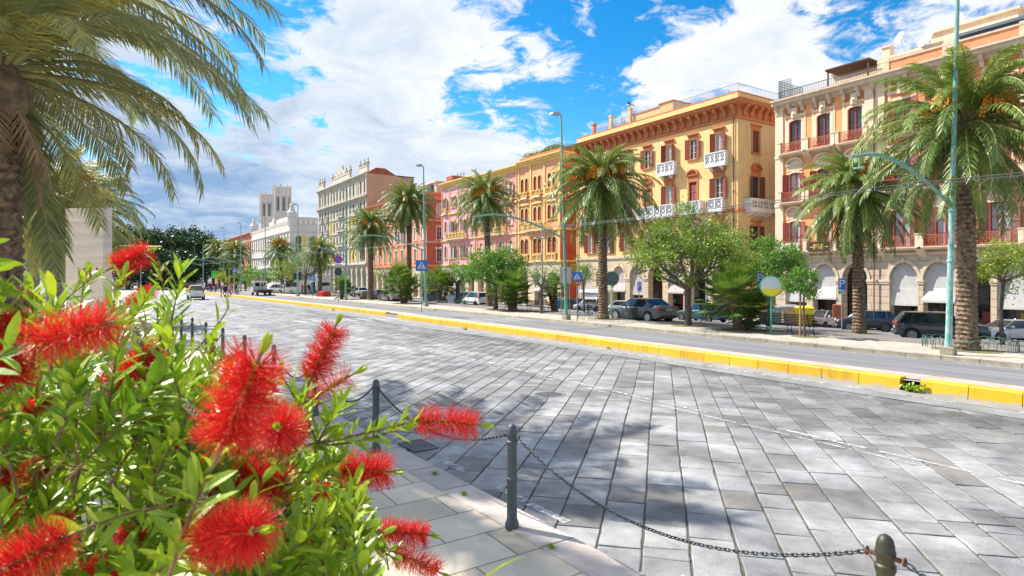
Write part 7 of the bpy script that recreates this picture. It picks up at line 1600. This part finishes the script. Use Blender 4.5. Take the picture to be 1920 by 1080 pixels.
# parking signs
def parking(label, p, ytop, ybot, wpx, poleb=None):
    t = sign_root('parking_sign', label, p, 'blue parking signs'); s_ = depth(p) / F; zt, zb = topz(p, ytop), topz(p, ybot); post(t, zt); w_ = wpx * s_; b = MB(); b.cbox((0, -.05, (zt + zb) / 2), (w_, .02, zt - zb)); b.build('panel', blue, t)
    obj('letter', text_mesh('P', (zt - zb) * .95, whs, .004), t, (0, -.066, (zt + zb) / 2)); b = MB(); b.cbox((0, -.05, zb - .13), (w_, .02, .2), 0); b.cbox((-w_ * .33, -.062, zb - .13), (w_ * .25, .01, .18), 1); b.build('lower_plate', [mat('plate_grey_white', (.5, .52, .54), .5), grnm], t)
parking('blue parking sign on a grey post beside the right hand date palms', p_(1578.5, 31.5), 522, 543, 12)
parking('small blue parking sign before the yellow palazzo arcade', p_(1199, 50), 529, 544, 8); parking('blue parking sign half hidden behind the yellow and white disc', p_(1425, 31), 511, 532, 10)
# disc signs on green posts
p = G(1446, 632); p.z = .13; t = sign_root('lollipop_sign', 'round white disc sign with a yellow lower third and green rim on a green post', p); s_ = depth(p) / F; z = topz(p, 537); R_ = 19 * s_; post(t, z - R_, grnm, .035)
wy = bpy.data.materials.new('white_to_yellow_disc'); wy.use_nodes = True; n_ = wy.node_tree.nodes; l_ = wy.node_tree.links; tcx = n_.new('ShaderNodeTexCoord'); sx_ = n_.new('ShaderNodeSeparateXYZ'); rr_ = n_.new('ShaderNodeValToRGB'); mrg = n_.new('ShaderNodeMapRange')
mrg.inputs[1].default_value = z - R_; mrg.inputs[2].default_value = z + R_; l_.new(tcx.outputs['Object'], sx_.inputs[0]); l_.new(sx_.outputs[2], mrg.inputs[0]); l_.new(mrg.outputs[0], rr_.inputs[0]); rr_.color_ramp.elements[0].position = .32; rr_.color_ramp.elements[0].color = (.85, .72, .0, 1); rr_.color_ramp.elements[1].position = .46; rr_.color_ramp.elements[1].color = (.66, .70, .76, 1)
l_.new(rr_.outputs[0], n_['Principled BSDF'].inputs['Base Color']); n_['Principled BSDF'].inputs['Roughness'].default_value = .45
b = MB(); b.lathe([(R_ * .95, -.012), (R_ * .95, .012)], seg=36); b.xf(Matrix.Translation((0, -.02, z)) @ Matrix.Rotation(pi / 2, 4, 'X')); b.build('disc', wy, t)
b = MB(); b.tube([(R_ * cos(q), -.02, z + R_ * sin(q)) for q in [2 * pi * i / 36 for i in range(37)]], .03, 6, cap=False); b.build('rim', grnm, t)
def ringsign(label, p, y0, y1, wpx, filled, m=None, turn=None):
    t = sign_root('lollipop_sign', label, p, turn=turn); s_ = depth(p) / F; z = topz(p, (y0 + y1) / 2); rz_ = (y1 - y0) / 2 * s_; rx_ = wpx / 2 * s_; post(t, z - rz_, grnm, .035); b = MB(); b.tube([(rx_ * cos(q), -.02, z + rz_ * sin(q)) for q in [2 * pi * i / 28 for i in range(29)]], .035, 6, cap=False); b.build('rim', grnm, t)
    if filled: disc(t, 'disc', z, rz_ * .95, m, -.02, sx=rx_ / rz_)
p = G(870, 576.5); p.z = .13; ringsign('empty bright green ring on a green post by the white hatchback', p, 508, 530.5, 12, False)
p = p_(1147, 29.5); ringsign('round dark grey disc sign behind the bushy date palm trunk', p, 509, 535, 26, True, mat('disc_back_grey', (.12, .16, .17), .5))
p = G(643, 562); p.z = .13; ringsign('tall narrow white oval sign left of the fourth lamp pole', p, 513, 529, 6, True, whs); p = G(651.5, 562); p.z = .13; ringsign('narrow white oval sign right of the fourth lamp pole', p, 514, 530, 4, True, whs)
p = G(594, 557); p.z = .13; ringsign('white oval sign beside the far crossing sign', p, 518, 530, 5, True, whs)
# board seen from behind, green sign board, grey direction board
t = sign_root('sign_board', 'plain grey-white board seen from behind, through the second lamp pole', p_(1060, 27.5)); p = Vector(t.location); s_ = depth(p) / F; b = MB(); b.cbox((0, 0, topz(p, 516)), (21 * s_, .04, 31 * s_)); b.build('panel', mat('board_grey', (.52, .49, .47), .6), t)
for s2 in (-1, 1): b = MB(); b.tube([(s2 * .3, .03, 0), (s2 * .3, .03, topz(p, 502))], .025, 8); b.build('post', grey_p, t)
t = sign_root('sign_board', 'bright green sign board on two posts near the traffic lights', G(403, 545)); p = Vector(t.location); s_ = depth(p) / F; b = MB(); b.cbox((0, 0, topz(p, 514.5)), (11 * s_, .1, 13.5 * s_), 0, 0, .03); b.build('panel', mat('vivid_green', (.02, .62, .04), .4), t)
for s2 in (-1, 1): b = MB(); b.tube([(s2 * .6, 0.08, 0), (s2 * .6, .08, topz(p, 510))], .06, 6); b.build('post', tealm, t)
t = sign_root('direction_sign', 'grey square sign seen from behind on a grey post, behind the red bloom', flat(264, 552)); p = Vector(t.location); s_ = depth(p) / F; post(t, topz(p, 475), r=.06); b = MB(); b.cbox((.2, .06, topz(p, 484)), (17 * s_, .04, 20 * s_), 0, 0, .02); b.build('panel', mat('blue_grey_panel', (.12, .17, .24), .5), t)
# traffic lights on yellow posts
yp = mat('signal_yellow', (.80, .42, .01), .45); tl_m = mat('signal_dark_green', (.01, .07, .05), .5); glow = mat('lit_green_lens', (.0, .6, .4), .3, emis=(.0, .9, .6, 1.2)); rl = mat('dark_red_lens', (.12, .01, .01), .3)
for px, py, yt, lab in ((438.5, 555.3, 524, 'yellow traffic light post with a lit green pedestrian signal on the island'), (430, 552, 508, 'dark green traffic light heads left of the yellow post'), (557, 556, 515, 'small traffic light on the market side lamp pole')):
    p = G(px, py); p.z = .2; t = thing('traffic_light', lab, 'traffic light', p, face_cam(p), 'traffic lights'); s_ = depth(p) / F; zt = topz(p, yt); b = MB(); b.tube([(0, 0, 0), (0, 0, zt)], .07 if px == 438.5 else .05, 10); b.build('post', yp if px != 557 else tealm, t)
    for k, x in enumerate((-.32, .32)):
        b = MB(); b.cbox((x, -.05, zt - .2), (.34, .3, 1.05), 0, 0, .04)
        for j in range(3): b.ext([(x - .16, zt - .02 + .3 - j * .32 - .13), (x + .16, zt - .02 + .3 - j * .32 - .13), (x + .16, zt + .3 - j * .32 - .08), (x - .16, zt + .3 - j * .32 - .08)], -.42, -.2, 'y')
        hd = b.build('signal_head', tl_m, t)
        for j in range(3): b = MB(); b.lathe([(.11, 0), (.11, .02)], seg=12); b.xf(Matrix.Translation((x, -.2, zt + .15 - j * .32)) @ Matrix.Rotation(pi / 2, 4, 'X')); b.build('lens', glow if (j == 2 and px == 438.5 and k == 1) else rl, hd)
# yellow signal gantry on the left
p = flat(206, 560); Yg = depth(p); t = thing('signal_gantry', 'yellow cantilever signal arm reaching out from behind the stone slab', 'signal gantry', p, YAW); s_ = Yg / F; zt = topz(p, 461)
b = MB(); b.tube([(-1.2 * 1, 0, 0), (-1.0, 0, zt * .55), (-.3, 0, zt * .86), ((222 - 206) * s_, 0, zt)], .09, 10); b.build('post', yp, t); b = MB(); b.tube([((222 - 206) * s_, 0, zt), ((303 - 206) * s_, 0, zt - .1)], .09, 10); b.build('arm', yp, t)
# stone slab monument
p = at(167, 600, 19.5); p.z = .1; t = thing('stone_monument', 'tall plain pale stone slab monument with horizontal joints', 'monument', p, YAW + radians(-4)); s_ = 19.5 / F; W_ = 73 * s_; zt = topz(p, 391.5); zz0 = 0.0; k = 0; b = MB()
zs_ = [0, topz(p, 569), topz(p, 544), topz(p, 521), topz(p, 496), topz(p, 468), topz(p, 442), topz(p, 417), zt]; stm_ = mat('monument_stone', (.66, .62, .58), .7, var=.1, scale=1.4, bump=.15, bscale=40, stretch=(.6, 1, 5), detail=12, tint=[(.94, .94, .95), (1.03, 1.02, 1.0)])
zs_ = sorted(set(max(0, z) for z in zs_))
for a, c in zip(zs_[:-1], zs_[1:]): k += 1; b.box(-W_ / 2, -.2, a + .004, W_ / 2, .2, c - .004, 0, random.random()); b.box(-W_ / 2 + .01, -.19, c - .004, W_ / 2 - .01, .19, c + .004, 0, 0)
b.build('slab', stm_, t, tint=True); b = MB(); b.cbox((0, 0, .08), (W_ + .5, .9, .16), 0, 0, .02); b.build('plinth', stm_, t, tint=True)
# benches
bi = mat('bench_iron', (.025, .028, .03), .45, .4)
def bench_mesh(w_=1.9):
    seat, back, leg = MB(), MB(), MB()
    for i in range(6): y = -.02 + i * .085; seat.cbox((0, y, .45 - .02 * sin(i * .5)), (w_, .055, .025))
    for i in range(7): z = .52 + i * .075; back.cbox((0, .47 + i * .028, z), (w_, .022, .05))
    for sx in (-.85, .85) if w_ < 2.2 else (-1.0, 0, 1.0):
        leg.tube([(sx, -.03, .44), (sx, .02, .25), (sx, -.08, .03), (sx, -.14, .0)], .022, 6); leg.tube([(sx, .44, .44), (sx, .40, .25), (sx, .50, .03), (sx, .56, .0)], .022, 6); leg.tube([(sx, -.05, .43), (sx, .45, .42), (sx, .67, 1.02)], .022, 6); leg.tube([(sx, .02, .25), (sx, .2, .18), (sx, .40, .25)], .016, 6); leg.tube([(sx, -.06, .44), (sx, -.06, .64), (sx, .5, .66)], .016, 6)
    return seat.mesh('seat', bi), back.mesh('backrest', bi), leg.mesh('legs', bi)
S_, B_, L2 = bench_mesh(); S3, B3, L3 = bench_mesh(2.6)
def bench(label, p, rz, meshes, sc_=1.0):
    p = Vector(p); t = thing('iron_bench', label, 'bench', p, rz, 'iron slat benches on the promenade'); t.scale = (sc_,) * 3
    for n_, me in zip(('seat', 'backrest', 'legs'), meshes): obj(n_, me, t)
def gb(px, py): p = G(px, py); p.z = .13; return p
bench('black iron slat bench between the disc sign and the staked sapling', gb(1484, 632), radians(-90 - 0) + radians(180) + radians(8), (S3, B3, L3), 1.0)
bench('black iron slat bench in front of the teal coupe', gb(1350, 611), radians(90 + 5), (S_, B_, L2), 1.08)
bench('iron slat seat left of the fan palm with the dark trunk', gb(956, 581), radians(60), (S_, B_, L2), .9); bench('iron slat seat behind the thin sparse tree', gb(1008, 587), radians(100), (S_, B_, L2), .9); bench('iron slat seat right of the thin sparse tree', gb(1033, 586), radians(70), (S_, B_, L2), .9); bench('iron slat seat near the blue-grey estate', gb(806, 570), radians(80), (S_, B_, L2), .9)
# stake with sapling, hoop fences round palms
b = MB(); b.tube([(0, 0, 0), (.03, 0, 2.0)], .045, 8); tag(b.build('wooden_stake', mat('raw_timber', (.42, .24, .11), .8, var=.2), None, gb(1500, 636.5)), 'raw timber stake holding the sapling beside the bench', 'stake')
hg = mat('hoop_green', (.05, .16, .11), .5)
def hoops(label, c, rx, ry, n_):
    b = MB()
    for i in range(n_):
        a0, a1 = 2 * pi * i / n_, 2 * pi * (i + 1.35) / n_; A = Vector((cos(a0) * rx, sin(a0) * ry, 0)); B1 = Vector((cos(a1) * rx, sin(a1) * ry, 0)); b.tube([A, A + Vector((0, 0, .25))] + [A.lerp(B1, .5 - .5 * cos(q)) + Vector((0, 0, .25 + .16 * sin(q))) for q in (.6, 1.1, 1.57, 2.0, 2.5)] + [B1 + Vector((0, 0, .25)), B1], .012, 5, cap=False)
    tag(b.build('hoop_edging', hg, None, c), label, 'low fence', 'low hoop edging round the palms')
hoops('low green hoop edging round the largest date palm', gb(1816, 660), 1.15, 1.5, 22); hoops('low hoop edging round the bushy date palm by the crossing sign', gb(1128, 603), 1.1, 2.0, 20); hoops('low hoop edging in front of the blue-grey estate', gb(846, 574), 1.2, 2.6, 20)
# tree pits of bare soil and grass under the palms
soil = mat('soil_and_grass', (.16, .20, .05), .95, var=.5, scale=9, col2=(.22, .16, .10), bump=.6)
for px, py, r_ in ((1813, 663, .9), (1131, 602, .9), (1611, 630, .7), (1290, 615, .9), (1394, 624, .9), (929, 583, .8), (963, 586, .8), (1509, 637, .5)):
    b = MB(); q = [(cos(a) * r_ * random.uniform(.85, 1.1), sin(a) * r_ * 1.3 * random.uniform(.85, 1.1), .012) for a in [2 * pi * i / 18 for i in range(18)]]; b.add(q, [tuple(range(18))]); c = gb(px, py); c.z = .132 if c.x < 27 else .118; 
    if c.x > 29: c.z = gz(c.x) + .13
    tag(b.build('tree_pit_ground', soil, None, c), kind='structure')
# bins and recycling bells, post box
def bell(label, p, col_, rz=0):
    t = thing('recycling_bell', label, 'recycling bin', p, rz, 'dark rounded recycling containers'); b = MB(); b.ext([(-.75, .1), (.75, .1), (.75, 1.05), (.62, 1.4), (.3, 1.6), (-.3, 1.6), (-.62, 1.4), (-.75, 1.05)], -.55, .55, 'y'); b.build('body', col_, t)
    b = MB(); b.cbox((0, -.57, 1.05), (.5, .04, .2)); b.build('slot', blk, t); b = MB()
    for k in range(4): b.cbox((-.66, -.56, .2 + k * .12), (.1, .02, .06), k % 2); b.cbox((.66, -.56, .2 + k * .12), (.1, .02, .06), k % 2)
    b.build('hazard_stripes', [reds, whs], t)
dk = mat('container_dark_grey', (.10, .11, .12), .6, var=.2)
for px, lab in ((1052, 'dark recycling container farthest left by the narrow lane'), (1070, 'dark recycling container in the middle, behind the second lamp pole'), (1086, 'dark recycling container on the right, beside the silver-white car'), (812, 'dark recycling container near the man in the dark jacket')): bell(lab, p_(px, 53.5 if px > 900 else 38), dk, face_cam(p_(px, 53)))
def bin_(label, p, m, lidm, s_=1.0, w_=.6):
    t = thing('wheelie_bin', label, 'bin', p, face_cam(p), 'street bins'); t.scale = (s_,) * 3; b = MB(); b.lathe([(w_ * .55, .08), (w_ * .72, 1.0)], seg=4, a0=pi / 4); b.build('body', m, t); b = MB(); b.lathe([(w_ * .76, 1.0), (w_ * .76, 1.06), (w_ * .4, 1.16)], seg=4, a0=pi / 4); b.build('lid', lidm, t)
    for s2 in (-1, 1): b = MB(); b.lathe([(.1, -.03), (.1, .03)], seg=10); b.xf(Matrix.Translation((s2 * w_ * .4, .25, .1)) @ Matrix.Rotation(pi / 2, 4, 'Y')); b.build('wheel', tyre_m, t)
bb = mat('bin_blue', (.01, .16, .5), .5); bgn = mat('bin_green', (.10, .30, .07), .5); galv = mat('bin_galvanised', (.42, .45, .45), .45, .5, var=.25, scale=5); byl = mat('bin_yellow', (.82, .62, .02), .5)
bin_('blue wheelie bin beside the green one', p_(1050.5, 49), bb, bb, 1.15); bin_('green wheelie bin beside the blue one', p_(1056.5, 48), bgn, bgn, 1.25)
bin_('galvanised bin behind the iron bench, left one', p_(1453, 52), galv, galv, 1.5, .85); bin_('galvanised bin with rusty patches behind the bench, nearer the sapling', p_(1483, 51), mat('bin_rusty', (.45, .42, .36), .6, .2, var=.4, scale=6, col2=(.4, .2, .08)), galv, 1.6, .85); bin_('yellow container beside the tiny white two seater', p_(1508, 51), byl, byl, 1.55, .95); bin_('green topped bin behind the blue-grey estate', p_(804, 40), galv, bgn, 1.2, .8)
t = thing('post_box', 'red-brown metal post box on a leg between the tiny car and the suv', 'post box', p_(1571, 52), face_cam(p_(1571, 52))); b = MB(); b.cbox((0, 0, 1.5), (.8, .6, 1.1), 0, 0, .05); b.build('box', mat('post_box_red', (.42, .10, .055), .6, var=.2), t); b = MB(); b.cbox((0, 0, .5), (.15, .15, 1.0)); b.build('leg', blk, t)
# kiosk / stall awning and low stone block
t = thing('market_kiosk', 'small white roofed kiosk with shutter behind the crossing sign', 'kiosk', p_(1118, 54), face_cam(p_(1118, 54)) * 0 + radians(-90)); b = MB(); b.box(-1.7, -1.0, 0, 1.7, 1.0, 2.5); b.build('body', galv, t); b = MB(); b.box(-2.0, -1.3, 2.5, 2.0, 1.3, 2.85); b.build('roof', whs, t); b = MB(); b.box(-1.4, -1.03, .8, 1.4, -1.0, 2.2); b.build('shutter', shut_w, t)
b = MB(); b.cbox((0, 0, .5), (.9, .9, 1.0), 0, 0, .04); b.cbox((.75, .1, .2), (.7, .6, .4), 0, .3, .04); tag(b.build('stone_block', mat('rough_stone', (.3, .25, .18), .95, var=.25, scale=4, bump=.5), None, gb(683, 562.5)), 'rough square stone block at the foot of a date palm', 'stone block')
# iron rail with bicycles
def bicycle(label, p, rz):
    t = thing('bicycle', label, 'bicycle', p, rz, 'bicycles leaning on the rack'); fr_ = MB(); fr_.tube([(-.5, 0, .33), (-.15, 0, .33), (-.28, 0, .8), (-.5, 0, .33)], .018, 5); fr_.tube([(-.15, 0, .33), (.38, 0, .72), (-.25, 0, .72)], .018, 5); fr_.tube([(.52, 0, .33), (.36, 0, .85)], .016, 5); fr_.build('frame', blk, t)
    for x in (-.5, .52): b = MB(); b.tube([(x + .33 * cos(q), 0, .34 + .33 * sin(q)) for q in [2 * pi * i / 20 for i in range(21)]], .018, 5, cap=False); [b.tube([(x, 0, .34), (x + .33 * cos(q), 0, .34 + .33 * sin(q))], .004, 3, cap=False) for q in [2 * pi * i / 8 for i in range(8)]]; b.build('wheel', tyre_m, t)
    b = MB(); b.cbox((-.28, 0, .84), (.25, .1, .05), 0, 0, .02); b.build('saddle', blk, t); b = MB(); b.tube([(.30, -.25, .95), (.36, 0, .88), (.30, .25, .95)], .014, 5); b.build('handlebar', blk, t)
for px, py, rz_, lab in ((1106, 591, 2.0, 'leftmost bicycle on the rack left of the bushy palm'), (1112, 593, 1.8, 'middle bicycle on the rack left of the bushy palm'), (1118, 594, 2.2, 'bicycle nearest the trunk of the bushy palm'), (672, 559, 2.0, 'left bicycle in front of the white off-roader'), (677, 559.5, 1.9, 'middle bicycle in front of the white off-roader'), (667, 559, 1.7, 'third bicycle in front of the white off-roader')): bicycle(lab, gb(px, py), rz_)
b = MB()
for x in (-1.5, 0, 1.5): b.tube([(x, 0, 0), (x - .1, 0, .8), (x + .12, 0, 0)], .03, 6)
b.tube([(-1.6, 0, .8), (1.5, 0, .8)], .03, 6); tag(b.build('bicycle_rack', blk, None, gb(1103, 592), radians(80)), 'black iron bicycle rack left of the bushy palm', 'bicycle rack')
# seagull
p = at(1182, 197, 40); b = MB(); b.ball((0, 0, 0), (.22, .07, .07)); b.ball((.24, 0, .03), (.07, .045, .045)); b.add([(.29, -.01, .03), (.29, .01, .03), (.36, 0, .01)], [(0, 1, 2)], 2)
t = thing('seagull', 'seagull gliding with spread wings above the yellow palazzo', 'bird', p, YAW + 2.6); b.build('body', [mat('gull_white', (.7, .7, .7), .7), mat('gull_grey', (.25, .27, .3), .7), yp], t)
for s_ in (-1, 1): b = MB(); b.add([(.1, s_ * .04, .03), (-.08, s_ * .04, .03), (.12, s_ * .32, .12), (-.08, s_ * .34, .12), (-.06, s_ * .68, .05), (-.1, s_ * .66, .05), (.1, s_ * .04, .045), (.12, s_ * .32, .135)], [(0, 1, 3, 2), (2, 3, 5, 4), (6, 1, 3, 7)]); b.build('wing', mat('gull_grey', (.25, .27, .3), .7), t)
# terrace flowers on the loggia palazzo
rs = random.Random(9)
for j, (xa, xb, ya, yb, lab) in enumerate(((.6, 5.0, .6, 1.1, 'left'), (5.0, LOGL - .5, .6, 1.1, 'right'), (LOGL - 1.0, LOGL - .5, 1.2, 7, 'side'))):
    b = MB()
    for i in range(900):
        q = Vector((rs.uniform(xa, xb), rs.uniform(ya, yb), 24.9 + abs(rs.gauss(0, .38)))); d = Vector((rs.gauss(0, 1), rs.gauss(0, 1), rs.gauss(0, 1))).normalized(); e_ = d.cross(Vector((0.3, .1, 1))).normalized(); k = rs.choice((0, 0, 0, 1, 2, 3) if q.z < 25.2 else (0, 0, 0, 3)); s_ = .13; b.add([tuple(q), tuple(q + d * s_ + e_ * s_ * .5), tuple(q + d * s_ * 2), tuple(q + d * s_ - e_ * s_ * .5)], [(0, 1, 2, 3)], k, rs.random())
    b.build('terrace_flowers', [lush, mat('petal_red', (.7, .02, .02), .6), mat('petal_pink', (.7, .12, .3), .6), mat('petal_yellow', (.7, .5, .04), .6)], LOG, tint=True)
# ------------------------------------------------------------------ people
def body_mesh(pose, shirt, trousers, skin, hair, coat=False):
    V = {'pelvis': (0, 0, .95), 'waist': (0, 0, 1.12), 'chest': (0, .01, 1.34), 'neck': (0, 0, 1.50), 'chin': (0, -.01, 1.57), 'head': (0, -.015, 1.66), 'crown': (0, 0, 1.735)}
    for s_, k in ((-1, 'l'), (1, 'r')):
        st = pose.get('stride', 0) * s_; ar = pose.get('arm', 0) * s_
        V[k + 'hip'] = (s_ * .10, 0, .90); V[k + 'knee'] = (s_ * .11, -st * .14 - .02, .50); V[k + 'ankle'] = (s_ * .12, st * .30 if st < 0 else -st * .22 * -1 + 0, .09); V[k + 'toe'] = (s_ * .13, V[k + 'ankle'][1] - .15, .035)
        V[k + 'sho'] = (s_ * .185, 0, 1.43); V[k + 'elb'] = (s_ * .235, ar * .12 + .03, 1.15); V[k + 'wri'] = (s_ * .23, ar * .25 - .05 if not pose.get('fold') else -.24, .92 if not pose.get('fold') else 1.12); V[k + 'hand'] = (s_ * .22 if not pose.get('fold') else s_ * .10, V[k + 'wri'][1] - .03, .82 if not pose.get('fold') else 1.14)
    R = {'pelvis': .14, 'waist': .125, 'chest': .15, 'neck': .055, 'chin': .065, 'head': .095, 'crown': .07, 'hip': .095, 'knee': .062, 'ankle': .042, 'toe': .035, 'sho': .065, 'elb': .045, 'wri': .03, 'hand': .035}
    E = [('pelvis', 'waist'), ('waist', 'chest'), ('chest', 'neck'), ('neck', 'chin'), ('chin', 'head'), ('head', 'crown')]
    for k in 'lr': E += [('pelvis', k + 'hip'), (k + 'hip', k + 'knee'), (k + 'knee', k + 'ankle'), (k + 'ankle', k + 'toe'), ('chest', k + 'sho'), (k + 'sho', k + 'elb'), (k + 'elb', k + 'wri'), (k + 'wri', k + 'hand')]
    ks = list(V); me = bpy.data.meshes.new('body_skeleton'); me.from_pydata([V[k] for k in ks], [(ks.index(a), ks.index(c)) for a, c in E], []); o_ = bpy.data.objects.new('tmp_body', me); COL.objects.link(o_)
    o_.modifiers.new('s', 'SKIN'); sv = me.skin_vertices[0].data
    for i, k in enumerate(ks): q = R.get(k, R.get(k[1:], .05)) * (1.12 if coat and k in ('pelvis', 'waist', 'chest') else 1); sv[i].radius = (q * (1.25 if k in ('chest', 'pelvis', 'waist') else 1), q * .85) if k in ('chest', 'pelvis', 'waist') else (q, q); sv[i].use_root = k == 'pelvis'
    o_.modifiers.new('u', 'SUBSURF').levels = 1
    m2 = bpy.data.meshes.new_from_object(o_.evaluated_get(bpy.context.evaluated_depsgraph_get())); bpy.data.objects.remove(o_); bpy.data.meshes.remove(me)
    m2.name = 'body'; m2.materials.clear()
    for q in (shirt, trousers, skin, hair, blk): m2.materials.append(q)
    for p in m2.polygons:
        c = p.center; p.use_smooth = True
        p.material_index = 4 if c.z < .08 else 1 if c.z < (.93 if not coat else .78) else 0
        if c.z > 1.50: p.material_index = 2
        if c.z > 1.60 and (c.y > -.045 or c.z > 1.71): p.material_index = 3
        if abs(c.x) > .155 and c.z < .93 and c.z > .7: p.material_index = 2
        if pose.get('fold') and c.y < -.2 and 1.0 < c.z < 1.25: p.material_index = 2
    return m2
sk = mat('skin', (.55, .33, .23), .6); hr = mat('dark_hair', (.04, .025, .02), .7); hr2 = mat('brown_hair', (.14, .07, .03), .7); hr3 = mat('grey_hair', (.4, .39, .38), .7)
cb_ = lambda n, c: mat('cloth_' + n, c, .85, var=.1, scale=9)
navyc, blackc, bluec, redc, greyc, whitec, jeans, pinkc, greenc, tan = cb_('navy', (.02, .03, .08)), cb_('black', (.015, .015, .018)), cb_('blue', (.03, .08, .32)), cb_('red', (.45, .03, .03)), cb_('grey', (.22, .23, .25)), cb_('white', (.62, .62, .6)), cb_('jeans', (.08, .16, .32)), cb_('pink', (.6, .3, .28)), cb_('green', (.1, .4, .05)), cb_('tan', (.4, .28, .16))
PM = [body_mesh({'stride': .0, 'arm': .1}, bluec, jeans, sk, hr), body_mesh({'stride': .8, 'arm': -.5}, blackc, navyc, sk, hr, True), body_mesh({'stride': .2, 'fold': 1}, pinkc, jeans, sk, hr2), body_mesh({'stride': .5, 'arm': .4}, greyc, blackc, sk, hr2), body_mesh({'stride': .0, 'arm': -.1}, redc, navyc, sk, hr), body_mesh({'stride': .1, 'arm': .1}, navyc, jeans, sk, hr3, True), body_mesh({'stride': .6, 'arm': -.4}, whitec, greyc, sk, hr2), body_mesh({'stride': .0, 'arm': .0}, blackc, jeans, sk, hr)]
def person(label, px, py, k, rz, z=None, s_=1.0, group='people waiting to cross by the traffic lights'):
    p = G(px, py); p.z = z if z is not None else (.285 if YK(p.y) < p.x < ISL(p.y) else .13 if p.x > 23.5 + bend(p.y) and p.x < 31 else max(0, 0) if p.x < 29 else gz(p.x) + .01)
    t = tag(obj('person', PM[k], None, p, rz, s_), label, 'person', group); return t
for a in (('person in a blue jacket and jeans, leftmost of the group at the yellow post', 414.5, 557, 0, 1.2), ('person in a long black coat striding, second in the group at the yellow post', 421, 557.5, 1, .6), ('person in a dark jacket behind the black coat', 424.5, 556.6, 5, 2.6), ('person in a pink top with folded arms beside the yellow post', 430.5, 557, 2, -.5), ('person in grey just left of the yellow post', 434, 556.5, 3, .4), ('person in black and jeans right of the yellow post', 442.5, 556.2, 7, 2.0), ('person in white near the edge right of the yellow post', 446, 555.8, 6, 1.0),
          ('person in black at the left end of the farther queue', 389.5, 550.8, 1, 1.8), ('person in navy jacket in the farther queue, second from left', 393.5, 551, 5, .3), ('person in a red top in the farther queue', 397, 551, 4, 2.2), ('person in black and jeans in the farther queue, near its right end', 402.5, 551.6, 7, 1.1), ('person in grey at the right end of the farther queue', 405.5, 551.4, 3, -.6)):
    person(*a)
person('man in dark blue jacket and jeans, back turned, beside the estate car', 826.5, 567.5, 5, 2.8, .12, .98, None)
person('person in black walking by the recycling containers', 1040.5, 581, 1, 1.5, gz(G(1040.5, 581).x) + .01, 1.0, None)
for a in (('market visitor in black bending past the white van', 579, 553.5, 1, .4), ('market visitor in red beside the far truck', 566.5, 553, 4, 1.9), ('market visitor in grey between van and truck', 572, 553.2, 3, -.7), ('market visitor in jeans at the stall, farthest right', 588, 553.8, 0, 2.4)): person(*a, group='people at the market stalls')
